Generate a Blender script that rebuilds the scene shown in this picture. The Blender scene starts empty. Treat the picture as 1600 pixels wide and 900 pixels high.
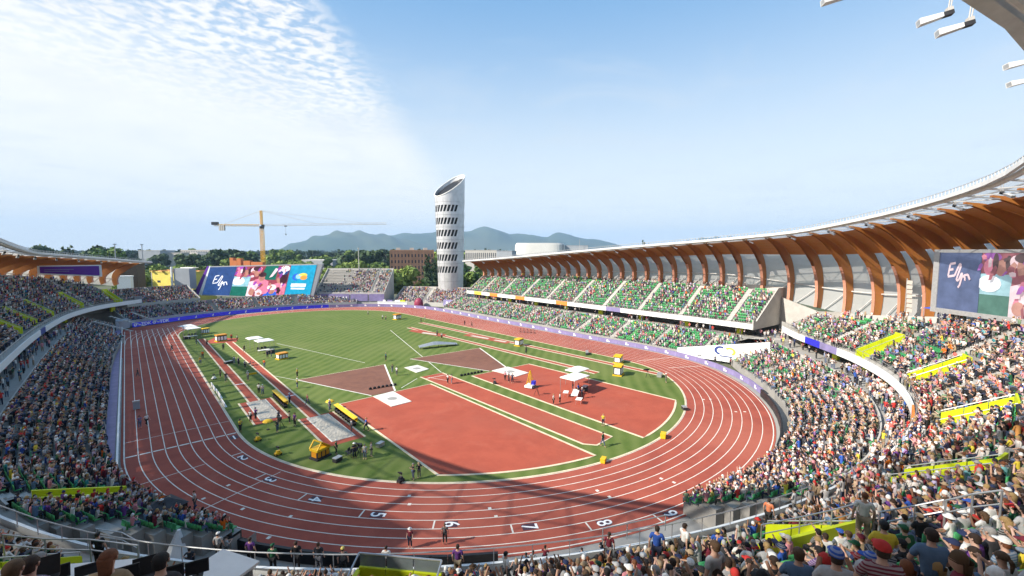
import bpy, bmesh, math, random
import numpy as np
from mathutils import Vector, Matrix

random.seed(7)
rng = np.random.default_rng(7)
scene = bpy.context.scene
C = scene.collection
PI = math.pi
R = math.radians

# ------------------------------------------------------------------ camera
CAM = (-46.15, -107.38, 23.19)
YAW, PITCH, FPX = 0.7108, 0.0825, 700.0
cd = bpy.data.cameras.new("camera")
cam = bpy.data.objects.new("camera", cd)
C.objects.link(cam)
cam.location = CAM
cam.rotation_euler = (PI / 2 - PITCH, 0, -YAW)
cd.sensor_width = 36.0
cd.lens = 36.0 * FPX / 1600.0
cd.clip_start = 0.1
cd.clip_end = 40000
scene.camera = cam

# ------------------------------------------------------------------ sky, sun, exposure
SUN_AZ, SUN_EL = R(-72.0), R(35.5)     # azimuth measured from +Y towards +X
scene.view_settings.view_transform = 'Standard'
scene.view_settings.look = 'None'
scene.view_settings.gamma = 1.0
scene.view_settings.use_curve_mapping = False
scene.view_settings.exposure = 0.95

w = bpy.data.worlds.new("World")
scene.world = w
w.use_nodes = True
wt = w.node_tree
for n in list(wt.nodes):
    wt.nodes.remove(n)


def N(t, typ, **kw):
    n = t.nodes.new(typ)
    for k, v in kw.items():
        if k == 'inp':
            for kk, vv in v.items():
                n.inputs[kk].default_value = vv
        else:
            setattr(n, k, v)
    return n


def L(t, a, b):
    t.links.new(a, b)


def MATH(t, op, a, b=None, c=None, clamp=False):
    n = t.nodes.new('ShaderNodeMath')
    n.operation = op
    n.use_clamp = clamp
    for i, x in enumerate((a, b, c)):
        if x is None:
            continue
        if isinstance(x, (int, float)):
            n.inputs[i].default_value = x
        else:
            t.links.new(x, n.inputs[i])
    return n.outputs[0]


def MIX(t, fac, a, b):
    n = t.nodes.new('ShaderNodeMix')
    n.data_type = 'RGBA'
    for i, x in ((0, fac), (6, a), (7, b)):
        if isinstance(x, (int, float)):
            n.inputs[i].default_value = x
        elif isinstance(x, (tuple, list)):
            n.inputs[i].default_value = (x[0], x[1], x[2], 1)
        else:
            t.links.new(x, n.inputs[i])
    return n.outputs[2]


def RANGE(t, v, a, b, c=0.0, d=1.0, smooth=True):
    n = t.nodes.new('ShaderNodeMapRange')
    n.interpolation_type = 'SMOOTHSTEP' if smooth else 'LINEAR'
    t.links.new(v, n.inputs[0])
    for i, x in enumerate((a, b, c, d)):
        n.inputs[i + 1].default_value = x
    return n.outputs[0]


def build_sky():
    t = wt
    out = N(t, 'ShaderNodeOutputWorld')
    bg = N(t, 'ShaderNodeBackground', inp={'Strength': 0.12})
    sky = N(t, 'ShaderNodeTexSky', sky_type='NISHITA', sun_disc=False)
    sky.sun_elevation = SUN_EL
    sky.sun_rotation = SUN_AZ
    sky.altitude = 120
    sky.air_density = 1.0
    sky.dust_density = 0.35
    sky.ozone_density = 1.0
    tc = N(t, 'ShaderNodeTexCoord')
    sx = N(t, 'ShaderNodeSeparateXYZ')
    L(t, tc.outputs['Generated'], sx.inputs[0])
    x, y, z = sx.outputs
    zz = MATH(t, 'MAXIMUM', z, 0.015)
    px = MATH(t, 'DIVIDE', x, zz)
    py = MATH(t, 'DIVIDE', y, zz)
    # straight edge of a high cloud sheet, running away along azimuth 37 degrees
    a = R(37.2)
    side = MATH(t, 'SUBTRACT', MATH(t, 'MULTIPLY', MATH(t, 'SUBTRACT', px, 0.62), math.cos(a)),
                MATH(t, 'MULTIPLY', MATH(t, 'SUBTRACT', py, 1.92), math.sin(a)))
    # noise in the plane of the cloud sheet
    cmb = N(t, 'ShaderNodeCombineXYZ')
    L(t, px, cmb.inputs[0]); L(t, py, cmb.inputs[1])
    n1 = N(t, 'ShaderNodeTexNoise', inp={'Scale': 15.0, 'Detail': 3.0, 'Roughness': 0.5, 'Distortion': 0.35})
    L(t, cmb.outputs[0], n1.inputs['Vector'])
    n2 = N(t, 'ShaderNodeTexNoise', inp={'Scale': 2.2, 'Detail': 5.0, 'Roughness': 0.55})
    L(t, cmb.outputs[0], n2.inputs['Vector'])
    wob = MATH(t, 'MULTIPLY', MATH(t, 'SUBTRACT', n2.outputs[0], 0.5), 0.22)
    ang = MATH(t, 'MULTIPLY', MATH(t, 'ADD', side, wob), MATH(t, 'MULTIPLY', zz, 2.3))
    edge = RANGE(t, ang, 0.11, -0.13)
    # cirrocumulus grain, strongest near the sheet's edge, melting into plain veil further in
    grain = RANGE(t, n1.outputs[0], 0.36, 0.62)
    near = RANGE(t, side, -2.3, -0.15)
    lowfade = RANGE(t, z, 0.17, 0.36)
    gamt = MATH(t, 'MULTIPLY', MATH(t, 'MULTIPLY', near, lowfade), 0.85)
    dens = MATH(t, 'SUBTRACT', 1.0, MATH(t, 'MULTIPLY', gamt, MATH(t, 'SUBTRACT', 1.0, grain)))
    dens = MATH(t, 'MULTIPLY', dens, edge)
    # veil thins a little towards the horizon
    veil = MATH(t, 'MULTIPLY', dens, RANGE(t, z, -0.02, 0.30, 0.92, 1.0))
    cloudcol = MIX(t, RANGE(t, n2.outputs[0], 0.3, 0.75), (4.35, 4.35, 4.4), (4.9, 4.85, 4.75))
    blue = MIX(t, 0.70, sky.outputs[0], (0.82, 2.05, 3.65))
    col = MIX(t, veil, blue, cloudcol)
    # general pale horizon haze of the whole sky
    hz = RANGE(t, z, 0.54, 0.0, 0.0, 0.94)
    col = MIX(t, hz, col, (4.35, 4.6, 4.55))
    # faint wisps on the clear side
    n3 = N(t, 'ShaderNodeTexNoise', inp={'Scale': 0.9, 'Detail': 6.0, 'Roughness': 0.6, 'Distortion': 0.8})
    L(t, cmb.outputs[0], n3.inputs['Vector'])
    col = MIX(t, MATH(t, 'MULTIPLY', RANGE(t, n3.outputs[0], 0.46, 0.76), 0.45), col, (3.3, 3.7, 4.1))
    L(t, col, bg.inputs['Color'])
    L(t, bg.outputs[0], out.inputs[0])


build_sky()

sl = bpy.data.lights.new("sun", 'SUN')
sl.energy = 4.6
sl.angle = R(0.5)
sl.color = (1.0, 0.93, 0.82)
so = bpy.data.objects.new("sun", sl)
C.objects.link(so)
sd = Vector((math.sin(SUN_AZ) * math.cos(SUN_EL), math.cos(SUN_AZ) * math.cos(SUN_EL), math.sin(SUN_EL)))
so.rotation_euler = sd.to_track_quat('Z', 'Y').to_euler()
so.location = (-200, 80, 200)

# ------------------------------------------------------------------ materials
MATS = {}


def mat(name, col, rough=0.7, metal=0.0, var=0.12, scale=3.0, bump=0.0, spec=0.3, emis=0.0, src=None, col2=None, trans=0.0, clear=0.0):
    """Principled material with a little procedural variation. src: 'obj' object colour, 'vc' vertex colour."""
    m = bpy.data.materials.new(name)
    m.use_nodes = True
    t = m.node_tree
    b = t.nodes['Principled BSDF']
    b.inputs['Roughness'].default_value = rough
    b.inputs['Metallic'].default_value = metal
    b.inputs['Specular IOR Level'].default_value = spec
    tc = N(t, 'ShaderNodeTexCoord')
    nz = N(t, 'ShaderNodeTexNoise', inp={'Scale': scale, 'Detail': 4.0, 'Roughness': 0.6})
    L(t, tc.outputs['Object'], nz.inputs['Vector'])
    if src == 'obj':
        oi = N(t, 'ShaderNodeObjectInfo')
        base = oi.outputs['Color']
    elif src == 'vc':
        at = N(t, 'ShaderNodeAttribute', attribute_name='Col')
        base = at.outputs['Color']
    else:
        base = None
    lo = 1 - var
    hi = 1 + var
    f = RANGE(t, nz.outputs[0], 0.3, 0.7, lo, hi, False)
    if base is None:
        if col2:
            base = MIX(t, RANGE(t, nz.outputs[0], 0.38, 0.62), col, col2)
        else:
            rgb = N(t, 'ShaderNodeRGB')
            rgb.outputs[0].default_value = (*col, 1)
            base = rgb.outputs[0]
    sc = N(t, 'ShaderNodeVectorMath', operation='SCALE')
    L(t, base, sc.inputs[0]); L(t, f, sc.inputs['Scale'])
    L(t, sc.outputs[0], b.inputs['Base Color'])
    if emis:
        L(t, sc.outputs[0], b.inputs['Emission Color'])
        b.inputs['Emission Strength'].default_value = emis
    if trans:
        # thin translucent sheet (roof foil, cladding)
        tr = N(t, 'ShaderNodeBsdfTranslucent')
        L(t, sc.outputs[0], tr.inputs['Color'])
        mx = N(t, 'ShaderNodeMixShader', inp={0: trans})
        L(t, b.outputs[0], mx.inputs[1]); L(t, tr.outputs[0], mx.inputs[2])
        tp_ = N(t, 'ShaderNodeBsdfTransparent')
        mx2 = N(t, 'ShaderNodeMixShader', inp={0: clear})
        L(t, mx.outputs[0], mx2.inputs[1]); L(t, tp_.outputs[0], mx2.inputs[2])
        L(t, mx2.outputs[0], t.nodes['Material Output'].inputs[0])
    if name == 'cloth':
        # some garments carry stripes or a checked weave
        wv = N(t, 'ShaderNodeTexWave', inp={'Scale': 7.0, 'Distortion': 0.6}, bands_direction='Z')
        L(t, tc.outputs['Object'], wv.inputs[0])
        on = MATH(t, 'GREATER_THAN', oi.outputs['Random'], 0.84)
        st_ = MIX(t, MATH(t, 'MULTIPLY', MATH(t, 'MULTIPLY', RANGE(t, wv.outputs['Fac'], .45, .55), on), 0.4), sc.outputs[0], (0.55, 0.55, 0.53))
        L(t, st_, b.inputs['Base Color'])
    if bump:
        bp = N(t, 'ShaderNodeBump', inp={'Strength': bump, 'Distance': 0.02})
        n2 = N(t, 'ShaderNodeTexNoise', inp={'Scale': scale * 12, 'Detail': 3.0})
        L(t, tc.outputs['Object'], n2.inputs['Vector'])
        L(t, n2.outputs[0], bp.inputs['Height'])
        L(t, bp.outputs[0], b.inputs['Normal'])
    MATS[name] = m
    return m


def ground_mat(name, c1, c2, s1, c3=None, s3=0.05, rough=0.85, bump=0.3, s2=40.0, streak=None):
    """Ground surface: two noise scales of colour plus fine grain; streak = (scale, colour, amount, angle) for mowing or wear bands."""
    m = bpy.data.materials.new(name)
    m.use_nodes = True
    t = m.node_tree
    b = t.nodes['Principled BSDF']
    b.inputs['Roughness'].default_value = rough
    b.inputs['Specular IOR Level'].default_value = 0.12
    tc = N(t, 'ShaderNodeTexCoord')
    n1 = N(t, 'ShaderNodeTexNoise', inp={'Scale': s1, 'Detail': 6.0, 'Roughness': 0.65})
    L(t, tc.outputs['Object'], n1.inputs['Vector'])
    col = MIX(t, RANGE(t, n1.outputs[0], 0.35, 0.65), c1, c2)
    if c3:
        n3 = N(t, 'ShaderNodeTexNoise', inp={'Scale': s3, 'Detail': 3.0})
        L(t, tc.outputs['Object'], n3.inputs['Vector'])
        col = MIX(t, MATH(t, 'MULTIPLY', RANGE(t, n3.outputs[0], 0.45, 0.7), 0.7), col, c3)
    if streak:
        mp = N(t, 'ShaderNodeMapping')
        mp.inputs['Rotation'].default_value = (0, 0, streak[3])
        L(t, tc.outputs['Object'], mp.inputs[0])
        wv = N(t, 'ShaderNodeTexWave', inp={'Scale': streak[0], 'Distortion': 2.5, 'Detail': 2.0, 'Detail Scale': 0.4})
        L(t, mp.outputs[0], wv.inputs[0])
        col = MIX(t, MATH(t, 'MULTIPLY', wv.outputs['Fac'], streak[2]), col, streak[1])
    if name in ('track', 'apron_red'):
        v1 = N(t, 'ShaderNodeTexNoise', inp={'Scale': 1.6, 'Detail': 8.0, 'Roughness': 0.75})
        L(t, tc.outputs['Object'], v1.inputs['Vector'])
        col = MIX(t, MATH(t, 'MULTIPLY', RANGE(t, v1.outputs[0], 0.52, 0.72), 0.45), col, (c1[0] * .72, c1[1] * .74, c1[2] * .8))
        v2 = N(t, 'ShaderNodeTexNoise', inp={'Scale': 0.16, 'Detail': 5.0, 'Roughness': 0.7, 'Distortion': 1.2})
        L(t, tc.outputs['Object'], v2.inputs['Vector'])
        col = MIX(t, MATH(t, 'MULTIPLY', RANGE(t, v2.outputs[0], 0.5, 0.75), 0.4), col, (c1[0] * 1.1, c1[1] * 1.5, c1[2] * 1.6))
    if name == 'turf':
        v1 = N(t, 'ShaderNodeTexNoise', inp={'Scale': 0.5, 'Detail': 7.0, 'Roughness': 0.75})
        L(t, tc.outputs['Object'], v1.inputs['Vector'])
        col = MIX(t, MATH(t, 'MULTIPLY', RANGE(t, v1.outputs[0], 0.55, 0.75), 0.5), col, (0.16, 0.15, 0.055))
    n2 = N(t, 'ShaderNodeTexNoise', inp={'Scale': s2, 'Detail': 2.0})
    L(t, tc.outputs['Object'], n2.inputs['Vector'])
    sc = N(t, 'ShaderNodeVectorMath', operation='SCALE')
    L(t, col, sc.inputs[0])
    L(t, RANGE(t, n2.outputs[0], 0.25, 0.75, 0.86, 1.14, False), sc.inputs['Scale'])
    L(t, sc.outputs[0], b.inputs['Base Color'])
    bp = N(t, 'ShaderNodeBump', inp={'Strength': bump, 'Distance': 0.02})
    L(t, n2.outputs[0], bp.inputs['Height'])
    L(t, bp.outputs[0], b.inputs['Normal'])
    MATS[name] = m
    return m


ground_mat('terrain', (0.075, 0.095, 0.045), (0.11, 0.12, 0.07), 0.02, (0.16, 0.15, 0.13), 0.01)
ground_mat('track', (0.37, 0.092, 0.062), (0.30, 0.074, 0.052), 0.35, (0.42, 0.13, 0.09), 0.045, rough=0.85)
ground_mat('apron_red', (0.40, 0.092, 0.056), (0.345, 0.077, 0.048), 0.3, (0.33, 0.09, 0.06), 0.09, rough=0.85)
ground_mat('turf', (0.080, 0.128, 0.026), (0.112, 0.155, 0.036), 0.30, (0.15, 0.178, 0.055), 0.05, rough=0.95, bump=0.8, s2=18,
           streak=(0.16, (0.17, 0.205, 0.062), 0.55, 0.85))
ground_mat('cinder', (0.21, 0.098, 0.068), (0.17, 0.082, 0.06), 0.6, (0.23, 0.11, 0.08), 0.12)
ground_mat('sand', (0.55, 0.49, 0.40), (0.46, 0.41, 0.34), 0.9, (0.62, 0.57, 0.5), 0.2, bump=0.9, s2=9)
ground_mat('pad_white', (0.72, 0.70, 0.64), (0.62, 0.60, 0.55), 0.7, (0.55, 0.5, 0.44), 0.5)
ground_mat('concrete', (0.34, 0.325, 0.30), (0.28, 0.27, 0.255), 0.5, (0.38, 0.36, 0.33), 0.1)
ground_mat('concrete_pale', (0.47, 0.45, 0.42), (0.40, 0.385, 0.36), 0.5, (0.52, 0.5, 0.46), 0.1)
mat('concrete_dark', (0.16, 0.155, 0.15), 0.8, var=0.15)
ground_mat('hill', (0.030, 0.055, 0.030), (0.05, 0.075, 0.035), 0.004, (0.10, 0.11, 0.06), 0.0011, bump=0.0)
mat('line_white', (0.74, 0.70, 0.62), 0.7, var=0.15, scale=0.8)
mat('kerb_cream', (0.66, 0.56, 0.40), 0.7, var=0.15, scale=0.8)
mat('number_box', (0.07, 0.035, 0.05), 0.7)
mat('purple', (0.22, 0.19, 0.36), 0.5, var=0.18, scale=0.6)
mat('purple_vivid', (0.12, 0.025, 0.30), 0.5, var=0.08)
mat('board_blue', (0.022, 0.022, 0.36), 0.4, var=0.08, emis=0.35)
mat('board_black', (0.018, 0.018, 0.02), 0.45, var=0.3, scale=2)
mat('white', (0.80, 0.79, 0.76), 0.55, var=0.06)
mat('white_board', (0.74, 0.75, 0.74), 0.5, var=0.05)
mat('print_white', (0.85, 0.85, 0.85), 0.5, var=0.03)
mat('print_blue', (0.03, 0.06, 0.25), 0.5)
mat('print_orange', (0.80, 0.24, 0.05), 0.5)
mat('print_yellow', (0.75, 0.6, 0.08), 0.5)
mat('lime', (0.53, 0.60, 0.012), 0.5, var=0.08, scale=1.2)
mat('yellow', (0.72, 0.45, 0.02), 0.5, var=0.1)
mat('amber', (0.62, 0.26, 0.02), 0.5, var=0.1)
mat('black', (0.018, 0.018, 0.02), 0.5, var=0.3)
mat('dark', (0.035, 0.035, 0.04), 0.7, var=0.3)
mat('rail_metal', (0.50, 0.51, 0.52), 0.35, 0.7, var=0.08)
mat('steel_white', (0.66, 0.65, 0.63), 0.4, 0.2, var=0.1, scale=1.5)
mat('galv', (0.46, 0.46, 0.46), 0.4, 0.5, var=0.12)
mat('glass_rail', (0.20, 0.24, 0.25), 0.12, 0.0, spec=0.6)
mat('seat_green', (0.045, 0.30, 0.12), 0.5, var=0.15, scale=0.8, src=None, col2=(0.09, 0.37, 0.11))
mat('glulam', (0.52, 0.205, 0.045), 0.5, var=0.25, scale=1.4, col2=(0.40, 0.14, 0.034))
mat('glulam_face', (0.52, 0.24, 0.16), 0.5, var=0.12)
mat('foil', (0.50, 0.50, 0.50), 0.35, 0.0, var=0.10, scale=0.25, trans=0.5, clear=0.55)
mat('cladding', (0.62, 0.62, 0.60), 0.4, 0.0, var=0.2, scale=0.2, trans=0.4, clear=0.15, col2=(0.52, 0.52, 0.51))
mat('tower_metal', (0.62, 0.62, 0.63), 0.38, 0.45, var=0.10, scale=0.6)
mat('tower_dark', (0.03, 0.035, 0.04), 0.3, 0.2, var=0.3)
mat('tower_green', (0.02, 0.075, 0.045), 0.4)
mat('skin', (0.5, 0.3, 0.2), 0.55, src='obj', var=0.06)
mat('cloth', (0.5, 0.5, 0.5), 0.85, src='obj', var=0.14, scale=9, bump=0.4)
mat('hair', (0.05, 0.03, 0.02), 0.6, src='obj', var=0.25, scale=30, bump=0.5)
mat('crowd_vc', (0.5, 0.5, 0.5), 0.8, src='vc', var=0.0)
mat('brick', (0.44, 0.25, 0.16), 0.85, var=0.15, scale=0.4)
mat('pale_wall', (0.50, 0.47, 0.43), 0.8, var=0.08, scale=0.2)
mat('roof_white', (0.68, 0.66, 0.62), 0.6, var=0.05, scale=0.1)
mat('grey_wall', (0.32, 0.34, 0.37), 0.7, var=0.1, scale=0.2)
mat('window_dark', (0.05, 0.06, 0.08), 0.15, spec=0.6)
mat('sheathing', (0.66, 0.54, 0.11), 0.7, var=0.12, scale=0.4)
mat('timber', (0.52, 0.26, 0.10), 0.7, var=0.2, scale=0.6)
mat('crane_yellow', (0.80, 0.46, 0.03), 0.5, var=0.1)
mat('formwork', (0.55, 0.17, 0.05), 0.6, var=0.1)
mat('bark', (0.09, 0.065, 0.045), 0.9, var=0.3)
mat('leaf', (0.085, 0.15, 0.03), 0.8, var=0.35, scale=0.35, col2=(0.13, 0.19, 0.04))
mat('leaf_dark', (0.04, 0.075, 0.03), 0.8, var=0.35, scale=0.35, col2=(0.065, 0.10, 0.04))
mat('leaf_bright', (0.14, 0.21, 0.04), 0.8, var=0.35, scale=0.35, col2=(0.20, 0.26, 0.055))
mat('crimson', (0.26, 0.03, 0.07), 0.5)
mat('screen_black', (0.012, 0.012, 0.015), 0.3)
for nm, c, e in (('px_navy', (0.02, 0.06, 0.20), 0.9), ('px_cyan', (0.01, 0.30, 0.50), 0.9), ('px_green', (0.005, 0.14, 0.10), 0.8),
                 ('px_pink', (0.72, 0.20, 0.30), 0.9), ('px_pale', (0.80, 0.60, 0.66), 0.9), ('px_skin', (0.50, 0.22, 0.17), 0.8),
                 ('px_hair', (0.07, 0.02, 0.03), 0.6), ('px_white', (0.80, 0.82, 0.88), 0.9), ('px_ice', (0.28, 0.52, 0.60), 0.9),
                 ('px_orange', (0.85, 0.30, 0.05), 0.9), ('px_yellow', (0.85, 0.65, 0.1), 0.9), ('px_blue', (0.03, 0.12, 0.60), 0.9),
                 ('px_violet', (0.30, 0.05, 0.40), 0.8), ('px_rose', (0.30, 0.05, 0.08), 0.8)):
    mat(nm, tuple(v * 0.3 for v in c), 0.35, var=0.2, scale=0.7, emis=e * 2.4)
    mat(nm + '_dim', tuple(v * 0.32 + 0.035 for v in c), 0.3, var=0.2, scale=0.7, emis=e * 1.0)


# ------------------------------------------------------------------ mesh helpers
class MB:
    """Collects shapes and links them as ONE mesh object."""

    def __init__(s):
        s.v = []
        s.f = []
        s.mi = []
        s.m = 0

    def add(s, vs, fs):
        o = len(s.v)
        s.v += [tuple(map(float, p)) for p in vs]
        for f in fs:
            s.f.append(tuple(i + o for i in f))
            s.mi.append(s.m)
        return s

    def box(s, c, d, rz=0.0, rx=0.0):
        x, y, z = d[0] / 2, d[1] / 2, d[2] / 2
        cs, sn = math.cos(rz), math.sin(rz)
        cx, sx = math.cos(rx), math.sin(rx)
        vs = []
        for a, b, e in ((-x, -y, -z), (x, -y, -z), (x, y, -z), (-x, y, -z), (-x, -y, z), (x, -y, z), (x, y, z), (-x, y, z)):
            b2, e2 = b * cx - e * sx, b * sx + e * cx
            vs.append((c[0] + a * cs - b2 * sn, c[1] + a * sn + b2 * cs, c[2] + e2))
        return s.add(vs, [(3, 2, 1, 0), (4, 5, 6, 7), (0, 1, 5, 4), (1, 2, 6, 5), (2, 3, 7, 6), (3, 0, 4, 7)])

    def tube(s, p, q, r, r2=None, n=6, cap=True):
        r2 = r if r2 is None else r2
        p = Vector(p); q = Vector(q)
        d = (q - p)
        if d.length < 1e-6:
            return s
        d.normalize()
        u = d.cross(Vector((0, 0, 1)))
        if u.length < 1e-3:
            u = d.cross(Vector((1, 0, 0)))
        u.normalize()
        v = d.cross(u)
        vs = []
        for k in range(n):
            a = 2 * PI * k / n
            w_ = u * math.cos(a) + v * math.sin(a)
            vs.append(p + w_ * r)
        for k in range(n):
            a = 2 * PI * k / n
            w_ = u * math.cos(a) + v * math.sin(a)
            vs.append(q + w_ * r2)
        fs = [(k, (k + 1) % n, n + (k + 1) % n, n + k) for k in range(n)]
        if cap:
            fs += [tuple(range(n - 1, -1, -1)), tuple(range(n, 2 * n))]
        return s.add(vs, fs)

    def path(s, pts, r, n=6):
        for a, b in zip(pts[:-1], pts[1:]):
            s.tube(a, b, r, n=n)
        return s

    def beam(s, p, q, wd, ht):
        """rectangular bar from p to q"""
        p = Vector(p); q = Vector(q)
        d = (q - p).normalized()
        u = d.cross(Vector((0, 0, 1)))
        if u.length < 1e-3:
            u = Vector((1, 0, 0))
        u.normalize()
        v = u.cross(d)
        vs = []
        for P in (p, q):
            for a, b in ((-1, -1), (1, -1), (1, 1), (-1, 1)):
                vs.append(P + u * (a * wd / 2) + v * (b * ht / 2))
        return s.add(vs, [(0, 1, 2, 3)[::-1], (4, 5, 6, 7), (0, 1, 5, 4), (1, 2, 6, 5), (2, 3, 7, 6), (3, 0, 4, 7)])

    def prism(s, poly, z0, z1):
        n = len(poly)
        vs = [(x, y, z0) for x, y in poly] + [(x, y, z1) for x, y in poly]
        fs = [(k, (k + 1) % n, n + (k + 1) % n, n + k) for k in range(n)]
        fs += [tuple(range(n - 1, -1, -1)), tuple(range(n, 2 * n))]
        return s.add(vs, fs)

    def slab(s, poly3, thick):
        """polygon in space given thickness along its normal (backwards)"""
        P = [Vector(p) for p in poly3]
        nrm = (P[1] - P[0]).cross(P[2] - P[0]).normalized()
        n = len(P)
        vs = P + [p - nrm * thick for p in P]
        fs = [tuple(range(n)), tuple(range(2 * n - 1, n - 1, -1))]
        fs += [((k + 1) % n, k, n + k, n + (k + 1) % n) for k in range(n)]
        return s.add(vs, fs)

    def strip(s, A, B):
        """quad strip between two polylines of equal length"""
        n = len(A)
        return s.add(list(A) + list(B), [(k, k + 1, n + k + 1, n + k) for k in range(n - 1)])

    def dome(s, c, r, z0=0.0, nu=10, nv=4, cut=0.0):
        """part of an ellipsoid from latitude cut*90deg to the pole"""
        vs = []
        fs = []
        for j in range(nv):
            la = cut * PI / 2 + (PI / 2 - cut * PI / 2) * j / nv
            for i in range(nu):
                lo = 2 * PI * i / nu
                vs.append((c[0] + r[0] * math.cos(la) * math.cos(lo), c[1] + r[1] * math.cos(la) * math.sin(lo), c[2] + r[2] * math.sin(la)))
        vs.append((c[0], c[1], c[2] + r[2]))
        for j in range(nv - 1):
            for i in range(nu):
                fs.append((j * nu + i, j * nu + (i + 1) % nu, (j + 1) * nu + (i + 1) % nu, (j + 1) * nu + i))
        for i in range(nu):
            fs.append(((nv - 1) * nu + i, (nv - 1) * nu + (i + 1) % nu, nv * nu))
        return s.add(vs, fs)

    def mesh(s, name, mats, smooth=False):
        me = bpy.data.meshes.new(name)
        me.from_pydata(s.v, [], s.f)
        if not isinstance(mats, (list, tuple)):
            mats = [mats]
        for m in mats:
            me.materials.append(MATS[m] if isinstance(m, str) else m)
        if len(mats) > 1:
            me.polygons.foreach_set('material_index', s.mi)
        if smooth:
            me.polygons.foreach_set('use_smooth', [True] * len(me.polygons))
        me.update()
        return me

    def build(s, name, mats, parent=None, smooth=False, local=True):
        o = bpy.data.objects.new(name, s.mesh(name, mats, smooth))
        C.objects.link(o)
        if parent is not None:
            o.parent = parent
            if not local:
                o.location = -Vector(parent.location)
        return o


def tag(o, label=None, cat=None, group=None, kind=None):
    if label:
        o['label'] = label
    if cat:
        o['category'] = cat
    if group:
        o['group'] = group
    if kind:
        o['kind'] = kind
    return o


def empty(name, loc, rz=0.0):
    o = bpy.data.objects.new(name, None)
    C.objects.link(o)
    o.location = loc
    o.rotation_euler = (0, 0, rz)
    o.empty_display_size = 0.3
    return o


def copy_tree(o, parent=None):
    c = o.copy()
    C.objects.link(c)
    c.parent = parent
    for ch in list(o.children):
        copy_tree(ch, c)
    return c


def ref(name, mesh_or_obj, parent, loc=(0, 0, 0), rot=(0, 0, 0)):
    me = mesh_or_obj if isinstance(mesh_or_obj, bpy.types.Mesh) else mesh_or_obj.data
    o = bpy.data.objects.new(name, me)
    C.objects.link(o)
    o.parent = parent
    o.location = loc
    o.rotation_euler = rot
    return o


def np_mesh(name, V, T, mats, col=None, mi=None, smooth=False):
    """big triangle mesh from numpy arrays"""
    me = bpy.data.meshes.new(name)
    V = np.ascontiguousarray(V, dtype=np.float32)
    T = np.ascontiguousarray(T, dtype=np.int32)
    me.vertices.add(len(V))
    me.vertices.foreach_set('co', V.ravel())
    me.loops.add(T.size)
    me.loops.foreach_set('vertex_index', T.ravel())
    me.polygons.add(len(T))
    me.polygons.foreach_set('loop_start', np.arange(0, T.size, 3, dtype=np.int32))
    for m in (mats if isinstance(mats, (list, tuple)) else [mats]):
        me.materials.append(MATS[m])
    if mi is not None:
        me.polygons.foreach_set('material_index', np.ascontiguousarray(mi, dtype=np.int32))
    if smooth:
        me.polygons.foreach_set('use_smooth', np.ones(len(T), dtype=bool))
    if col is not None:
        a = me.color_attributes.new('Col', 'FLOAT_COLOR', 'POINT')
        c4 = np.ones((len(V), 4), dtype=np.float32)
        c4[:, :3] = col
        a.data.foreach_set('color', c4.ravel())
    me.update(calc_edges=True)
    return me


def in_view(x, y, z, mx=170, my=130):
    """True when a point could be seen from the photograph's viewpoint or a step beside it (used to leave out what is never seen)"""
    s, c = math.sin(YAW), math.cos(YAW)
    dx, dy, dz = x - CAM[0], y - CAM[1], z - CAM[2]
    fw = dx * s + dy * c
    rt = dx * c - dy * s
    sp, cp = math.sin(PITCH), math.cos(PITCH)
    f2 = fw * cp - dz * sp
    u2 = dz * cp + fw * sp
    if f2 < 0.5:
        return None
    px, py = 800 + FPX * rt / f2, 450 - FPX * u2 / f2
    if -mx < px < 1600 + mx and -my < py < 900 + my:
        return px, py, f2
    return None

# ------------------------------------------------------------------ ground, track, infield
def struct(name, mb, m, parent=None, label=None):
    o = mb.build(name, m)
    o['kind'] = 'structure'
    if label:
        o['label'] = label
    return o


def sheet(name, poly, z, m, label=None):
    mb = MB()
    mb.add([(x, y, z) for x, y in poly], [tuple(range(len(poly)))])
    return struct(name, mb, m, label=label)


# big ground sheet with a very gentle outline, reaching the hills
g = MB()
ring_r = [0, 150, 400, 1000, 3000, 9300]
nA = 48
vs = [(0, 0, -0.12)]
for r_ in ring_r[1:]:
    for k in range(nA):
        a = 2 * PI * k / nA
        vs.append((r_ * math.cos(a), r_ * math.sin(a), -0.12))
fs = [(0, 1 + k, 1 + (k + 1) % nA) for k in range(nA)]
for j in range(len(ring_r) - 2):
    o_ = 1 + j * nA
    for k in range(nA):
        fs.append((o_ + k, o_ + nA + k, o_ + nA + (k + 1) % nA, o_ + (k + 1) % nA))
g.add(vs, fs)
struct('ground', g, 'terrain')

CY = -42.2
LANES = 9


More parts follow.
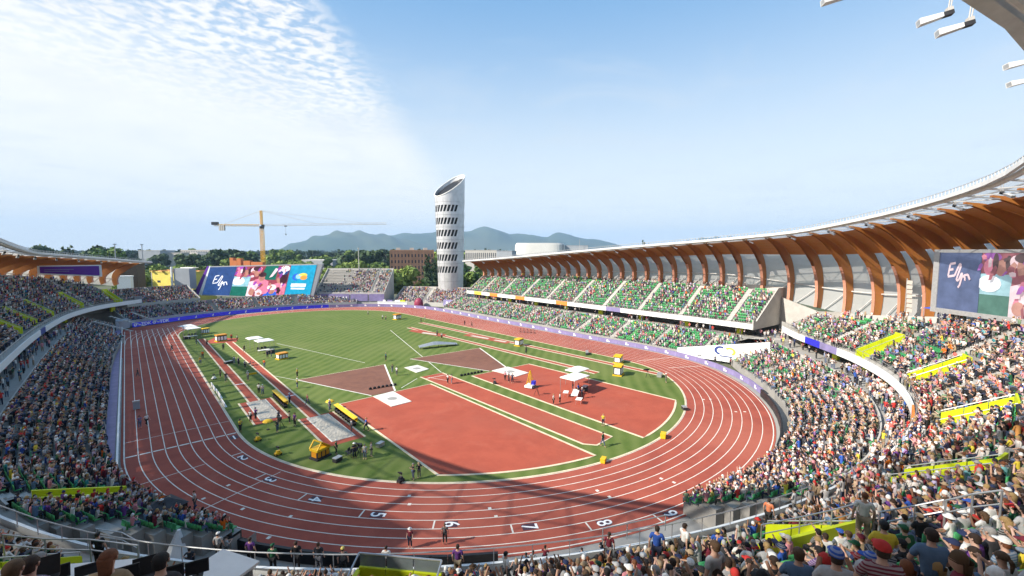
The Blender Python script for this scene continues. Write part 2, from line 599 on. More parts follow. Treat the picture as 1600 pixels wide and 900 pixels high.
def stations():
    """pairs of inner and outer track edge points, anticlockwise from the finish line round the near bend"""
    I, O = [], []
    for k in range(0, 71):                      # near bend, theta 180 -> 322
        th = R(180 + k * 2)
        I.append((36.5 * math.cos(th), CY + 36.5 * math.sin(th)))
        O.append((47.48 * math.cos(th), CY + 47.48 * math.sin(th)))
    for th_, ri, ro in ((326, 36.5, 47.6), (331, 36.2, 47.5), (336, 35.8, 47.1), (342, 35.0, 46.4), (348, 34.2, 45.6), (354, 33.6, 45.0), (360, 33.3, 44.7)):
        th = R(th_)
        I.append((ri * math.cos(th), CY + ri * math.sin(th)))
        O.append((ro * math.cos(th), CY + ro * math.sin(th)))
    for y in range(-36, 43, 6):
        t_ = (y + 42) / 84
        I.append((33.2 - 1.9 * t_, y)); O.append((44.6 - 0.4 * t_, y))
    for k in range(1, 61):                      # far bend
        ph = R(3 * k)
        I.append((-2.6 + 33.8 * math.cos(ph), 43 + 31.5 * math.sin(ph)))
        O.append((-1.6 + 45.7 * math.cos(ph), 43 + 39.0 * math.sin(ph)))
    for y in range(36, -42, -6):                # home straight
        I.append((-36.5, y)); O.append((-47.48, y))
    return np.array(I), np.array(O)


SI, SO = stations()
SI2 = np.vstack([SI, SI[:1]]); SO2 = np.vstack([SO, SO[:1]])


def lane_poly(j, z):
    P = SI2 + (SO2 - SI2) * (j / LANES)
    return [(x, y, z) for x, y in P]


mb = MB()
mb.strip(lane_poly(-0.02, 0.0), lane_poly(9.25, 0.0))
struct('track_surface', mb, 'track')
# red run-off at the start of the sprint straight, under the ring
sheet('sprint_chute', [(-48.2, 20), (-36.4, 44), (-30, 58), (-18, 80.6), (-28.5, 78.6), (-37.5, 73.6), (-45.6, 69.4), (-48.2, 66)], -0.02, 'track')
mb = MB()
mb.strip(lane_poly(9.2, -0.03), lane_poly(11.5, -0.03))
struct('track_surround', mb, 'concrete')
sheet('infield_grass', [tuple(p) for p in SI + (SO - SI) * -0.012], 0.012, 'turf')

# painted lane lines
for j in range(LANES + 1):
    mb = MB()
    wdt = 0.072 if 0 < j < 9 else 0.10
    mb.strip(lane_poly(j - wdt / 2, 0.006), lane_poly(j + wdt / 2, 0.006))
    struct('lane_line', mb, 'line_white')
for j in range(LANES + 1):
    mb = MB()
    x = -36.5 - 1.22 * j
    mb.add([(x - .065, 34, 0.010), (x + .065, 34, 0.010), (x + .065, 62, 0.010), (x - .065, 62, 0.010)], [(0, 1, 2, 3)])
    struct('lane_line', mb, 'line_white')


def kerb(name, pts, width, ht, m, closed=False):
    P = [Vector((p[0], p[1], 0)) for p in pts]
    n = len(P)
    Lp, Rp = [], []
    for i in range(n):
        a = P[i - 1] if (i > 0 or closed) else P[i]
        b = P[(i + 1) % n] if (i < n - 1 or closed) else P[i]
        d = (b - a).normalized()
        nn = Vector((-d.y, d.x, 0))
        Lp.append(P[i] + nn * width / 2); Rp.append(P[i] - nn * width / 2)
    if closed:
        Lp.append(Lp[0]); Rp.append(Rp[0])
    z0, z1 = 0.0, ht
    mb = MB()
    up = lambda Q, z: [(q.x, q.y, z) for q in Q]
    mb.strip(up(Lp, z1), up(Rp, z1)); mb.strip(up(Lp, z0), up(Lp, z1)); mb.strip(up(Rp, z1), up(Rp, z0))
    return struct(name, mb, m)


kerb('track_kerb', [tuple(p) for p in SI + (SO - SI) * -0.012], 0.22, 0.05, 'kerb_cream', True)


def ring_pt(th_deg, r_):
    return (r_ * math.cos(R(th_deg)), CY + r_ * math.sin(R(th_deg)))


def bar(name, a, b, wd, z=0.009, m='line_white'):
    a = Vector((a[0], a[1], z)); b = Vector((b[0], b[1], z))
    d = (b - a).normalized(); nn = Vector((-d.y, d.x, 0)) * wd / 2
    mb = MB()
    mb.add([a - nn, b - nn, b + nn, a + nn], [(0, 1, 2, 3)])
    return struct(name, mb, m)


# finish line: a bar of dashes broken at each lane line
for j in range(LANES):
    bar('finish_line', (-36.5 - 1.22 * j - .12, CY), (-36.5 - 1.22 * (j + 1) + .12, CY), 0.30)
bar('relay_line', (-36.6, -37.0), (-47.4, -37.0), 0.09)
bar('relay_line', (-36.6, 33.0), (-47.4, 33.0), 0.09)
for th in (190.5, 203.0):
    bar('relay_line', ring_pt(th, 38.0 if th > 200 else 41.5), ring_pt(th, 47.3), 0.09)
for th, a, b in ((200, 42, 44.5), (207, 44, 46), (213.5, 43.5, 46.4), (226, 38.6, 40), (237, 41.0, 42.3), (252, 40.8, 42.2), (262, 42, 43.2), (297, 43, 44.2), (303, 39, 40)):
    bar('lane_tick', ring_pt(th, a), ring_pt(th, a + .34), 0.3)
    bar('lane_tick', ring_pt(th + .6, b), ring_pt(th + .6, b + .34), 0.3)
for th, a, b in ((331, 39.5, 47.2), (341, 36.5, 46.3)):
    bar('relay_line', ring_pt(th, a), ring_pt(th, b), 0.16)


def digit_mesh(ch, size, m, bold=0.015):
    cu = bpy.data.curves.new('lane_number', 'FONT')
    cu.body = ch
    cu.size = size
    cu.offset = bold
    cu.align_x = 'CENTER'
    cu.align_y = 'CENTER'
    o = bpy.data.objects.new('lane_number', cu)
    C.objects.link(o)
    dg = bpy.context.evaluated_depsgraph_get()
    me = bpy.data.meshes.new_from_object(o.evaluated_get(dg))
    bpy.data.objects.remove(o)
    me.materials.clear()
    me.materials.append(MATS[m])
    return me


OFF = [0, 0, 7.04, 14.70, 22.37, 30.03, 37.70, 45.37, 53.03, 60.70]
for n in range(1, 10):
    rr = 36.5 + 1.22 * (n - 1) + 0.2
    rm = 36.5 + 1.22 * (n - .5)
    a = 180 + math.degrees(OFF[n] / rr)
    if n > 1:
        bar('start_line', ring_pt(a, rm - .55), ring_pt(a, rm + .55), 0.14)
    an = a + math.degrees(1.45 / rm)
    c = ring_pt(an, rm)
    rot = R(an)                    # digit's up = running direction
    mbx = MB()
    mbx.box((0, 0, 0.011), (0.85, 1.15, 0.002))
    bx = mbx.build('number_box', 'number_box')
    bx.location = (c[0], c[1], 0); bx.rotation_euler = (0, 0, rot)
    bx['kind'] = 'structure'
    me = digit_mesh(str(n), 1.95, 'print_white')
    dg_ = bpy.data.objects.new('lane_number', me)
    C.objects.link(dg_)
    dg_.location = (c[0], c[1], 0.018); dg_.rotation_euler = (0, 0, rot)
    dg_.scale = (0.8, 1, 1)
    dg_['kind'] = 'structure'


# D shaped aprons, runways, sectors
def arc(r_, x0, x1, n=14):
    out = []
    for k in range(n + 1):
        x = x0 + (x1 - x0) * k / n
        out.append((x, CY - math.sqrt(r_ * r_ - x * x)))
    return out


def apron(name, poly, m, z, kw=0.30):
    sheet(name, poly, z, m)
    if kw:
        k_ = kerb('apron_kerb', poly, kw, z + 0.03, 'kerb_cream', True)


bigD = [(-22.8, -40.0)] + arc(34.85, -22.8, -6.9) + [(-6.9, -40.0)]
apron('high_jump_apron', bigD, 'apron_red', 0.024)
rD = [(1.5, -40.6)] + arc(34.95, 1.5, 17.6) + [(15.6, -41.0)]
apron('discus_apron', rD, 'apron_red', 0.024)
strip_p = [(-6.1, -35.0), (-5.6, -73.4), (-4.6, -74.7), (-1.2, -74.4), (-1.5, -35.2)]
apron('javelin_runway', strip_p, 'apron_red', 0.024, 0.26)
bar('runway_line', (-5.9, -36.6), (-1.4, -36.8), 0.15, 0.032)
bar('runway_line', (-5.2, -36.0), (-3.6, -40.2), 0.10, 0.033)
sec1 = [(-23.9, -22.2), (-17.4, -39.4), (-13.4, -39.6), (-7.1, -22.0)]
sec2 = [(-0.9, -21.2), (6.0, -40.0), (10.2, -40.3), (17.0, -22.1)]
for sc_, sw in ((sec1, 0.13), (sec2, 0.13)):
    sheet('landing_sector', sc_, 0.030, 'cinder')
    bar('sector_line', sc_[0], sc_[1], 0.22, 0.036)
    bar('sector_line', sc_[2], sc_[3], 0.30, 0.036)
    bar('sector_line', sc_[3], sc_[0], 0.14, 0.036, 'kerb_cream')


def platform(name, label, poly, ht, m):
    mb = MB()
    mb.prism(poly, 0.02, ht)
    o = mb.build(name, m)
    cx = sum(p[0] for p in poly) / len(poly); cy = sum(p[1] for p in poly) / len(poly)
    o.data.transform(Matrix.Translation((-cx, -cy, 0)))
    o.location = (cx, cy, 0)
    return o


CIR = []
for poly, lab in (([(-17.4, -40.0), (-13.8, -39.7), (-13.9, -46.2), (-17.3, -46.3)], 'white throwing platform at the near end of the big red apron'),
                  ([(6.5, -40.2), (10.7, -40.0), (10.9, -46.0), (7.2, -46.4)], 'white throwing platform on the far red apron behind the trio'),
                  ([(-5.3, -27.1), (-2.3, -27.0), (-2.1, -31.2), (-5.3, -32.0)], 'small white square platform alone on the grass between both sectors')):
    o = platform('throwing_platform', lab, poly, 0.10, 'pad_white')
    tag(o, lab, 'platform', 'white throwing platforms')
    mb = MB()
    mb.tube((0, 0, 0.1), (0, 0, 0.106), 0.75, n=24)
    mb.build('throwing_circle', 'concrete', o)

# long jump runways and sand pits on the left
for (x0, x1, y0, y1) in ((-33.0, -31.5, -30.4, 34.8), (-28.0, -26.5, -43.2, 25.0)):
    sheet('jump_runway', [(x0, y0), (x1, y0), (x1, y1), (x0, y1)], 0.026, 'apron_red')
    bar('runway_line', (x0, y0), (x0, y1), 0.28, 0.031, 'kerb_cream')
    bar('runway_line', (x1, y0), (x1, y1), 0.28, 0.031, 'kerb_cream')
bar('takeoff_board', (-33.0, -18.4), (-31.5, -18.4), 0.3, 0.036, 'print_white')
bar('takeoff_board', (-28.0, -30.9), (-26.5, -30.9), 0.3, 0.036, 'print_white')
sheet('runway_start_pad', [(-32.9, 27), (-26.0, 24), (-24.5, 29), (-29, 35)], 0.020, 'apron_red')
for px0, px1, py0, py1 in ((-34.3, -29.9, -41.0, -29.8), (-29.3, -24.6, -54.2, -42.6)):
    sheet('pit_surround', [(px0, py0), (px1, py0), (px1, py1), (px0, py1)], 0.022, 'apron_red')
    kerb('pit_kerb', [(px0, py0), (px0, py1)], 0.25, 0.05, 'kerb_cream')
    kerb('pit_kerb', [(px1, py0), (px1, py1)], 0.25, 0.05, 'kerb_cream')
    mb = MB()
    nx, ny = 12, 34
    x0, x1, y0, y1 = px0 + 1.0, px1 - 0.85, py0 + 1.1, py1 - 0.5
    vs = []
    for j in range(ny + 1):
        for i in range(nx + 1):
            e_ = 0 if i in (0, nx) or j in (0, ny) else random.uniform(-0.03, 0.05)
            vs.append((x0 + (x1 - x0) * i / nx, y0 + (y1 - y0) * j / ny, 0.06 + e_))
    fs = [(j * (nx + 1) + i, j * (nx + 1) + i + 1, (j + 1) * (nx + 1) + i + 1, (j + 1) * (nx + 1) + i) for j in range(ny) for i in range(nx)]
    mb.add(vs, fs)
    struct('sand_pit', mb, 'sand')
    kerb('pit_edge', [(x0, y0), (x1, y0), (x1, y1), (x0, y1)], 0.12, 0.08, 'line_white', True)

# runways on the far right of the infield
for a, b, wd in (((18.0, 15), (20.7, -54.5), 1.5), ((25.2, 21), (29.0, -63.0), 1.5)):
    bar('jump_runway', a, b, wd, 0.026, 'apron_red')
    dxy = Vector((b[0] - a[0], b[1] - a[1])).normalized()
    nn = Vector((-dxy.y, dxy.x)) * wd / 2
    for s_ in (-1, 1):
        bar('runway_line', (a[0] + s_ * nn.x, a[1] + s_ * nn.y), (b[0] + s_ * nn.x, b[1] + s_ * nn.y), 0.42, 0.031, 'kerb_cream')
sheet('pit_surround', [(14.9, 9.5), (17.0, 11), (20.6, -2.0), (17.6, -4.5)], 0.034, 'apron_red')
sheet('pit_surround', [(23.2, -6.0), (25.6, -5.5), (27.3, -22.0), (25.0, -22.5)], 0.034, 'apron_red')
sheet('sand_pit', [(16.0, 4.2), (17.4, 5.2), (18.9, 0.0), (17.7, -1.2)], 0.040, 'sand')
sheet('sand_pit', [(24.0, -8.2), (25.3, -8.0), (26.2, -14.2), (25.0, -14.8)], 0.040, 'sand')
sheet('sand_pit', [(25.2, -17.0), (26.2, -16.8), (26.9, -20.6), (25.8, -21.0)], 0.040, 'sand')
# thin chalk lines on the grass
bar('chalk_line', (11.6, 14.4), (-1.5, -34.8), 0.14, 0.018)
bar('chalk_line', (-18.5, 15.5), (-9.6, -18.0), 0.12, 0.018)
bar('chalk_line', (-11.9, -38.8), (-7.0, -35.4), 0.12, 0.018)
bar('chalk_line', (-24.0, -22.2), (-27, -15), 0.10, 0.018)


# ------------------------------------------------------------------ advertising boards and fences round the track
def board_run(name, label, pts, ht, m, seg=6.0, thick=0.25, mark=None, z0=0.02, gap=0.03, inward=(0, 0)):
    """boards standing end to end along a polyline; every board is a part"""
    P = [Vector((p[0], p[1], 0)) for p in pts]
    cum = [0]
    for a, b in zip(P[:-1], P[1:]):
        cum.append(cum[-1] + (b - a).length)

    def at(s_):
        for i in range(len(P) - 1):
            if s_ <= cum[i + 1] or i == len(P) - 2:
                t_ = (s_ - cum[i]) / (cum[i + 1] - cum[i])
                return P[i].lerp(P[i + 1], t_)
    n = max(1, round(cum[-1] / seg))
    root = empty(name, P[len(P) // 2])
    tag(root, label, 'advertising board', 'boards standing round the track')
    ins = Vector((inward[0], inward[1], 0))
    for k in range(n):
        a, b = at(cum[-1] * k / n), at(cum[-1] * (k + 1) / n)
        d = (b - a); ln = d.length - gap; ang = math.atan2(d.y, d.x)
        c = (a + b) / 2
        mb = MB()
        mb.box((0, 0, z0 + ht / 2), (ln, thick, ht))
        o = mb.build('board', m, root)
        o.location = c - P[len(P) // 2]
        o.rotation_euler = (0, 0, ang)
        toward = 1 if (ins - c).dot(Vector((-d.y, d.x, 0))) > 0 else -1
        if mark:
            mark(o, ln, ht, thick, toward, k, z0)
    return root


def swoosh(o, ln, ht, th, tw, k, z0):
    mb = MB()
    y = tw * (th / 2 + 0.012)
    for q in (0,):
        x = q
        mb.box((x, y, z0 + ht * .38), (0.42, 0.02, ht * .34), 0)
        mb.box((x + .18, y, z0 + ht * .66), (0.34, 0.02, ht * .3), 0)
    mb.build('white_mark', 'print_white', o)


def small_mark(o, ln, ht, th, tw, k, z0):
    if k % 1 == 0:
        mb = MB()
        mb.box((0, tw * (th / 2 + 0.012), z0 + ht * .5), (0.45, 0.02, ht * .55))
        mb.box((.5, tw * (th / 2 + 0.012), z0 + ht * .35), (0.3, 0.02, ht * .25))
        mb.build('white_mark', 'print_white', o)


def tdk(o, ln, ht, th, tw, k, z0):
    if k > 0 and k < 2 or k == 0:
        me = digit_mesh('TDK', 1.35, 'print_white', 0.05)
        # (text faces the field)
        t_ = bpy.data.objects.new('lettering', me)
        C.objects.link(t_)
        t_.parent = o
        t_.location = (1.05 * (-tw), tw * (th / 2 + 0.02), z0 + ht * .5)
        t_.rotation_euler = (PI / 2, 0, 0 if tw < 0 else PI)
        t_.scale = (1.05, 0.9, 1)
        mb = MB()
        nx = -1 if tw > 0 else 1
        mb.tube((-nx * 2.05, tw * (th / 2 + .005), z0 + ht * .5), (-nx * 2.05, tw * (th / 2 + .03), z0 + ht * .5), .46, n=16)
        mb.build('emblem', 'print_white', o)
        mb = MB()
        mb.box((-nx * 2.05, tw * (th / 2 + .035), z0 + ht * .5), (.34, .02, .34), 0)
        e_ = mb.build('emblem_core', 'board_blue', o)
    else:
        swoosh(o, ln, ht, th, tw, k, z0)


board_run('advertising_board', 'bright blue boards with white lettering and marks curving round the far bend',
          [(-45.6, 70.4), (-37.8, 75.2), (-29, 79.6), (-17.0, 83.0), (-6, 84.0), (4.4, 83.2), (16, 80)], 1.25, 'board_blue', 5.6, mark=tdk, inward=(0, 40))
board_run('advertising_board', 'violet boards with white marks below the end bleachers',
          [(16.2, 79.9), (26, 75.6), (34, 69), (40.5, 60), (44.2, 50), (45.4, 42)], 1.1, 'purple', 5.5, mark=small_mark, inward=(0, 40))
east_pts = [(45.4, 41.8)] + [(45.5 + 0.15 * math.sin(k), y) for k, y in enumerate(range(36, -42, -6))] + [ring_pt(a, r_) for a, r_ in ((358, 46.0), (351, 46.3), (344, 47.2), (337, 48.0), (330, 48.6), (323, 49.0), (316, 49.0), (309, 48.8))]
board_run('advertising_board', 'violet boards with small white marks along the far straight below the green seats', east_pts, 1.0, 'purple', 5.6, mark=small_mark, inward=(0, -20))
board_run('advertising_board', 'black boards on the outside of the near bend below the right stand',
          [ring_pt(a, 48.35) for a in range(308, 257, -4)], 1.15, 'board_black', 3.4, mark=None, inward=(0, -42))
board_run('advertising_board', 'low dark boards along the shaded bottom of the near bend',
          [ring_pt(a, 48.6) for a in range(237, 188, -4)], 1.0, 'board_black', 3.6, mark=None, inward=(0, -42))

# camera-side fence of the home straight: two white rails on posts beside a violet walkway
sheet('straight_walkway', [(-49.6, -54), (-48.3, -54), (-48.3, 66), (-49.6, 66)], 0.03, 'purple')
fr = empty('rail_fence', (-48.0, 6, 0))
tag(fr, 'pale two-rail fence along the left straight', 'fence')
for zr in (0.55, 1.0):
    mb = MB()
    mb.box((0, 0, zr), (0.16, 119, 0.11))
    mb.build('rail', 'white', fr)
for k in range(30):
    mb = MB()
    mb.box((0.01, -58.5 + k * 4.03, 0.5), (0.12, 0.1, 1.0))
    mb.build('post', 'white', fr)

# ------------------------------------------------------------------ grandstands
def smooth_poly(P, it=2):
    P = np.array(P, float)
    for _ in range(it):
        Q = [P[0]]
        for a, b in zip(P[:-1], P[1:]):
            Q += [a * .75 + b * .25, a * .25 + b * .75]
        Q.append(P[-1])
        P = np.array(Q)
    return P


FW = 1.3            # depth of the walkway behind the fascia


class Bowl:
    """plan curve of the upper-deck fascia with outward normals and attributes along it"""

    def __init__(s, ctrl, step=1.0):
        # ctrl rows: x, y, zf (fascia top), E (depth of upper rows), zr (rim height)
        A = np.array(ctrl, float)
        A = smooth_poly(A, 2)
        d = np.r_[0, np.cumsum(np.hypot(*np.diff(A[:, :2], axis=0).T))]
        n = int(d[-1] / step)
        u = np.linspace(0, d[-1], n + 1)
        s.A = np.stack([np.interp(u, d, A[:, k]) for k in range(A.shape[1])], 1)
        s.u = u
        T = np.gradient(s.A[:, :2], axis=0)
        T /= np.hypot(T[:, 0], T[:, 1])[:, None]
        s.T = T
        s.Nn = np.stack([T[:, 1], -T[:, 0]], 1)          # right of travel = outward
        s.n = n + 1

    def P(s, i, e):
        return s.A[i, :2] + s.Nn[i] * e

    def zb(s, i):
        return s.A[i, 2] - 0.45          # level of the front walkway of the upper deck

    def rake(s, i):
        return (s.A[i, 4] - s.zb(i)) / (s.A[i, 3] - FW)

    def ztop(s, i, e):
        e = max(FW, min(e, s.A[i, 3]))
        return s.zb(i) + s.rake(i) * (e - FW)

    def zrow(s, i, r, RD=0.8):
        return s.zb(i) + (s.rake(i) * ((r + .6) * RD) if r >= 0 else 0)

    def idx(s, u):
        return int(round(min(max(u, 0), s.u[-1]) / s.u[-1] * (s.n - 1)))


RD = 0.80
LROWS, LRD, LZ0, LRISE = 10, 0.84, 1.0, 0.34
LE0 = -11.0


def zlow(r):
    return LZ0 + LRISE * r


# anticlockwise travel would put outward on the right: west stand from its north end going south, round the near bend, to the east end
bend = lambda th, r_: (r_ * math.cos(R(th)), CY + r_ * math.sin(R(th)))
W_CTRL = [(-43.0, 83, 7.4, 2.4, 7.4), (-47.5, 77.5, 7.4, 6.5, 11.4), (-52.3, 70.5, 7.4, 11, 15.2), (-56.5, 58, 7.4, 13, 16.4), (-58.8, 44, 7.4, 14, 17.0), (-60.4, 16, 7.4, 15, 17.6),
          (-60.4, -13, 7.4, 16, 18.2), (-60.2, -42, 7.4, 18, 19.6)]
for th, r_, zf, E_, zr in ((196, 59.6, 7.4, 20, 21), (212, 59, 7.2, 22, 21.4), (226, 58.6, 7.1, 24, 22.3), (240, 58.4, 7.1, 24, 22.3), (254, 58.6, 7.2, 22, 21.0), (268, 59.2, 7.4, 18.5, 19.2),
                           (282, 60.2, 7.5, 15, 16.2), (296, 61.0, 7.4, 13, 14.6), (308, 61.3, 7.4, 10.5, 12.4), (318, 61.4, 7.4, 9, 11.0), (325, 62.8, 7.4, 7.6, 10.2), (331.5, 66.2, 7.4, 6.4, 9.7)):
    W_CTRL.append((*bend(th, r_), zf, E_, zr))
WB = Bowl(W_CTRL)
E_CTRL = [(56.2, -68.5, 7.3, 11.5, 13.6), (57.0, -56, 7.3, 12, 13.9), (57.4, -38, 7.3, 12, 14.0), (57.9, -12, 7.3, 12, 14.0), (58.2, 14, 7.3, 11, 13.6), (58.4, 42, 7.2, 8, 11.8)]
EB = Bowl(E_CTRL)
CONC = 4.2

# vomitories in the upper decks: (bowl, arclength u, e0, e1)
VOMS = []


def add_terraces(bowl, root, low=True, vom=(), u_low=None, lowskip=lambda u, r: False):
    tr = MB(); lo = MB(); cc = MB(); under = MB()
    n = bowl.n
    for i in range(n - 1):
        E0 = min(bowl.A[i, 3], bowl.A[i + 1, 3])
        zf0, zf1 = bowl.A[i, 2] + .1, bowl.A[i + 1, 2] + .1
        u = (bowl.u[i] + bowl.u[i + 1]) / 2
        rows = int(math.ceil((E0 - FW) / RD))
        a0, a1 = bowl.P(i, 0), bowl.P(i + 1, 0)
        b0, b1 = bowl.P(i, FW), bowl.P(i + 1, FW)
        za, zb = bowl.zb(i), bowl.zb(i + 1)
        cc.add([(a0[0], a0[1], za), (a1[0], a1[1], zb), (b1[0], b1[1], zb), (b0[0], b0[1], za)], [(0, 1, 2, 3)])
        for r in range(rows):
            e0, e1 = FW + r * RD, min(FW + (r + 1) * RD, E0 + .001)
            skip = False
            for (vu, v0, v1, vw) in vom:
                if abs(u - vu) < vw / 2 and e0 >= v0 - .01 and e0 < v1 - .01:
                    skip = True
            if skip:
                continue
            za, zb = bowl.zrow(i, r), bowl.zrow(i + 1, r)
            a0, a1 = bowl.P(i, e0), bowl.P(i + 1, e0)
            b0, b1 = bowl.P(i, e1), bowl.P(i + 1, e1)
            zpa, zpb = bowl.zrow(i, r - 1), bowl.zrow(i + 1, r - 1)
            tr.add([(a0[0], a0[1], zpa), (a1[0], a1[1], zpb), (a1[0], a1[1], zb), (a0[0], a0[1], za)], [(0, 1, 2, 3)])
            tr.add([(a0[0], a0[1], za), (a1[0], a1[1], zb), (b1[0], b1[1], zb), (b0[0], b0[1], za)], [(0, 1, 2, 3)])
        # concourse behind the top row, low rear wall
        ea, eb = bowl.A[i, 3], bowl.A[i + 1, 3]
        za, zb = bowl.A[i, 4], bowl.A[i + 1, 4]
        a0, a1 = bowl.P(i, E0), bowl.P(i + 1, E0)
        b0, b1 = bowl.P(i, ea + CONC), bowl.P(i + 1, eb + CONC)
        cc.add([(a0[0], a0[1], za), (a1[0], a1[1], zb), (b1[0], b1[1], zb), (b0[0], b0[1], za)], [(0, 1, 2, 3)])
        cc.add([(a0[0], a0[1], za - 1.1), (a1[0], a1[1], zb - 1.1), (a1[0], a1[1], zb), (a0[0], a0[1], za)], [(0, 1, 2, 3)])
        # rear wall down to the ground
        cc.add([(b0[0], b0[1], 0), (b1[0], b1[1], 0), (b1[0], b1[1], zb + 1.0), (b0[0], b0[1], za + 1.0)], [(0, 1, 2, 3)])
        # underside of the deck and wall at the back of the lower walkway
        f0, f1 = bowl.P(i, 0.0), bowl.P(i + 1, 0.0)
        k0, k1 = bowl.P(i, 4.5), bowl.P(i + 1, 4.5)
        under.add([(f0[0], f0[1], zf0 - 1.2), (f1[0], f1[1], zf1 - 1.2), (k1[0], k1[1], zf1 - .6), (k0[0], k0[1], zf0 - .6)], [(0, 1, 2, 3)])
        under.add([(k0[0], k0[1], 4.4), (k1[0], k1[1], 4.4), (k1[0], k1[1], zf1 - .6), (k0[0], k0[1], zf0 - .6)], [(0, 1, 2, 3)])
        if low and (u_low is None or any(a_ <= u <= b_ for a_, b_ in u_low)):
            w0, w1 = bowl.P(i, LE0 + LROWS * LRD), bowl.P(i + 1, LE0 + LROWS * LRD)
            zt = zlow(LROWS)
            lo.add([(w0[0], w0[1], zt), (w1[0], w1[1], zt), (k1[0], k1[1], zt), (k0[0], k0[1], zt)], [(0, 1, 2, 3)])
            for r in range(LROWS):
                if lowskip(u, r):
                    continue
                e0, e1 = LE0 + r * LRD, LE0 + (r + 1) * LRD
                p0, p1 = bowl.P(i, e0), bowl.P(i + 1, e0)
                q0, q1 = bowl.P(i, e1), bowl.P(i + 1, e1)
                zl = zlow(r)
                zp = zlow(r - 1) if r else 0
                lo.add([(p0[0], p0[1], zp), (p1[0], p1[1], zp), (p1[0], p1[1], zl), (p0[0], p0[1], zl)], [(0, 1, 2, 3)])
                lo.add([(p0[0], p0[1], zl), (p1[0], p1[1], zl), (q1[0], q1[1], zl), (q0[0], q0[1], zl)], [(0, 1, 2, 3)])
            p0, p1 = bowl.P(i, LE0 + LROWS * LRD), bowl.P(i + 1, LE0 + LROWS * LRD)
            lo.add([(p0[0], p0[1], zt - LRISE), (p1[0], p1[1], zt - LRISE), (p1[0], p1[1], zt), (p0[0], p0[1], zt)], [(0, 1, 2, 3)])
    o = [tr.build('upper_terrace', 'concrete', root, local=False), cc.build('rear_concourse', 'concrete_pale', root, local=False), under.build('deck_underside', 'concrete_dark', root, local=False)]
    if low:
        o.append(lo.build('lower_terrace', 'concrete', root, local=False))
    return o


def fascia(bowl, root, ht=1.15, seg=5, accents={}):
    """band of display panels along the deck edge, each panel a part, with a pale coping on top"""
    k = 0
    for i in range(0, bowl.n - 1, seg):
        j = min(i + seg, bowl.n - 1)
        A, B, A2, B2 = [], [], [], []
        for q in range(i, j + 1):
            z1 = bowl.A[q, 2] + .02
            p = bowl.P(q, -0.16); p2 = bowl.P(q, 0.0)
            A.append((p[0], p[1], z1 - ht)); B.append((p[0], p[1], z1))
            A2.append((p2[0], p2[1], z1 - ht)); B2.append((p2[0], p2[1], z1))
        mb = MB()
        mb.strip(A, B); mb.strip(B, B2); mb.strip(A2, A)
        mb.build('fascia_panel', accents.get(k, 'white_board'), root, local=False)
        k += 1
    mb = MB()
    P = []
    for q in range(bowl.n):
        p = bowl.P(q, 0.12); P.append((p[0], p[1], bowl.A[q, 2] + .95))
    mb.path(P[::2], 0.035, 5)
    for q in range(0, bowl.n, 2):
        p = bowl.P(q, 0.12); mb.tube((p[0], p[1], bowl.A[q, 2]), (p[0], p[1], bowl.A[q, 2] + .95), 0.025, n=4)
    mb.build('edge_rail', 'rail_metal', root, local=False)


def deck_hit(bowl, px, py):
    pass


def end_wall(bowl, root, i, m='concrete_pale', low=True):
    """closes an end of a stand with a wall following the deck profile"""
    E_ = bowl.A[i, 3]
    pr = [(-0.16, bowl.A[i, 2] - 1.2), (-0.16, bowl.A[i, 2] + 1.0), (FW, bowl.ztop(i, FW) + 1.0), (E_ * .5, bowl.ztop(i, E_ * .5) + 1.0), (E_, bowl.A[i, 4] + 1.05), (E_ + CONC, bowl.A[i, 4] + 1.05), (E_ + CONC, bowl.A[i, 2] - 1.2)]
    T = bowl.T[i] * (0.25 if i == 0 else -0.25) * -1
    vs = []
    for q in (0, 1):
        for e, z in pr:
            p = bowl.P(i, e) + T * q
            vs.append((p[0], p[1], z))
    n = len(pr)
    mb = MB()
    fs = [tuple(range(n)), tuple(range(2 * n - 1, n - 1, -1))] + [(k, (k + 1) % n, n + (k + 1) % n, n + k) for k in range(n)]
    mb.add(vs, fs)
    o = mb.build('end_wall', m, root, local=False)
    if low:
        pr = [(LE0, 0), (LE0, LZ0 + .9), (LE0 + LROWS * LRD, zlow(LROWS) + .9), (-.2, zlow(LROWS) + .9), (-.2, 0)]
        vs = []
        for q in (0, 1):
            for e, z in pr:
                p = bowl.P(i, e) + T * q
                vs.append((p[0], p[1], z))
        n = len(pr)
        mb = MB()
        mb.add(vs, [tuple(range(n)), tuple(range(2 * n - 1, n - 1, -1))] + [(k, (k + 1) % n, n + (k + 1) % n, n + k) for k in range(n)])
        mb.build('end_wall', m, root, local=False)
    return o


# vomitory list in bowl coordinates: (u, e0, e1, width)
W_VOM = [(7, FW, FW + 4, 2.4), (22, FW + .8, FW + 4.8, 2.4), (41, FW + .8, FW + 4.8, 2.4), (56, FW + .8, FW + 4.8, 2.4), (69, FW + .8, FW + 4.8, 2.4), (167.5, FW + .8, FW + 4.8, 2.6), (198.4, FW + 1.6, FW + 5.6, 4.8),
         (212.5, FW + 1.6, FW + 5.6, 2.6), (229.2, FW + .8, FW + 4.8, 2.6), (246.4, FW, FW + 4.8, 2.6), (261.6, FW, FW + 4.8, 2.6)]
E_VOM = []

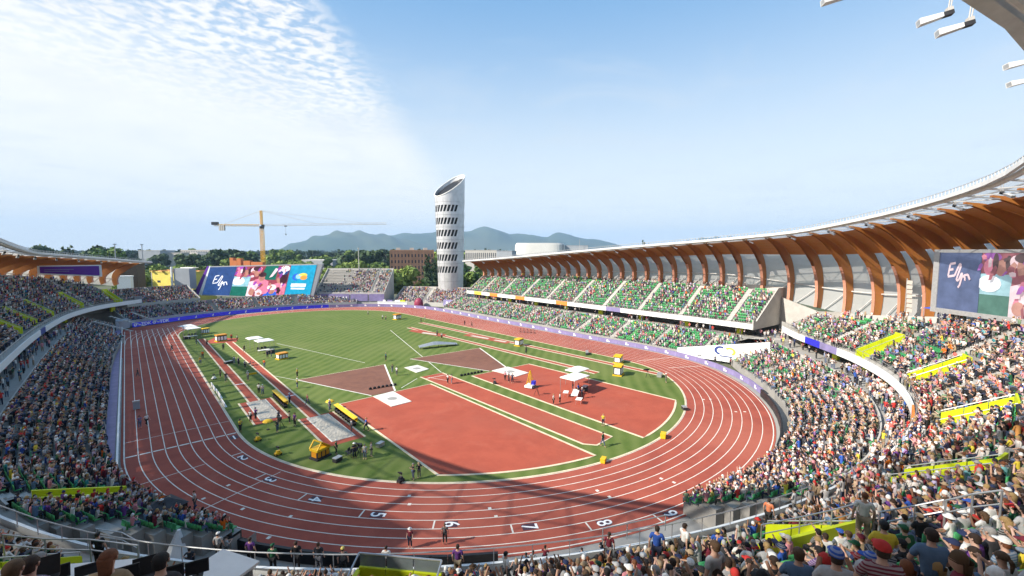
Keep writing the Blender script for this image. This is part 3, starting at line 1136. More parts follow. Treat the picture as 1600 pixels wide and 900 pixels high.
W_LOW = [(43, 162), (208, WB.u[-1])]
W_SKIP = lambda u, r: (145.6 < u < 147.6 and 1 <= r) or (u < 180 and u > 152 + (9 - r) * 1.35) or (u > WB.u[-1] - 5 and r < 3) or (200 < u < 216 and r > 2 + (u - 208) * 1.2)
E_LOW = [(0.5, EB.u[-1])]
E_SKIP = lambda u, r: r < 3 and u < 9
wroot = empty('grandstand', (-64, 0, 0))
tag(wroot, 'two-tier grandstand sweeping from the shaded left side round the near bend to the right', 'grandstand', 'grandstands')
add_terraces(WB, wroot, True, W_VOM, W_LOW, W_SKIP)
fascia(WB, wroot, accents={46: 'print_orange', 53: 'purple', 54: 'board_blue', 12: 'print_blue'})
end_wall(WB, wroot, 0, 'grey_wall', False); end_wall(WB, wroot, WB.n - 1, low=False)
eroot = empty('grandstand', (62, -14, 0))
tag(eroot, 'two-tier sunlit stand with many green seats along the far straight, under the wooden ribs', 'grandstand', 'grandstands')
add_terraces(EB, eroot, True, E_VOM, E_LOW, E_SKIP)
fascia(EB, eroot, accents={0: 'white_board', 7: 'purple', 15: 'print_orange', 18: 'print_orange', 20: 'print_yellow', 11: 'print_orange'})
end_wall(EB, eroot, 0, low=False); end_wall(EB, eroot, EB.n - 1)

# parapet round the deck's corner at the sunlit stand's near end
# vomitories: yellow side walls, grey landing, dark doorway, rail
for (u, e0, e1, wd) in W_VOM:
    i0, i1 = WB.idx(u - wd / 2), WB.idx(u + wd / 2)
    im = WB.idx(u)
    zfl = WB.zrow(im, int(round((e0 - FW) / RD)) - 1) - .12
    base = WB.P(im, e0)
    vr = empty('vomitory', (base[0], base[1], zfl))
    vr['vom'] = 1
    VOMS.append((vr, u, e0, e1))
    mb = MB()
    a0, a1, b1, b0 = WB.P(i0, e0), WB.P(i1, e0), WB.P(i1, e1), WB.P(i0, e1)
    mb.add([(a0[0], a0[1], zfl), (a1[0], a1[1], zfl), (b1[0], b1[1], zfl), (b0[0], b0[1], zfl)], [(0, 1, 2, 3)])
    mb.build('landing', 'concrete', vr, local=False)
    for ii, sg in ((i0, 1), (i1, -1)):
        T = WB.T[ii] * 0.16 * sg
        za = zfl - .6
        zb0 = WB.ztop(ii, e0) + .95
        zb1 = WB.ztop(ii, e1) + .75
        pa, pb = WB.P(ii, e0 - .35), WB.P(ii, e1)
        vs = []
        npan = 3
        for k in range(npan):
            f0, f1 = k / npan + .006, (k + 1) / npan - .006
            A2, B2 = pa + (pb - pa) * f0, pa + (pb - pa) * f1
            y0, y1 = zb0 + (zb1 - zb0) * f0, zb0 + (zb1 - zb0) * f1
            vs = []
            for q in (0, 1):
                for p, z in ((A2, za), (B2, za), (B2, y1), (A2, y0)):
                    vs.append((p[0] + T[0] * q, p[1] + T[1] * q, z))
            mb = MB()
            mb.add(vs, [(0, 1, 2, 3), (7, 6, 5, 4), (0, 4, 5, 1), (1, 5, 6, 2), (2, 6, 7, 3), (3, 7, 4, 0)])
            mb.build('side_panel', 'lime', vr, local=False)
        mb = MB()
        q0 = (pa[0], pa[1], zb0 + .18); q1 = (pb[0], pb[1], zb1 + .18)
        mb.tube(q0, q1, .035, n=5)
        mb.tube((pa[0], pa[1], zb0), q0, .03, n=4); mb.tube((pb[0], pb[1], zb1), q1, .03, n=4)
        mb.build('handrail', 'rail_metal', vr, local=False)
    # rear wall with doorway
    zb = WB.ztop(im, e1)
    pa, pb = WB.P(i0, e1), WB.P(i1, e1)
    mb = MB()
    for f0, f1, z0, z1 in ((0, .2, zfl, zb + 1.05), (.8, 1, zfl, zb + 1.05), (.2, .8, zfl + 1.9, zb + 1.05)):
        p = pa + (pb - pa) * f0; q = pa + (pb - pa) * f1
        n_ = WB.Nn[im] * .15
        if z1 > z0 + .05:
            vs = [(p[0], p[1], z0), (q[0], q[1], z0), (q[0], q[1], z1), (p[0], p[1], z1)]
            vs += [(x + n_[0], y + n_[1], z) for x, y, z in vs]
            mb.add(vs, [(0, 1, 2, 3), (7, 6, 5, 4), (0, 4, 5, 1), (1, 5, 6, 2), (2, 6, 7, 3), (3, 7, 4, 0)])
    mb.build('rear_wall', 'lime', vr, local=False)
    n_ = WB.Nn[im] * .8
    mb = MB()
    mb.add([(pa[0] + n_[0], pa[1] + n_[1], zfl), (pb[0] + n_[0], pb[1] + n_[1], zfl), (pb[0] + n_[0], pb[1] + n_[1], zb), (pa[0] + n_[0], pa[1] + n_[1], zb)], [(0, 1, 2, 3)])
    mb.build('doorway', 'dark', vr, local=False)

# yellow piers in the recess under the decks
ORD3 = ['', 'second ', 'third ', 'fourth ', 'fifth ', 'sixth ', 'seventh ', 'eighth ']


def recess_piers(bowl, us, which):
    for nk, u in enumerate(us):
        i = bowl.idx(u)
        p = bowl.P(i, 2.6)
        ang = math.atan2(bowl.T[i][1], bowl.T[i][0])
        mb = MB()
        mb.box((0, 0, 1.0), (1.5, 0.5, 2.0)); mb.box((0, -.0, 2.05), (1.8, .7, .12))
        o = mb.build('recess_pier', 'lime')
        o.location = (p[0], p[1], zlow(LROWS)); o.rotation_euler = (0, 0, ang)
        tag(o, ('nearest lime entrance pier under the %s' % which) if nk == 0 else '%slime entrance pier under the %s, counted from its near end' % (ORD3[nk], which), 'entrance pier', 'entrance piers under the decks')


recess_piers(EB, (4, 17, 30, 44, 58, 72, 86, 100), 'far right deck')
recess_piers(WB, [WB.u[-1] - d for d in (31, 25, 17, 4)], 'near right deck')
recess_piers(WB, [30, 8], 'left deck')


# aisles: pale steps through the decks
def aisle_us(bowl, start, step):
    return list(np.arange(start, bowl.u[-1] - 2, step))


AISLE_W = [u for u in aisle_us(WB, 8, 10.5)]
AISLE_E = [u for u in aisle_us(EB, 6, 12.0)]
AW = 1.15


def build_aisles(bowl, us, root, low_ok=lambda u: True, vom=(), rails=True):
    for u in us:
        i = bowl.idx(u)
        t = bowl.T[i]
        ang = math.atan2(t[1], t[0])
        mb = MB()
        nE = int((bowl.A[i, 3] - FW) / RD)
        if not any(abs(u - v[0]) < 2.2 for v in vom):
            for r in range(nE):
                p = bowl.P(i, FW + (r + .25) * RD)
                mb.box((p[0], p[1], bowl.zrow(i, r) + .11), (AW, RD * .5, .26), ang)
                p = bowl.P(i, FW + (r + .75) * RD)
                mb.box((p[0], p[1], bowl.zrow(i, r) + .23), (AW, RD * .5, .46), ang)
        if low_ok(u):
            for r in range(LROWS):
                p = bowl.P(i, LE0 + (r + .75) * LRD)
                mb.box((p[0], p[1], zlow(r) + .09), (AW, LRD * .5, .18), ang)
                p = bowl.P(i, LE0 + (r + .25) * LRD)
                mb.box((p[0], p[1], zlow(r) + .02), (AW, LRD * .5, .05), ang)
        if mb.v:
            o = mb.build('aisle_steps', 'concrete_pale', root, local=False)
        mb = MB()
        if low_ok(u) and rails:
            pts = []
            for r in range(0, LROWS + 1, 2):
                p = bowl.P(i, LE0 + r * LRD); pts.append((p[0], p[1], zlow(r) + .95))
                mb.tube((p[0], p[1], zlow(r) - .2), pts[-1], .03, n=4)
            mb.path(pts, .04, 5)
            mb.build('aisle_rail', 'rail_metal', root, local=False)


build_aisles(WB, AISLE_W, wroot, lambda u: u < 147 or u > 216, vom=W_VOM, rails=False)
build_aisles(EB, AISLE_E, eroot)

# low parapet at the front of the lower tiers and a handrail behind the walkway
for bowl, root, a, b in ((WB, wroot, WB.idx(43), WB.idx(149)), (WB, wroot, WB.idx(212), WB.n - 6), (EB, eroot, 11, EB.n - 1)):
    A, B, A2, B2 = [], [], [], []
    rl = []
    for q in range(a, b):
        p = bowl.P(q, LE0 - .02); p2 = bowl.P(q, LE0 + .14)
        A.append((p[0], p[1], 0)); B.append((p[0], p[1], 1.25)); A2.append((p2[0], p2[1], .9)); B2.append((p2[0], p2[1], 1.25))
        r_ = bowl.P(q, LE0 + LROWS * LRD + .15); rl.append((r_[0], r_[1], zlow(LROWS) + .55))
    mb = MB()
    mb.strip(A, B); mb.strip(B, B2); mb.strip(B2, A2)
    mb.build('front_parapet', 'concrete', root, local=False)
    mb = MB()
    lo_, hi_ = [], []
    lo2, hi2 = [], []
    for q in range(a, b):
        r_ = bowl.P(q, LE0 + LROWS * LRD + .05); r2 = bowl.P(q, LE0 + LROWS * LRD + .2)
        lo_.append((r_[0], r_[1], zlow(LROWS) - .3)); hi_.append((r_[0], r_[1], zlow(LROWS) + .5))
        lo2.append((r2[0], r2[1], zlow(LROWS))); hi2.append((r2[0], r2[1], zlow(LROWS) + .5))
    mb.strip(lo_, hi_); mb.strip(hi_, hi2); mb.strip(hi2, lo2)
    mb.build('walkway_parapet', 'concrete_pale', root, local=False)


# end walls of the lower tier on both sides of the photographers' pit, and the lime wall of the tier's own stair entrance
def low_wall(u, name, m, e0=LE0, hgt=.9, e1=-.2):
    i = WB.idx(u)
    T = WB.T[i] * .2
    r0 = (e0 - LE0) / LRD
    pr = [(e0, 0), (e0, zlow(r0) + hgt), (min(e1, LE0 + LROWS * LRD), zlow((min(e1, LE0 + LROWS * LRD) - LE0) / LRD) + hgt), (e1 + .01, zlow((min(e1, LE0 + LROWS * LRD) - LE0) / LRD) + hgt), (e1 + .01, 0)]
    vs = []
    for q_ in (0, 1):
        for e, z in pr:
            p = WB.P(i, e) + T * q_
            vs.append((p[0], p[1], z))
    n = len(pr)
    mb = MB()
    mb.add(vs, [tuple(range(n)), tuple(range(2 * n - 1, n - 1, -1))] + [(k, (k + 1) % n, n + (k + 1) % n, n + k) for k in range(n)])
    return mb.build(name, m, wroot, local=False)


def row_ends(us_of_row, name):
    mb = MB()
    for r in range(LROWS):
        i = WB.idx(us_of_row(r))
        a, b = WB.P(i, LE0 + r * LRD), WB.P(i, LE0 + (r + 1) * LRD)
        mb.add([(a[0], a[1], 0), (b[0], b[1], 0), (b[0], b[1], zlow(r) + .05), (a[0], a[1], zlow(r) + .05)], [(0, 1, 2, 3)])
        if r < LROWS - 1:
            j = WB.idx(us_of_row(r + 1))
            for q_ in range(min(i, j), max(i, j)):
                c, d = WB.P(q_, LE0 + (r + 1) * LRD), WB.P(q_ + 1, LE0 + (r + 1) * LRD)
                mb.add([(c[0], c[1], 0), (d[0], d[1], 0), (d[0], d[1], zlow(r) + .05), (c[0], c[1], zlow(r) + .05)], [(0, 1, 2, 3)])
    mb.build(name, 'concrete', wroot, local=False)


row_ends(lambda r: 152 + (9 - r) * 1.35, 'stepped_end'); row_ends(lambda r: 208 + max(0, r - 2) / 1.2, 'stepped_end')
# concourse that links the two stands behind the white banner wall
P_ = [EB.P(0, LE0 + 2.6), EB.P(EB.idx(9.5), LE0 + 2.6), EB.P(EB.idx(9.5), LE0 + 3 * LRD + .1), EB.P(0, LE0 + 3 * LRD + .1)]
mb = MB(); mb.prism([tuple(p) for p in P_], 0, zlow(2)); mb.build('link_landing', 'concrete_pale', eroot, local=False)
P_ = [WB.P(WB.n - 1, LE0 + 4), WB.P(WB.n - 1, 14), EB.P(0, 14), EB.P(0, LE0 + 4)]
mb = MB(); mb.prism([tuple(p) for p in P_], 0, 4.36); mb.build('link_concourse', 'concrete_pale', eroot, local=False)
a_, b_ = WB.P(WB.n - 1, 9.5), EB.P(0, 13.5)
mb = MB(); mb.slab([(a_[0], a_[1], 4.3), (b_[0], b_[1], 4.3), (b_[0], b_[1], 12.5), (a_[0], a_[1], 9.5)], .3); mb.build('link_wall', 'concrete_pale', eroot, local=False)
le = empty('stair_entrance', (*WB.P(WB.idx(146.5), -6), 0))
tag(le, 'long lime stair wall across the lower tier at lower left, beside the violet walkway', 'stair entrance', 'lime stair entrances')
for u in (145.6, 147.6):
    o = low_wall(u, 'side_wall', 'lime', LE0 + .9, .6, LE0 + 8 * LRD)
    o.parent = le; o.location = -Vector(le.location)

# ---- north end stands
class Block:
    """straight-rowed stand: front polyline, rows rising outward (to the left of travel)"""

    def __init__(s, front, rows, rd, rise, z0, step=1.0):
        A = np.array(front, float)
        d = np.r_[0, np.cumsum(np.hypot(*np.diff(A, axis=0).T))]
        n = max(2, int(d[-1] / step))
        u = np.linspace(0, d[-1], n + 1)
        s.A = np.stack([np.interp(u, d, A[:, k]) for k in (0, 1)], 1)
        s.u = u; s.n = n + 1
        T = np.gradient(s.A, axis=0); T /= np.hypot(T[:, 0], T[:, 1])[:, None]
        s.T = T
        s.Nn = np.stack([-T[:, 1], T[:, 0]], 1)
        s.rows, s.rd, s.rise, s.z0 = rows, rd, rise, z0

    def P(s, i, e):
        return s.A[i] + s.Nn[i] * e

    def z(s, r):
        return s.z0 + s.rise * r

    def idx(s, u):
        return int(round(min(max(u, 0), s.u[-1]) / s.u[-1] * (s.n - 1)))

    def build(s, root, m='concrete', back=0.9):
        mb = MB()
        for i in range(s.n - 1):
            for r in range(s.rows):
                p0, p1 = s.P(i, r * s.rd), s.P(i + 1, r * s.rd)
                q0, q1 = s.P(i, (r + 1) * s.rd), s.P(i + 1, (r + 1) * s.rd)
                zl = s.z(r); zp = s.z(r - 1) if r else 0
                mb.add([(p0[0], p0[1], zp), (p1[0], p1[1], zp), (p1[0], p1[1], zl), (p0[0], p0[1], zl)], [(0, 1, 2, 3)])
                mb.add([(p0[0], p0[1], zl), (p1[0], p1[1], zl), (q1[0], q1[1], zl), (q0[0], q0[1], zl)], [(0, 1, 2, 3)])
            q0, q1 = s.P(i, s.rows * s.rd), s.P(i + 1, s.rows * s.rd)
            mb.add([(q0[0], q0[1], 0), (q1[0], q1[1], 0), (q1[0], q1[1], s.z(s.rows) + back), (q0[0], q0[1], s.z(s.rows) + back)], [(0, 1, 2, 3)])
        o = mb.build('terrace', m, root, local=False)
        for i in (0, s.n - 1):
            T = s.T[i] * (0.2 if i == 0 else -.2)
            pr = [(0, 0), (0, s.z0 + .9), (s.rows * s.rd, s.z(s.rows) + .9), (s.rows * s.rd, 0)]
            vs = []
            for q in (0, -1):
                for e, z in pr:
                    p = s.P(i, e) + T * q; vs.append((p[0], p[1], z))
            mb = MB()
            mb.add(vs, [(0, 1, 2, 3), (7, 6, 5, 4), (0, 4, 5, 1), (1, 5, 6, 2), (2, 6, 7, 3), (3, 7, 4, 0)])
            mb.build('end_wall', 'concrete_pale', root, local=False)
        mb = MB()
        A = [(*s.P(i, -.05), 0) for i in range(s.n)]; B = [(*s.P(i, -.05), s.z0 + .75) for i in range(s.n)]
        D = [(*s.P(i, .12), s.z0 + .75) for i in range(s.n)]; E_ = [(*s.P(i, .12), s.z0) for i in range(s.n)]
        mb.strip(A, B); mb.strip(B, D); mb.strip(D, E_)
        mb.build('front_parapet', 'concrete_pale', root, local=False)
        return o


WS = Block([(-49.6, 44.5), (-49.7, 67.5)], LROWS, LRD, LRISE, LZ0)
wsr = empty('bleacher', (-54, 56, 0))
tag(wsr, 'shaded straight block of packed seats at the far end of the left stand', 'bleacher', 'bleachers')
WS.build(wsr, 'concrete', .3)
# (front runs from right to left as seen from the field so that outward is on the left of travel reversed)
NB = Block([(-46.5, 72.5), (-38.2, 77.2), (-29.2, 81.6), (-17.0, 84.8), (-6, 86.0), (4.6, 85.2), (15, 82.5), (26.5, 77.4)], 9, .85, .36, 1.1)
nroot = empty('grandstand', (-12, 88, 0))
tag(nroot, 'low shaded stand full of people behind the blue boards of the far bend', 'grandstand', 'grandstands')
NB.build(nroot)
LB = Block([(-48, 92), (-37, 99), (-25, 104)], 10, .85, .48, 4.2)
lroot = empty('bleacher', (-38, 102, 0))
tag(lroot, 'packed bleacher block in the far left corner below the yellow sheathed building', 'bleacher', 'bleachers')
LB.build(lroot)
BB = Block([(14.5, 91.0), (23, 83.6), (36.2, 71.4)], 15, .9, .64, 4.9)
broot = empty('bleacher', (26, 84, 0))
tag(broot, 'steep bleacher with grey empty seats at left and a violet front beside the video board', 'bleacher', 'bleachers')
BB.build(broot, 'concrete_pale')
RB = Block([(39.5, 70), (47.5, 60), (53.5, 50), (56.5, 44.8)], 13, .9, .42, 1.0)
rroot = empty('bleacher', (50, 62, 0))
tag(rroot, 'sunlit bleacher full of pale-clothed people at the foot of the silver tower', 'bleacher', 'bleachers')
RB.build(rroot, 'concrete_pale')
# violet hoarding on the steep bleacher's front
mb = MB()
for a, b in ((0, .49), (.51, .76), (.78, 1)):
    p = BB.A[0] + (BB.A[-1] - BB.A[0]) * a; q = BB.A[0] + (BB.A[-1] - BB.A[0]) * b
    n_ = -BB.Nn[0] * .3
    mb = MB()
    mb.slab([(p[0] + n_[0], p[1] + n_[1], 2.0), (q[0] + n_[0], q[1] + n_[1], 2.0), (q[0] + n_[0], q[1] + n_[1], 5.0), (p[0] + n_[0], p[1] + n_[1], 5.0)], .2)
    mb.build('hoarding', 'purple', broot, local=False)
mb = MB()
for k, (wd, hh) in enumerate(((.8, .8), (.5, .6), (.5, .6), (.5, .6), (.5, .6))):
    f = .27 + .045 * k
    p = BB.A[0] + (BB.A[-1] - BB.A[0]) * f - BB.Nn[0] * .36
    ang = math.atan2(BB.T[0][1], BB.T[0][0])
    mb.box((p[0], p[1], 3.6), (wd, .04, hh), ang)
mb.build('white_mark', 'print_white', broot, local=False)
for f in (.78,):
    mb = MB()
    i = BB.idx(BB.u[-1] * .80)
    p, q = BB.P(i, 0), BB.P(i, 15 * .9)
    mb.tube((p[0], p[1], 5.8), (q[0], q[1], 5.8 + 15 * .64), .14, n=6)
    mb.build('aisle_rail', 'concrete_pale', broot, local=False)

# white banner wall at the tunnel between the two stands, with its emblem
tw = empty('banner_wall', (46, -66, 0))
tag(tw, 'long white triangular banner wall beside the violet boards where the far stand ends', 'banner wall')
mb = MB()
A_, B_ = Vector((45.6, -57.2, 0)), Vector((48.2, -75.0, 0))
mb.slab([(A_.x, A_.y, .35), (B_.x, B_.y, .35), (B_.x, B_.y, 5.5), (A_.x, A_.y, 1.9)][::-1], .4)
mb.build('panel', 'white_board', tw, local=False)
dn = (B_ - A_).normalized(); nw = Vector((dn.y, -dn.x, 0))
if nw.x > 0:
    nw = -nw
for f, z, w_, h_, m in ((.50, 2.6, 1.2, 1.2, 'print_blue'), (.60, 2.6, 1.1, 1.1, 'print_yellow'), (.56, 1.5, 2.4, .16, 'print_blue')):
    p = A_.lerp(B_, f) + nw * .47
    mb = MB()
    if h_ > .2:
        vs = []
        nn_ = 14
        for k in range(nn_ + 1):
            a = R(60 + 200 * k / nn_) if m == 'print_blue' else R(-60 + 200 * k / nn_)
            for rr_ in (.62, 1.0):
                vs.append(tuple(p + dn * (math.cos(a) * rr_ * w_) + Vector((0, 0, z + math.sin(a) * rr_ * h_ * .75))))
        mb.add(vs, [(2 * k, 2 * k + 1, 2 * k + 3, 2 * k + 2) for k in range(nn_)])
    else:
        mb.box((p.x, p.y, z), (w_, .04, h_), math.atan2(dn.y, dn.x))
    mb.build('emblem', m, tw, local=False)

# ramp wall closing the shaded stand's north end by the sprint chute
mb = MB()
mb.prism([(-49.4, 66), (-48.6, 66), (-46.2, 70.6), (-46.6, 72.4), (-49.4, 73)], 0, 2.6)
o = mb.build('ramp_wall', 'grey_wall')
tag(o, 'blue grey ramp wall at the end of the left straight beside the lettered boards', 'wall')

# ------------------------------------------------------------------ people
SKINS = [(0.56, 0.34, 0.25), (0.50, 0.29, 0.20), (0.62, 0.40, 0.31), (0.42, 0.23, 0.15), (0.20, 0.10, 0.06), (0.30, 0.16, 0.10)]
SKW = [.30, .26, .2, .1, .06, .08]
HAIRS = {'dark brown': (0.035, 0.02, 0.013), 'brown': (0.09, 0.05, 0.025), 'black': (0.012, 0.01, 0.01), 'blond': (0.34, 0.22, 0.09), 'grey': (0.30, 0.29, 0.28), 'auburn': (0.16, 0.055, 0.022)}
SHIRTS = {'white': (0.74, 0.73, 0.70), 'pale grey': (0.42, 0.42, 0.42), 'charcoal': (0.05, 0.05, 0.055), 'navy': (0.02, 0.03, 0.085), 'black': (0.018, 0.018, 0.02), 'dark green': (0.02, 0.10, 0.045),
          'maroon': (0.16, 0.02, 0.035), 'red': (0.50, 0.035, 0.03), 'pink': (0.62, 0.25, 0.28), 'slate blue': (0.10, 0.17, 0.27), 'royal blue': (0.03, 0.09, 0.38), 'yellow': (0.66, 0.50, 0.05),
          'orange': (0.75, 0.15, 0.008), 'teal': (0.03, 0.22, 0.24), 'purple': (0.12, 0.04, 0.20), 'tan': (0.36, 0.26, 0.16), 'lavender': (0.40, 0.34, 0.50)}
SHW = np.array([.17, .12, .09, .12, .11, .06, .05, .05, .05, .07, .03, .02, .015, .04, .04, .06, .03]); SHW /= SHW.sum()
TROU = [(0.02, 0.025, 0.05), (0.03, 0.03, 0.032), (0.10, 0.13, 0.2), (0.30, 0.24, 0.16), (0.015, 0.015, 0.017), (0.2, 0.2, 0.2)]


def skin_mesh(name, verts, edges, radii, root=0, sub=1):
    me = bpy.data.meshes.new(name)
    me.from_pydata(verts, edges, [])
    o = bpy.data.objects.new(name, me)
    C.objects.link(o)
    o.modifiers.new('skin', 'SKIN').use_smooth_shade = True
    for i, v in enumerate(me.skin_vertices[0].data):
        r_ = radii[i]
        v.radius = r_ if isinstance(r_, tuple) else (r_, r_)
        v.use_root = (i == root)
    if sub:
        sm = o.modifiers.new('sub', 'SUBSURF')
        sm.levels = sub; sm.render_levels = sub
    dg = bpy.context.evaluated_depsgraph_get()
    dg.update()
    out = bpy.data.meshes.new_from_object(o.evaluated_get(dg))
    out.name = name
    bpy.data.objects.remove(o)
    return out


def joints(pose):
    """named joints of a figure facing +Y; z=0 is the floor"""
    J = {}
    if pose.startswith('sit'):
        lean = {'sit': .04, 'sit_lean': .16, 'sit_phone': .02, 'sit_clap': .05, 'sit_cross': 0.0, 'sit_turn': .03}[pose]
        J['pelvis'] = (0, 0, .50); J['waist'] = (0, lean * .3, .68); J['chest'] = (0, lean * .75, .90); J['neckb'] = (0, lean + .01, 1.05); J['neck'] = (0, lean + .03, 1.12)
        J['head'] = (0, lean + .055, 1.22); J['crown'] = (0, lean + .045, 1.315)
        for s_, n in ((-1, 'l'), (1, 'r')):
            J['sh' + n] = (s_ * .17, lean * .95, 1.02)
            J['hip' + n] = (s_ * .09, .03, .49); J['knee' + n] = (s_ * .13, .45, .50); J['ank' + n] = (s_ * .12, .43, .09); J['toe' + n] = (s_ * .14, .58, .04)
            if pose in ('sit', 'sit_turn'):
                J['el' + n] = (s_ * .25, lean + .06, .77); J['wr' + n] = (s_ * .13, lean + .27, .64)
            elif pose == 'sit_lean':
                J['el' + n] = (s_ * .22, lean + .17, .78); J['wr' + n] = (s_ * .05, lean + .36, .76)
            elif pose == 'sit_clap':
                J['el' + n] = (s_ * .25, lean + .12, .80); J['wr' + n] = (s_ * .045, lean + .33, .97)
            elif pose == 'sit_cross':
                J['el' + n] = (s_ * .26, lean + .09, .79); J['wr' + n] = (-s_ * .06, lean + .22, .83 + .03 * s_)
            elif pose == 'sit_phone':
                if s_ == 1:
                    J['el' + n] = (.25, lean + .2, .95); J['wr' + n] = (.13, lean + .36, 1.18)
                else:
                    J['el' + n] = (-.25, lean + .06, .77); J['wr' + n] = (-.12, lean + .27, .64)
    else:
        J['pelvis'] = (0, 0, .95); J['waist'] = (0, .01, 1.10); J['chest'] = (0, .015, 1.30); J['neckb'] = (0, 0, 1.45); J['neck'] = (0, .01, 1.52)
        J['head'] = (0, .025, 1.62); J['crown'] = (0, .015, 1.715)
        st = {'stand': .0, 'walk': .20, 'stand_arms': .0, 'stand_hips': .02}[pose]
        for s_, n in ((-1, 'l'), (1, 'r')):
            J['sh' + n] = (s_ * .175, 0, 1.42)
            J['hip' + n] = (s_ * .09, 0, .92); J['knee' + n] = (s_ * .11, s_ * st * .9 + .02, .50); J['ank' + n] = (s_ * .12, s_ * st * 1.3 - .02 - (0.08 if st and s_ < 0 else 0), .09); J['toe' + n] = (s_ * .14, s_ * st * 1.3 + .14, .04)
            if pose == 'stand_arms':
                J['el' + n] = (s_ * .27, .10, 1.20); J['wr' + n] = (s_ * .10, .30, 1.30)
            elif pose == 'stand_hips':
                J['el' + n] = (s_ * .36, -.06, 1.20); J['wr' + n] = (s_ * .18, .06, 1.02)
            else:
                J['el' + n] = (s_ * .25, -s_ * st * .5 - .02, 1.16); J['wr' + n] = (s_ * .25, -s_ * st * .9 + .08, .92)
    return J


def build_person_meshes(pose, detail=1):
    J = joints(pose)
    names = ['pelvis', 'waist', 'chest', 'neckb', 'neck', 'head', 'crown']
    E_ = [(0, 1), (1, 2), (2, 3), (3, 4), (4, 5), (5, 6)]
    rad = [(.12, .09), (.108, .078), (.118, .08), (.065, .06), (.052, .055), (.082, .098), (.058, .07)]
    V = [J[n] for n in names]
    tips = []
    for n in 'lr':
        o_ = len(V)
        el, wr = Vector(J['el' + n]), Vector(J['wr' + n])
        hd = wr + (wr - el).normalized() * .075
        V += [J['sh' + n], J['el' + n], J['wr' + n], tuple(hd)]
        rad += [(.058, .058), (.042, .042), (.029, .032), (.026, .040)]
        E_ += [(2, o_), (o_, o_ + 1), (o_ + 1, o_ + 2), (o_ + 2, o_ + 3)]
        tips.append((wr, hd, -1 if n == 'l' else 1))
        o_ = len(V)
        V += [J['hip' + n], J['knee' + n], J['ank' + n], J['toe' + n]]
        rad += [(.088, .088), (.058, .058), (.04, .045), (.034, .04)]
        E_ += [(0, o_), (o_, o_ + 1), (o_ + 1, o_ + 2), (o_ + 2, o_ + 3)]
    body = skin_mesh('person', V, E_, rad, 0, detail)
    bm = bmesh.new(); bm.from_mesh(body)

    def taper(p, q, r0, r1, n=4):
        m_ = MB(); m_.tube(p, q, r0, r1, n)
        vv = [bm.verts.new(v) for v in m_.v]
        for f in m_.f:
            try:
                bm.faces.new([vv[i] for i in f])
            except ValueError:
                pass
    # fingers, thumbs
    for wr, hd, s_ in tips:
        d = (hd - wr).normalized()
        side = d.cross(Vector((0, 0, 1)))
        if side.length < .1:
            side = Vector((1, 0, 0))
        side.normalize()
        dn = side.cross(d) * (-.35)
        for k, ln in enumerate((.062, .075, .070, .055)):
            b_ = hd + side * ((k - 1.5) * .018)
            mid = b_ + d * ln * .55
            tip = mid + (d + dn * (1 if dn.z < 0 else -1)).normalized() * ln * .5
            taper(b_ - d * .01, mid, .0095, .0085); taper(mid, tip, .0085, .006)
        tb = wr + d * .03 - side * s_ * .03
        taper(tb, tb + (d * .6 - side * s_ * .8).normalized() * .05, .011, .008)
    # nose, ears, chin
    h = Vector(J['head'])
    taper(h + Vector((0, .085, .012)), h + Vector((0, .118, -.018)), .010, .015, 4)
    for s_ in (-1, 1):
        taper(h + Vector((s_ * .074, -.005, -.02)), h + Vector((s_ * .092, -.012, .025)), .016, .014, 4)
    bm.to_mesh(body); bm.free()
    # shirt: torso and upper arms
    Vs = [J['pelvis'], J['waist'], J['chest'], J['neckb']]
    Vs[0] = (Vs[0][0], Vs[0][1], Vs[0][2] - .01)
    rs = [(.150, .118), (.142, .112), (.158, .118), (.082, .072)]
    Es = [(0, 1), (1, 2), (2, 3)]
    for n in 'lr':
        o_ = len(Vs)
        sh, el = Vector(J['sh' + n]), Vector(J['el' + n])
        Vs += [J['sh' + n], tuple(sh.lerp(el, .75))]
        rs += [(.074, .074), (.062, .062)]
        Es += [(2, o_), (o_, o_ + 1)]
    shirt = skin_mesh('shirt', Vs, Es, rs, 0, detail)
    Vt = [J['pelvis']]
    rt = [(.158, .125)]
    Et = []
    for n in 'lr':
        o_ = len(Vt)
        kn, an = Vector(J['knee' + n]), Vector(J['ank' + n])
        Vt += [J['hip' + n], J['knee' + n], tuple(kn.lerp(an, .8))]
        rt += [(.105, .105), (.074, .074), (.058, .058)]
        Et += [(0, o_), (o_, o_ + 1), (o_ + 1, o_ + 2)]
    trou = skin_mesh('trousers', Vt, Et, rt, 0, detail)
    body.materials.append(MATS['skin']); shirt.materials.append(MATS['cloth']); trou.materials.append(MATS['cloth'])
    for me in (body, shirt, trou):
        me.polygons.foreach_set('use_smooth', [True] * len(me.polygons))
    return body, shirt, trou, J


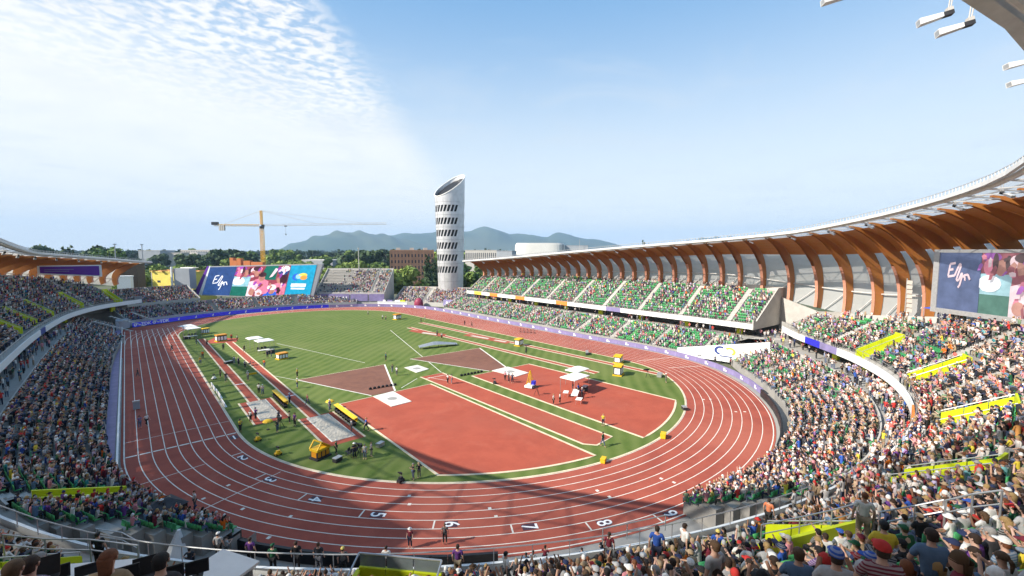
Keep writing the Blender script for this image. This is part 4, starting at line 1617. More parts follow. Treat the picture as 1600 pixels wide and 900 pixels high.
def hair_mesh(kind, J):
    h = Vector(J['head'])
    c = (h.x, h.y - .012, h.z + .022)
    mb = MB()
    if kind == 'short':
        mb.dome((c[0], c[1] - .008, c[2] + .004), (.092, .108, .088), nu=10, nv=4, cut=-.12)
        mb.dome((c[0], c[1] - .045, c[2] - .04), (.080, .066, .09), nu=10, nv=3, cut=-.3)
    elif kind == 'long':
        mb.dome((c[0], c[1] - .008, c[2] + .004), (.096, .112, .092), nu=10, nv=4, cut=-.15)
        mb.tube((c[0], c[1] - .06, c[2] + .03), (c[0], c[1] - .085, c[2] - .24), .085, .06, n=8)
    elif kind == 'ponytail':
        mb.dome((c[0], c[1] - .008, c[2] + .004), (.093, .109, .09), nu=10, nv=4, cut=-.15)
        mb.tube((c[0], c[1] - .11, c[2] + .02), (c[0], c[1] - .16, c[2] - .04), .032, .038, n=6)
        mb.tube((c[0], c[1] - .16, c[2] - .04), (c[0], c[1] - .155, c[2] - .20), .038, .016, n=6)
    elif kind == 'cap':
        mb.dome((c[0], c[1] - .002, c[2] + .012), (.099, .114, .092), nu=12, nv=4, cut=0)
        vs = []
        for k in range(7):
            a = R(30 + 20 * k)
            vs.append((c[0] + .095 * math.cos(a), c[1] + .105 * math.sin(a), c[2] + .016))
        for k in range(7):
            a = R(30 + 20 * k)
            vs.append((c[0] + .085 * math.cos(a), c[1] + .07 + .125 * math.sin(a), c[2] + .002))
        vs += [(x, y, z + .008) for x, y, z in vs]
        mb.add(vs, [(k, k + 1, 8 + k, 7 + k) for k in range(6)] + [(14 + k, 21 + k, 22 + k, 15 + k) for k in range(6)] + [(7 + k, 8 + k, 22 + k, 21 + k) for k in range(6)])
    elif kind == 'sunhat':
        mb.dome((c[0], c[1], c[2] + .018), (.098, .112, .10), nu=12, nv=4, cut=0)
        n = 14
        vs = []
        for r_, z in ((.098, .022), (.165, -.006), (.165, .002), (.098, .032)):
            for k in range(n):
                a = 2 * PI * k / n
                vs.append((c[0] + r_ * math.cos(a), c[1] + r_ * 1.1 * math.sin(a), c[2] + z))
        fs = []
        for j in range(3):
            fs += [(j * n + k, j * n + (k + 1) % n, (j + 1) * n + (k + 1) % n, (j + 1) * n + k) for k in range(n)]
        mb.add(vs, fs)
    return mb.mesh('hair' if kind in ('short', 'long', 'ponytail') else ('cap' if kind == 'cap' else 'sun_hat'), 'hair' if kind in ('short', 'long', 'ponytail') else 'cloth', True)


PM, HM = {}, {}


def person_mesh(pose, detail=1):
    if (pose, detail) not in PM:
        PM[(pose, detail)] = build_person_meshes(pose, detail)
    return PM[(pose, detail)]


def head_mesh(kind, pose):
    key = (kind, pose)
    if key not in HM:
        HM[key] = hair_mesh(kind, person_mesh(pose)[3])
    return HM[key]


def col4(c):
    return (c[0], c[1], c[2], 1)


def add_person(loc, rz, pose, skin, shirt, trousers, head, headcol, label, group, scale=1.0, haircol=None, detail=1):
    body, sh, tr, J = person_mesh(pose, detail)
    p = bpy.data.objects.new('person', body)
    C.objects.link(p)
    p.location = loc; p.rotation_euler = (0, 0, rz); p.scale = (scale,) * 3
    p.color = col4(skin)
    tag(p, label, 'person', group)
    for nm, me, cl in (('shirt', sh, shirt), ('trousers', tr, trousers)):
        o = bpy.data.objects.new(nm, me); C.objects.link(o); o.parent = p; o.color = col4(cl)
    if head in ('cap', 'sunhat'):
        o = bpy.data.objects.new('hair', head_mesh('short', pose)); C.objects.link(o); o.parent = p; o.color = col4(haircol or (0.05, .03, .02))
        o.scale = (.97, .97, .97); hh = J['head']; o.location = (0, hh[1] * .03, hh[2] * .03 - .004)
        o = bpy.data.objects.new('cap' if head == 'cap' else 'sun_hat', head_mesh(head, pose)); C.objects.link(o); o.parent = p; o.color = col4(headcol)
    elif head != 'bald':
        o = bpy.data.objects.new('hair', head_mesh(head, pose)); C.objects.link(o); o.parent = p; o.color = col4(headcol)
    return p


# ---- seats of every stand -> list of places
# place = (x, y, z, yaw(facing), kind-of-stand, occupied, tint)
places = []


def jit(a):
    return random.uniform(-a, a)


def fill_bowl(bowl, aisles, low_range, occ_up, occ_low, shade, vom=(), seat_w=0.54, lskip=lambda u, r: False):
    def skip(u, r, up=True):
        for a in aisles:
            if abs(u - a) < AW / 2 + .2:
                return True
        if up:
            for (vu, v0, v1, vw) in vom:
                if abs(u - vu) < vw / 2 + .35 and v0 - 1.0 <= FW + r * RD <= v1 + (1.0 if vw > 3 else .2):
                    return True
        return False
    ulen = bowl.u[-1]
    u0 = 1.0
    rmax = int((bowl.A[:, 3].max() - FW) / RD)
    for up, nr in ((True, rmax), (False, LROWS)):
        for r in range(nr):
            u = u0
            while u < ulen - .8:
                i = bowl.idx(u)
                f = u / ulen * (bowl.n - 1) - int(u / ulen * (bowl.n - 1))
                i0 = min(int(u / ulen * (bowl.n - 1)), bowl.n - 2)
                base = bowl.A[i0] * (1 - f) + bowl.A[i0 + 1] * f
                nrm = bowl.Nn[i0] * (1 - f) + bowl.Nn[i0 + 1] * f
                nrm = nrm / math.hypot(*nrm)
                if up:
                    e = FW + (r + .5) * RD
                    if e < base[3] - .3:
                        rk = (base[4] - base[2] + .45) / (base[3] - FW)
                        z = base[2] - .45 + rk * (r + .6) * RD
                        if not skip(u, r):
                            oc = occ_up(u, r)
                            x, y = base[0] + nrm[0] * e, base[1] + nrm[1] * e
                            places.append((x, y, z, math.atan2(nrm[0], -nrm[1]), random.random() < oc, shade))
                    step = seat_w * (1.0)
                else:
                    if any(a_ <= u <= b_ for a_, b_ in low_range) and not skip(u, r, False) and not lskip(u, r):
                        e = LE0 + (r + .5) * LRD
                        x, y = base[0] + nrm[0] * e, base[1] + nrm[1] * e
                        places.append((x, y, zlow(r), math.atan2(nrm[0], -nrm[1]), random.random() < occ_low(u, r), shade))
                    # along the outer curve a step is longer than on the row itself
                    step = seat_w * 1.1
                u += step


def nz1(u, k):
    return .5 + .5 * math.sin(u * .23 + k * 1.7) * math.sin(u * .071 + k)


def occ_w_up(u, r):
    if 186 < u < 226: return .985
    if nz1(u * 2.3, r * .8) > .93: return .45
    if u > 268: return .50
    if u > 252: return .40 + .45 * nz1(u * 1.6, r * .8)
    if u > 232: return .70 + .28 * nz1(u * 1.4, r * .6)
    return .96


def occ_w_low(u, r):
    if u > 262: return .35 + .5 * nz1(u * 1.5, r)
    if u > 250: return .55 + .4 * nz1(u * 1.7, r * .9)
    if nz1(u * 2.9, r * 1.1) > .93: return .5
    if u > 240: return .9 + .08 * nz1(u, r)
    return .965


fill_bowl(WB, AISLE_W, W_LOW, occ_w_up, occ_w_low, 0, W_VOM, lskip=lambda u, r: (145.2 < u < 148 and r >= 1) or W_SKIP(u - .6, r) or W_SKIP(u + .6, r))
fill_bowl(EB, AISLE_E, E_LOW, lambda u, r: .30 + .42 * nz1(u * 1.9, r * .9), lambda u, r: (.34 if u < 34 else .46) + .4 * nz1(u * 2.1, r * 1.1), 1, lskip=E_SKIP)


def fill_block(b, occ, aisles=(), seat_w=.52):
    for r in range(b.rows):
        u = .6
        while u < b.u[-1] - .5:
            if not any(abs(u - a) < .8 for a in aisles):
                i = b.idx(u)
                p = b.P(i, (r + .5) * b.rd)
                t = b.T[i] * (u - b.u[i])
                places.append((p[0] + t[0], p[1] + t[1], b.z(r), math.atan2(b.Nn[i][0], -b.Nn[i][1]), random.random() < occ(u / b.u[-1], r), 2))
            u += seat_w


fill_block(NB, lambda f, r: .97 if f < .7 else .85, (14, 27, 41, 54))
fill_block(WS, lambda f, r: .96, (12,))
fill_block(LB, lambda f, r: .96)
fill_block(BB, lambda f, r: 0.05 if (f < .30 and r > 5) else (.35 if f < .45 else .82), (BB.u[-1] * .8,))
fill_block(RB, lambda f, r: .93, (13,))
# people strolling on the concourses and walkways
walkers = []
for bowl, lr in ((WB, (230, WB.u[-1] - 6)), (EB, (1, EB.u[-1] - 4))):
    u = lr[0]
    while u < lr[1]:
        u += random.expovariate(1 / 1.6)
        i = bowl.idx(u)
        e = bowl.A[i, 3] + random.uniform(.7, 3.3)
        p = bowl.P(i, e)
        if bowl is WB or random.random() < .3:
            walkers.append((p[0], p[1], bowl.A[i, 4], random.uniform(0, 6.28)))
        p = bowl.P(i, random.uniform(-2.0, 1.2))
        if random.random() < .9:
            walkers.append((p[0], p[1], zlow(LROWS), random.uniform(0, 6.28)))
for u in np.arange(188, WB.u[-1] - 3, 2.3):
    i = WB.idx(u + jit(1)); p = WB.P(i, random.uniform(.5, 1.5))
    if random.random() < .55 and not 176 < u < 196:
        walkers.append((p[0], p[1], WB.zb(i), random.uniform(0, 6.28)))
for u in np.arange(206, 246, .42):
    i = WB.idx(u + jit(.3)); p = WB.P(i, random.uniform(.3, 1.2))
    walkers.append((p[0], p[1], WB.zb(i), math.atan2(WB.Nn[i][0], -WB.Nn[i][1]) + jit(.6)))
for u in np.arange(214, 262, .42):
    i = WB.idx(u + jit(.3)); p = WB.P(i, random.uniform(-2.2, .6))
    walkers.append((p[0], p[1], zlow(LROWS), random.uniform(0, 6.28)))
for u in np.arange(WB.u[-1] - 9, WB.u[-1] + 3, .5):
    p = WB.P(WB.n - 1, random.uniform(-5, 6)) + WB.T[WB.n - 1] * random.uniform(0.4, 4.5)
    walkers.append((p[0], p[1], 4.36, random.uniform(0, 6.28)))
for u in list(np.arange(44, 148, 1.1)) + list(np.arange(211, 250, 1.1)):
    i = WB.idx(u); p = WB.P(i, random.uniform(-2.0, .8))
    walkers.append((p[0], p[1], zlow(LROWS), random.uniform(0, 6.28)))

# what can be seen from the photograph's side of the stadium
vis = []
for p in places:
    h = in_view(p[0], p[1], p[2] + .8)
    if h:
        vis.append((h[2], h[0], h[1], p))
vis.sort(key=lambda a: a[0])
HERO_CLEAR = [(1118, 872, 34), (1383, 875, 34), (1310, 880, 26), (1460, 852, 34), (1384, 830, 20), (1250, 880, 24), (170, 890, 175), (330, 880, 110), (40, 880, 80), (1027, 840, 22), (1352, 790, 20), (590, 895, 48), (660, 895, 48)]

# ------------------------------------------------------------------ the 300 spectators that show largest are things of their own
def pick(d, wts=None):
    return random.choices(list(d.keys()), wts)[0]


ORD = ['', 'second ', 'third ', 'fourth ', 'fifth ', 'sixth ', 'seventh ', 'eighth ', 'ninth ', 'tenth ', 'eleventh ', 'twelfth ', 'thirteenth ', 'fourteenth ', 'fifteenth ', 'sixteenth ']


def region(px, py):
    if px < 260: return 'by the press desks at lower left'
    if px < 520: return 'left of the small yellow stair wall at bottom'
    if px < 760: return 'around the small yellow stair wall at bottom'
    if px < 960: return 'below the lane numerals six and seven'
    if px < 1130: return 'below the lane numerals eight and nine'
    if py < 770: return 'near the right edge above the bent rail'
    if px < 1290: return 'below the nearest long yellow stair wall'
    if px < 1440: return 'between that yellow stair wall and the bent rail'
    return 'in the lower right corner'


REG2 = {'between that yellow stair wall and the bent rail': 'right of the nearest long yellow stair wall'}
used_seat = set()
indiv = []
for k, (dep, px, py, p) in enumerate(vis):
    if dep < 5.6 or not p[4]:
        if dep < 5.6:
            used_seat.add(id(p))
        continue
    if not (-25 < px < 1625 and py < 925):
        continue
    if any(math.hypot(px - hx, py - hy) < hr for hx, hy, hr in HERO_CLEAR):
        used_seat.add(id(p))
        continue
    indiv.append((dep, px, py, p))
    used_seat.add(id(p))
    if len(indiv) >= 175:
        break
POSES = ['sit', 'sit', 'sit_lean', 'sit_clap', 'sit_cross', 'sit_phone', 'sit_turn']
recs = []
for dep, px, py, p in indiv:
    pose = random.choice(POSES)
    shirt = pick(SHIRTS, SHW)
    h = random.random()
    if h < .30:
        head = 'short'; hc = pick(HAIRS, [.3, .25, .2, .05, .15, .05]); look = hc + ' haired'
        hcol = HAIRS[hc]; lt = 'short %s hair' % hc
    elif h < .46:
        head = 'long'; hc = pick(HAIRS, [.3, .25, .15, .2, .02, .08]); hcol = HAIRS[hc]; lt = 'long %s hair' % hc
    elif h < .56:
        head = 'ponytail'; hc = pick(HAIRS, [.3, .25, .15, .2, .02, .08]); hcol = HAIRS[hc]; lt = '%s ponytail' % hc
    elif h < .93:
        head = 'cap'; hc = random.choice(['white', 'navy', 'black', 'red', 'dark green', 'pale grey', 'royal blue', 'maroon', 'tan']); hcol = SHIRTS[hc]; lt = '%s cap' % hc
    else:
        head = 'sunhat'; hc = random.choice(['white', 'tan', 'pale grey', 'navy']); hcol = SHIRTS[hc]; lt = '%s sun hat' % hc
    recs.append(dict(px=px, py=py, p=p, pose=pose, shirt=shirt, head=head, hcol=hcol, lt=lt))
# labels: look, then place; ties are ordered from left to right
key = {}
for r in recs:
    rg = region(r['px'], r['py']); rg = REG2.get(rg, rg)
    key.setdefault((r['shirt'], r['lt'], rg), []).append(r)
for (sh, lt, rg), rs in key.items():
    rs.sort(key=lambda r: r['px'])
    for q, r in enumerate(rs):
        pre = '' if len(rs) == 1 else (('leftmost ' if q == 0 else ORD[q] + 'from left '))
        if q > 0 and len(rs) > 1:
            r['label'] = 'seated spectator, %sof those in %s top with %s, %s' % (ORD[q] + 'from left ', sh, lt, rg)
        else:
            r['label'] = '%sseated spectator in %s top with %s, %s' % (pre, sh, lt, rg)
        ws = r['label'].split()
        if len(ws) > 16:
            r['label'] = ' '.join(ws[:16])
for r in recs:
    x, y, z, a, _, _ = r['p']
    rowdir = (math.sin(a), -math.cos(a))
    add_person((x + rowdir[0] * .08, y + rowdir[1] * .08, z), a + jit(.45), r['pose'], random.choices(SKINS, SKW)[0], SHIRTS[r['shirt']], random.choice(TROU), r['head'], r['hcol'], r['label'],
               'spectators in the near stand', random.uniform(.93, 1.06), random.choice(list(HAIRS.values())))

# ------------------------------------------------------------------ the rest of the crowd: one object of real little figures
def loft(rings, cap0=True, cap1=True, off=0):
    n = len(rings[0]); V = [p for r_ in rings for p in r_]; F = []
    for j in range(len(rings) - 1):
        for k in range(n):
            a, b = j * n + k, j * n + (k + 1) % n
            F += [(a, b, b + n), (a, b + n, a + n)]
    if cap1:
        o_ = (len(rings) - 1) * n
        F += [(o_, o_ + k, o_ + k + 1) for k in range(1, n - 1)]
    if cap0:
        F += [(0, k + 1, k) for k in range(1, n - 1)]
    return V, F


def ringp(c, rx, ry, n, a0=0.0):
    return [(c[0] + rx * math.cos(2 * PI * k / n + a0), c[1] + ry * math.sin(2 * PI * k / n + a0), c[2]) for k in range(n)]


def limb(p, q, r0, r1, n):
    m_ = MB(); m_.tube(p, q, r0, r1, n, cap=False)
    F = []
    for f in m_.f:
        F += [(f[0], f[1], f[2]), (f[0], f[2], f[3])]
    return m_.v, F


def figure(kind, n=6, arms=True, stand=False, hair='short'):
    """low figure: slots 0 skin 1 shirt 2 hair 3 trousers"""
    V, F, S = [], [], []

    def put(vf, s_):
        o_ = len(V)
        V.extend(vf[0]); F.extend([tuple(i + o_ for i in f) for f in vf[1]]); S.extend([s_] * len(vf[0]))
    dz = .45 if stand else 0
    ln = 0 if stand else .05
    put(loft([ringp((0, 0, .44 + dz), .18, .13, n), ringp((0, ln * .5, .74 + dz), .16, .115, n), ringp((0, ln, .98 + dz), .215, .115, n), ringp((0, ln, 1.07 + dz), .09, .07, n)], cap0=False), 1)
    h0 = 1.07 + dz
    put(loft([ringp((0, ln + .02, h0), .05, .05, n), ringp((0, ln + .045, h0 + .07), .075, .09, n), ringp((0, ln + .045, h0 + .15), .082, .098, n)], cap0=False, cap1=False), 0)
    top = [ringp((0, ln + .032, h0 + .13), .09, .105, n), ringp((0, ln + .032, h0 + .21), .082, .095, n), ringp((0, ln + .03, h0 + .262), .04, .05, n)]
    put(loft(top, cap0=False), 2)
    if hair == 'long':
        put(loft([ringp((0, ln - .06, h0 - .06), .07, .03, n), ringp((0, ln - .05, h0 + .16), .09, .06, n)], cap1=False), 2)
    if hair == 'hat':
        put(loft([ringp((0, ln + .03, h0 + .165), .175, .19, n), ringp((0, ln + .03, h0 + .185), .09, .1, n)], cap0=True, cap1=False), 2)
    m_ = 4 if n > 4 else 3
    for s_ in (-1, 1):
        if stand:
            put(limb((s_ * .09, 0, .95), (s_ * .11, .01 * s_, .08), .10, .06, m_), 3)
        else:
            put(limb((s_ * .09, .02, .49), (s_ * .12, .45, .50), .095, .07, m_), 3)
            if n > 4:
                put(limb((s_ * .12, .43, .52), (s_ * .12, .43, .05), .07, .05, m_), 3)
        if arms:
            if kind == 'clap':
                e_ = (s_ * .26, ln + .12, .80 + dz); w_ = (s_ * .04, ln + .33, .98 + dz)
            elif kind == 'up':
                e_ = (s_ * .28, ln + .1, 1.05 + dz); w_ = (s_ * .18, ln + .2, 1.36 + dz)
            else:
                e_ = (s_ * .26, ln + .04, .76 + dz); w_ = (s_ * .15, ln + .26, .62 + dz)
            put(limb((s_ * .19, ln, 1.02 + dz), e_, .06, .045, m_), 1)
            put(limb(e_, w_, .042, .032, m_), 0)
    return np.array(V, np.float32), np.array(F, np.int32), np.array(S, np.int32)


FIG_MID = [figure('rest', 6), figure('clap', 6), figure('rest', 6, hair='long'), figure('rest', 6, hair='hat'), figure('up', 6), figure('clap', 6, hair='long')]
FIG_FAR = [figure('rest', 4, arms=False), figure('rest', 4, arms=False, hair='long'), figure('rest', 4, arms=True)]
FIG_STD = [figure('rest', 6, stand=True), figure('clap', 6, stand=True, hair='long')]
SKA = np.array(SKINS); SHA = np.array(list(SHIRTS.values())); HAA = np.array(list(HAIRS.values())); TRA = np.array(TROU)
HATS = np.array([SHIRTS[k] for k in ('white', 'navy', 'black', 'red', 'pale grey', 'tan', 'white')])
shn = list(SHIRTS.keys())
SHW_SUN = SHW * np.array([1.35 if k in ('white', 'pale grey', 'pink', 'lavender') else 1.0 for k in shn]); SHW_SUN /= SHW_SUN.sum()  # more pale clothes on the sunny side, so it reads brighter
SHW_DIM = SHW * np.array([.45 if k in ('white',) else 1.0 for k in shn]); SHW_DIM /= SHW_DIM.sum()  # fewer white clothes on the shaded side, to keep it dim
chunksV, chunksF, chunksC = [], [], []
nv = 0


lastsh = []


def emit(fig, x, y, z, a, shade, s_=1.0):
    global nv
    V, F, S = fig
    ca, sa = math.cos(a), math.sin(a)
    W = np.empty_like(V)
    W[:, 0] = (V[:, 0] * ca - V[:, 1] * sa) * s_ + x
    W[:, 1] = (V[:, 0] * sa + V[:, 1] * ca) * s_ + y
    W[:, 2] = V[:, 2] * s_ + z
    sk = SKA[rng.choice(6, p=SKW)]
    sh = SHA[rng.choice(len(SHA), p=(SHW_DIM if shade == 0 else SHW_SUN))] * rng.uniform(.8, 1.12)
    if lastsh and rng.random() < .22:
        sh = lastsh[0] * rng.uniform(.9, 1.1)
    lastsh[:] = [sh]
    if shade and rng.random() < .4:  # sunny side: sunlight painted into the clothes, lighter and warmer
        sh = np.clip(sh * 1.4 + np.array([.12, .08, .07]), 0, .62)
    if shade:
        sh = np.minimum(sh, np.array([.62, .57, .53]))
    hr = HAA[rng.integers(len(HAA))] if rng.random() < .58 else HATS[rng.integers(len(HATS))]
    tr = TRA[rng.integers(len(TRA))]
    pal = np.stack([sk, sh, hr, tr]).astype(np.float32)
    chunksV.append(W); chunksF.append(F + nv); chunksC.append(pal[S])
    nv += len(V)


seat_far = []
vis = [v_ for v_ in vis if v_[0] > 5.4 and not (v_[0] < 12 and v_[1] < 400)]
n_fig = 0
for dep, px, py, p in vis:
    x, y, z, a, oc, shade = p
    if (not oc or dep < 40) and dep > 6.5:
        seat_far.append((dep, p))
    if not oc or id(p) in used_seat:
        continue
    d_ = (math.sin(a), -math.cos(a))
    fig = FIG_MID[rng.integers(len(FIG_MID))] if dep < 85 else FIG_FAR[rng.integers(len(FIG_FAR))]
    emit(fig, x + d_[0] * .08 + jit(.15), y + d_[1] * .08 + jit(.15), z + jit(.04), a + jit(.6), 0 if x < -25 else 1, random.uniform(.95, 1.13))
    n_fig += 1
for x, y, z, a in walkers:
    if in_view(x, y, z + 1):
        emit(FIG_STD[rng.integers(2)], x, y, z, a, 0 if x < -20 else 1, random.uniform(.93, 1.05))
        n_fig += 1
me = np_mesh('spectator_crowd', np.concatenate(chunksV), np.concatenate(chunksF), 'crowd_vc', np.concatenate(chunksC))
cr = bpy.data.objects.new('spectator_crowd', me)
C.objects.link(cr)
tag(cr, 'dense seated crowd filling all the stands beyond the nearest rows', 'crowd', kind='stuff')
print('figures', n_fig, 'tris', len(me.polygons))

# ------------------------------------------------------------------ seats: nearest 300 empty ones singly, the others as one object
sm = MB()
sm.box((0, 0, .42), (.45, .40, .05)); sm.box((0, -.21, .64), (.45, .05, .42), 0, R(-10)); sm.box((0, -.02, .2), (.08, .1, .40))
seat_me = sm.mesh('seat', 'seat_green')
cnt = 0
rest = []
empt = []
for dep, p in seat_far:
    if not p[4] and p[5] != 2 and cnt < 300 and dep > 9:
        cnt += 1
        empt.append((dep, p))
    else:
        rest.append((dep, p))
ONES = ['', 'first', 'second', 'third', 'fourth', 'fifth', 'sixth', 'seventh', 'eighth', 'ninth', 'tenth', 'eleventh', 'twelfth', 'thirteenth', 'fourteenth', 'fifteenth', 'sixteenth', 'seventeenth', 'eighteenth', 'nineteenth']
TENS = {2: ('twenty', 'twentieth'), 3: ('thirty', 'thirtieth'), 4: ('forty', 'fortieth'), 5: ('fifty', 'fiftieth'), 6: ('sixty', 'sixtieth'), 7: ('seventy', 'seventieth'), 8: ('eighty', 'eightieth'), 9: ('ninety', 'ninetieth')}


def nth(n):
    if n < 20:
        return ONES[n]
    if n >= 100:
        return 'hundred and ' + nth(n - 100) if n > 100 else 'hundredth'
    return TENS[n // 10][1] if n % 10 == 0 else TENS[n // 10][0] + '-' + ONES[n % 10]


SECT = {}
for dep, p in empt:
    h = in_view(p[0], p[1], p[2] + .5)
    tier = 'lower tier' if p[2] < 5.2 else 'upper deck'
    lm = next(l for m_, l in ((330, 'at lower left'), (700, 'at the bottom'), (1050, 'below the lane numerals'), (1180, 'at the near right bend'), (1260, 'by the banner wall'), (1380, 'left of the lime walls'), (1460, 'among the lime walls'), (9999, 'below the right screen')) if h[0] < m_)
    SECT.setdefault((tier, lm), []).append((h[0], id(p)))
SLAB = {}
for (tier, lm), rows_ in SECT.items():
    rows_.sort()
    for q, (_, k_) in enumerate(rows_):
        SLAB[k_] = 'empty green seat, %s %s, %s from left' % (tier, lm, nth(q + 1))
for dep, p in empt:
    x, y, z, a, _, _ = p
    o = bpy.data.objects.new('stadium_seat', seat_me)
    C.objects.link(o)
    o.location = (x + math.sin(a) * .05, y - math.cos(a) * .05, z); o.rotation_euler = (0, 0, a)
    tag(o, SLAB[id(p)], 'seat', 'empty green seats')
# box as triangles
def boxtri(c, d):
    m_ = MB(); m_.box(c, d)
    F = []
    for f in m_.f:
        F += [(f[0], f[1], f[2]), (f[0], f[2], f[3])]
    return np.array(m_.v, np.float32), np.array(F, np.int32)


b1 = boxtri((0, 0, .42), (.45, .40, .05)); b2 = boxtri((0, -.22, .64), (.45, .05, .42))
SV = np.concatenate([b1[0], b2[0]]); SF = np.concatenate([b1[1], b2[1] + 8])
Vs, Fs, Mi = [], [], []
k = 0
for dep, p in rest:
    x, y, z, a, oc, kind = p
    x += math.sin(a) * .05; y -= math.cos(a) * .05
    ca, sa = math.cos(a), math.sin(a)
    W = np.empty_like(SV)
    W[:, 0] = SV[:, 0] * ca - SV[:, 1] * sa + x
    W[:, 1] = SV[:, 0] * sa + SV[:, 1] * ca + y
    W[:, 2] = SV[:, 2] + z
    Vs.append(W); Fs.append(SF + k); Mi.append(np.full(len(SF), 1 if kind == 2 else 0))
    k += len(SV)
me = np_mesh('seat_rows', np.concatenate(Vs), np.concatenate(Fs), ['seat_green', 'pale_wall'], mi=np.concatenate(Mi))
o = bpy.data.objects.new('seat_rows', me)
C.objects.link(o)
tag(o, 'rows of green seats, mostly covered by the crowd, in every stand', 'seats', kind='stuff')
print('seats', len(rest), cnt)

# ------------------------------------------------------------------ roof canopy: wooden ribs, foil roof, cladding, edge truss
def catmull(P, step):
    P = np.array(P, float)
    P = smooth_poly(P, 2)
    d = np.r_[0, np.cumsum(np.hypot(*np.diff(P[:, :2], axis=0).T))]
    n = max(2, int(d[-1] / step))
    u = np.linspace(0, d[-1], n + 1)
    return np.stack([np.interp(u, d, P[:, k]) for k in range(P.shape[1])], 1)


# front edge of the roof: x, y, z of the edge; then z of the rib feet and distance edge -> feet
EDGE = [(-39.0, 96, 19.2, 11.0, 13), (-43.2, 90, 19.8, 12.2, 14), (-52.8, 75, 21.2, 14.5, 15), (-59.5, 60, 22.2, 16.0, 16), (-62.5, 48, 22.7, 16.8, 17), (-64, 24, 24.9, 17.4, 18), (-63.5, 0, 26.6, 17.8, 19), (-63, -20, 27.6, 18.4, 20), (-62, -42, 28.6, 19.5, 21)]  # unseen west and southwest heights lowered to pull back the roof's shadow
for th, r_, z, zb, wd in ((196, 62, 30.0, 20.8, 22.5), (212, 62, 33.2, 21.8, 24), (226, 62.5, 35.2, 23, 24), (240, 63.3, 34.9, 23, 23.5), (252, 64.3, 35.3, 21.6, 22), (260, 65.0, 34.4, 20.3, 20), (268, 65.4, 32.7, 18.8, 18),
                          (276, 65.3, 30.9, 17, 16.5), (285, 64.7, 30.0, 15.4, 15.5), (297, 64, 29.4, 13.2, 15), (308, 63.2, 28.5, 11.5, 14.8), (318, 63, 27.7, 10.4, 14.6), (327, 63.6, 26.9, 9.8, 14.5)):
    EDGE.append((*bend(th, r_), z, zb, wd))
EDGE += [(57.0, -67, 26.3, 11.5, 15.5), (57.2, -57, 25.6, 13.9, 16), (57.2, -40, 24.6, 14.0, 16), (57.3, -17, 23.1, 14.0, 16), (57.6, 10, 21.2, 13.8, 15), (58.0, 30, 19.9, 12.8, 13), (58.2, 45, 19.1, 12.0, 12)]
ED = catmull(EDGE, 4.5)
Tn = np.gradient(ED[:, :2], axis=0); Tn /= np.hypot(Tn[:, 0], Tn[:, 1])[:, None]
On = np.stack([Tn[:, 1], -Tn[:, 0]], 1)


def roof_pt(i, t, lift=0.0):
    """t = 0 at the rib foot, 1 at the roof edge; i may be fractional"""
    i0 = min(int(i), len(ED) - 2); f = i - i0
    e = ED[i0] * (1 - f) + ED[i0 + 1] * f
    o_ = On[i0] * (1 - f) + On[i0 + 1] * f
    wd, h = e[4], e[2] - e[3]
    # profile in (outward, up) from the edge
    P0 = np.array([wd, 0.0]); P1 = np.array([wd + 2.4, h * .72]); P2 = np.array([wd * .70, h * 1.05]); P3 = np.array([0.0, h])
    b = (1 - t) ** 3 * P0 + 3 * (1 - t) ** 2 * t * P1 + 3 * (1 - t) * t * t * P2 + t ** 3 * P3
    d = 3 * (1 - t) ** 2 * (P1 - P0) + 6 * (1 - t) * t * (P2 - P1) + 3 * t * t * (P3 - P2)
    d /= np.hypot(*d)
    nrm = np.array([d[1], -d[0]])           # outward / up side of the profile
    b = b + nrm * lift
    return Vector((e[0] + o_[0] * b[0], e[1] + o_[1] * b[0], e[3] + b[1]))


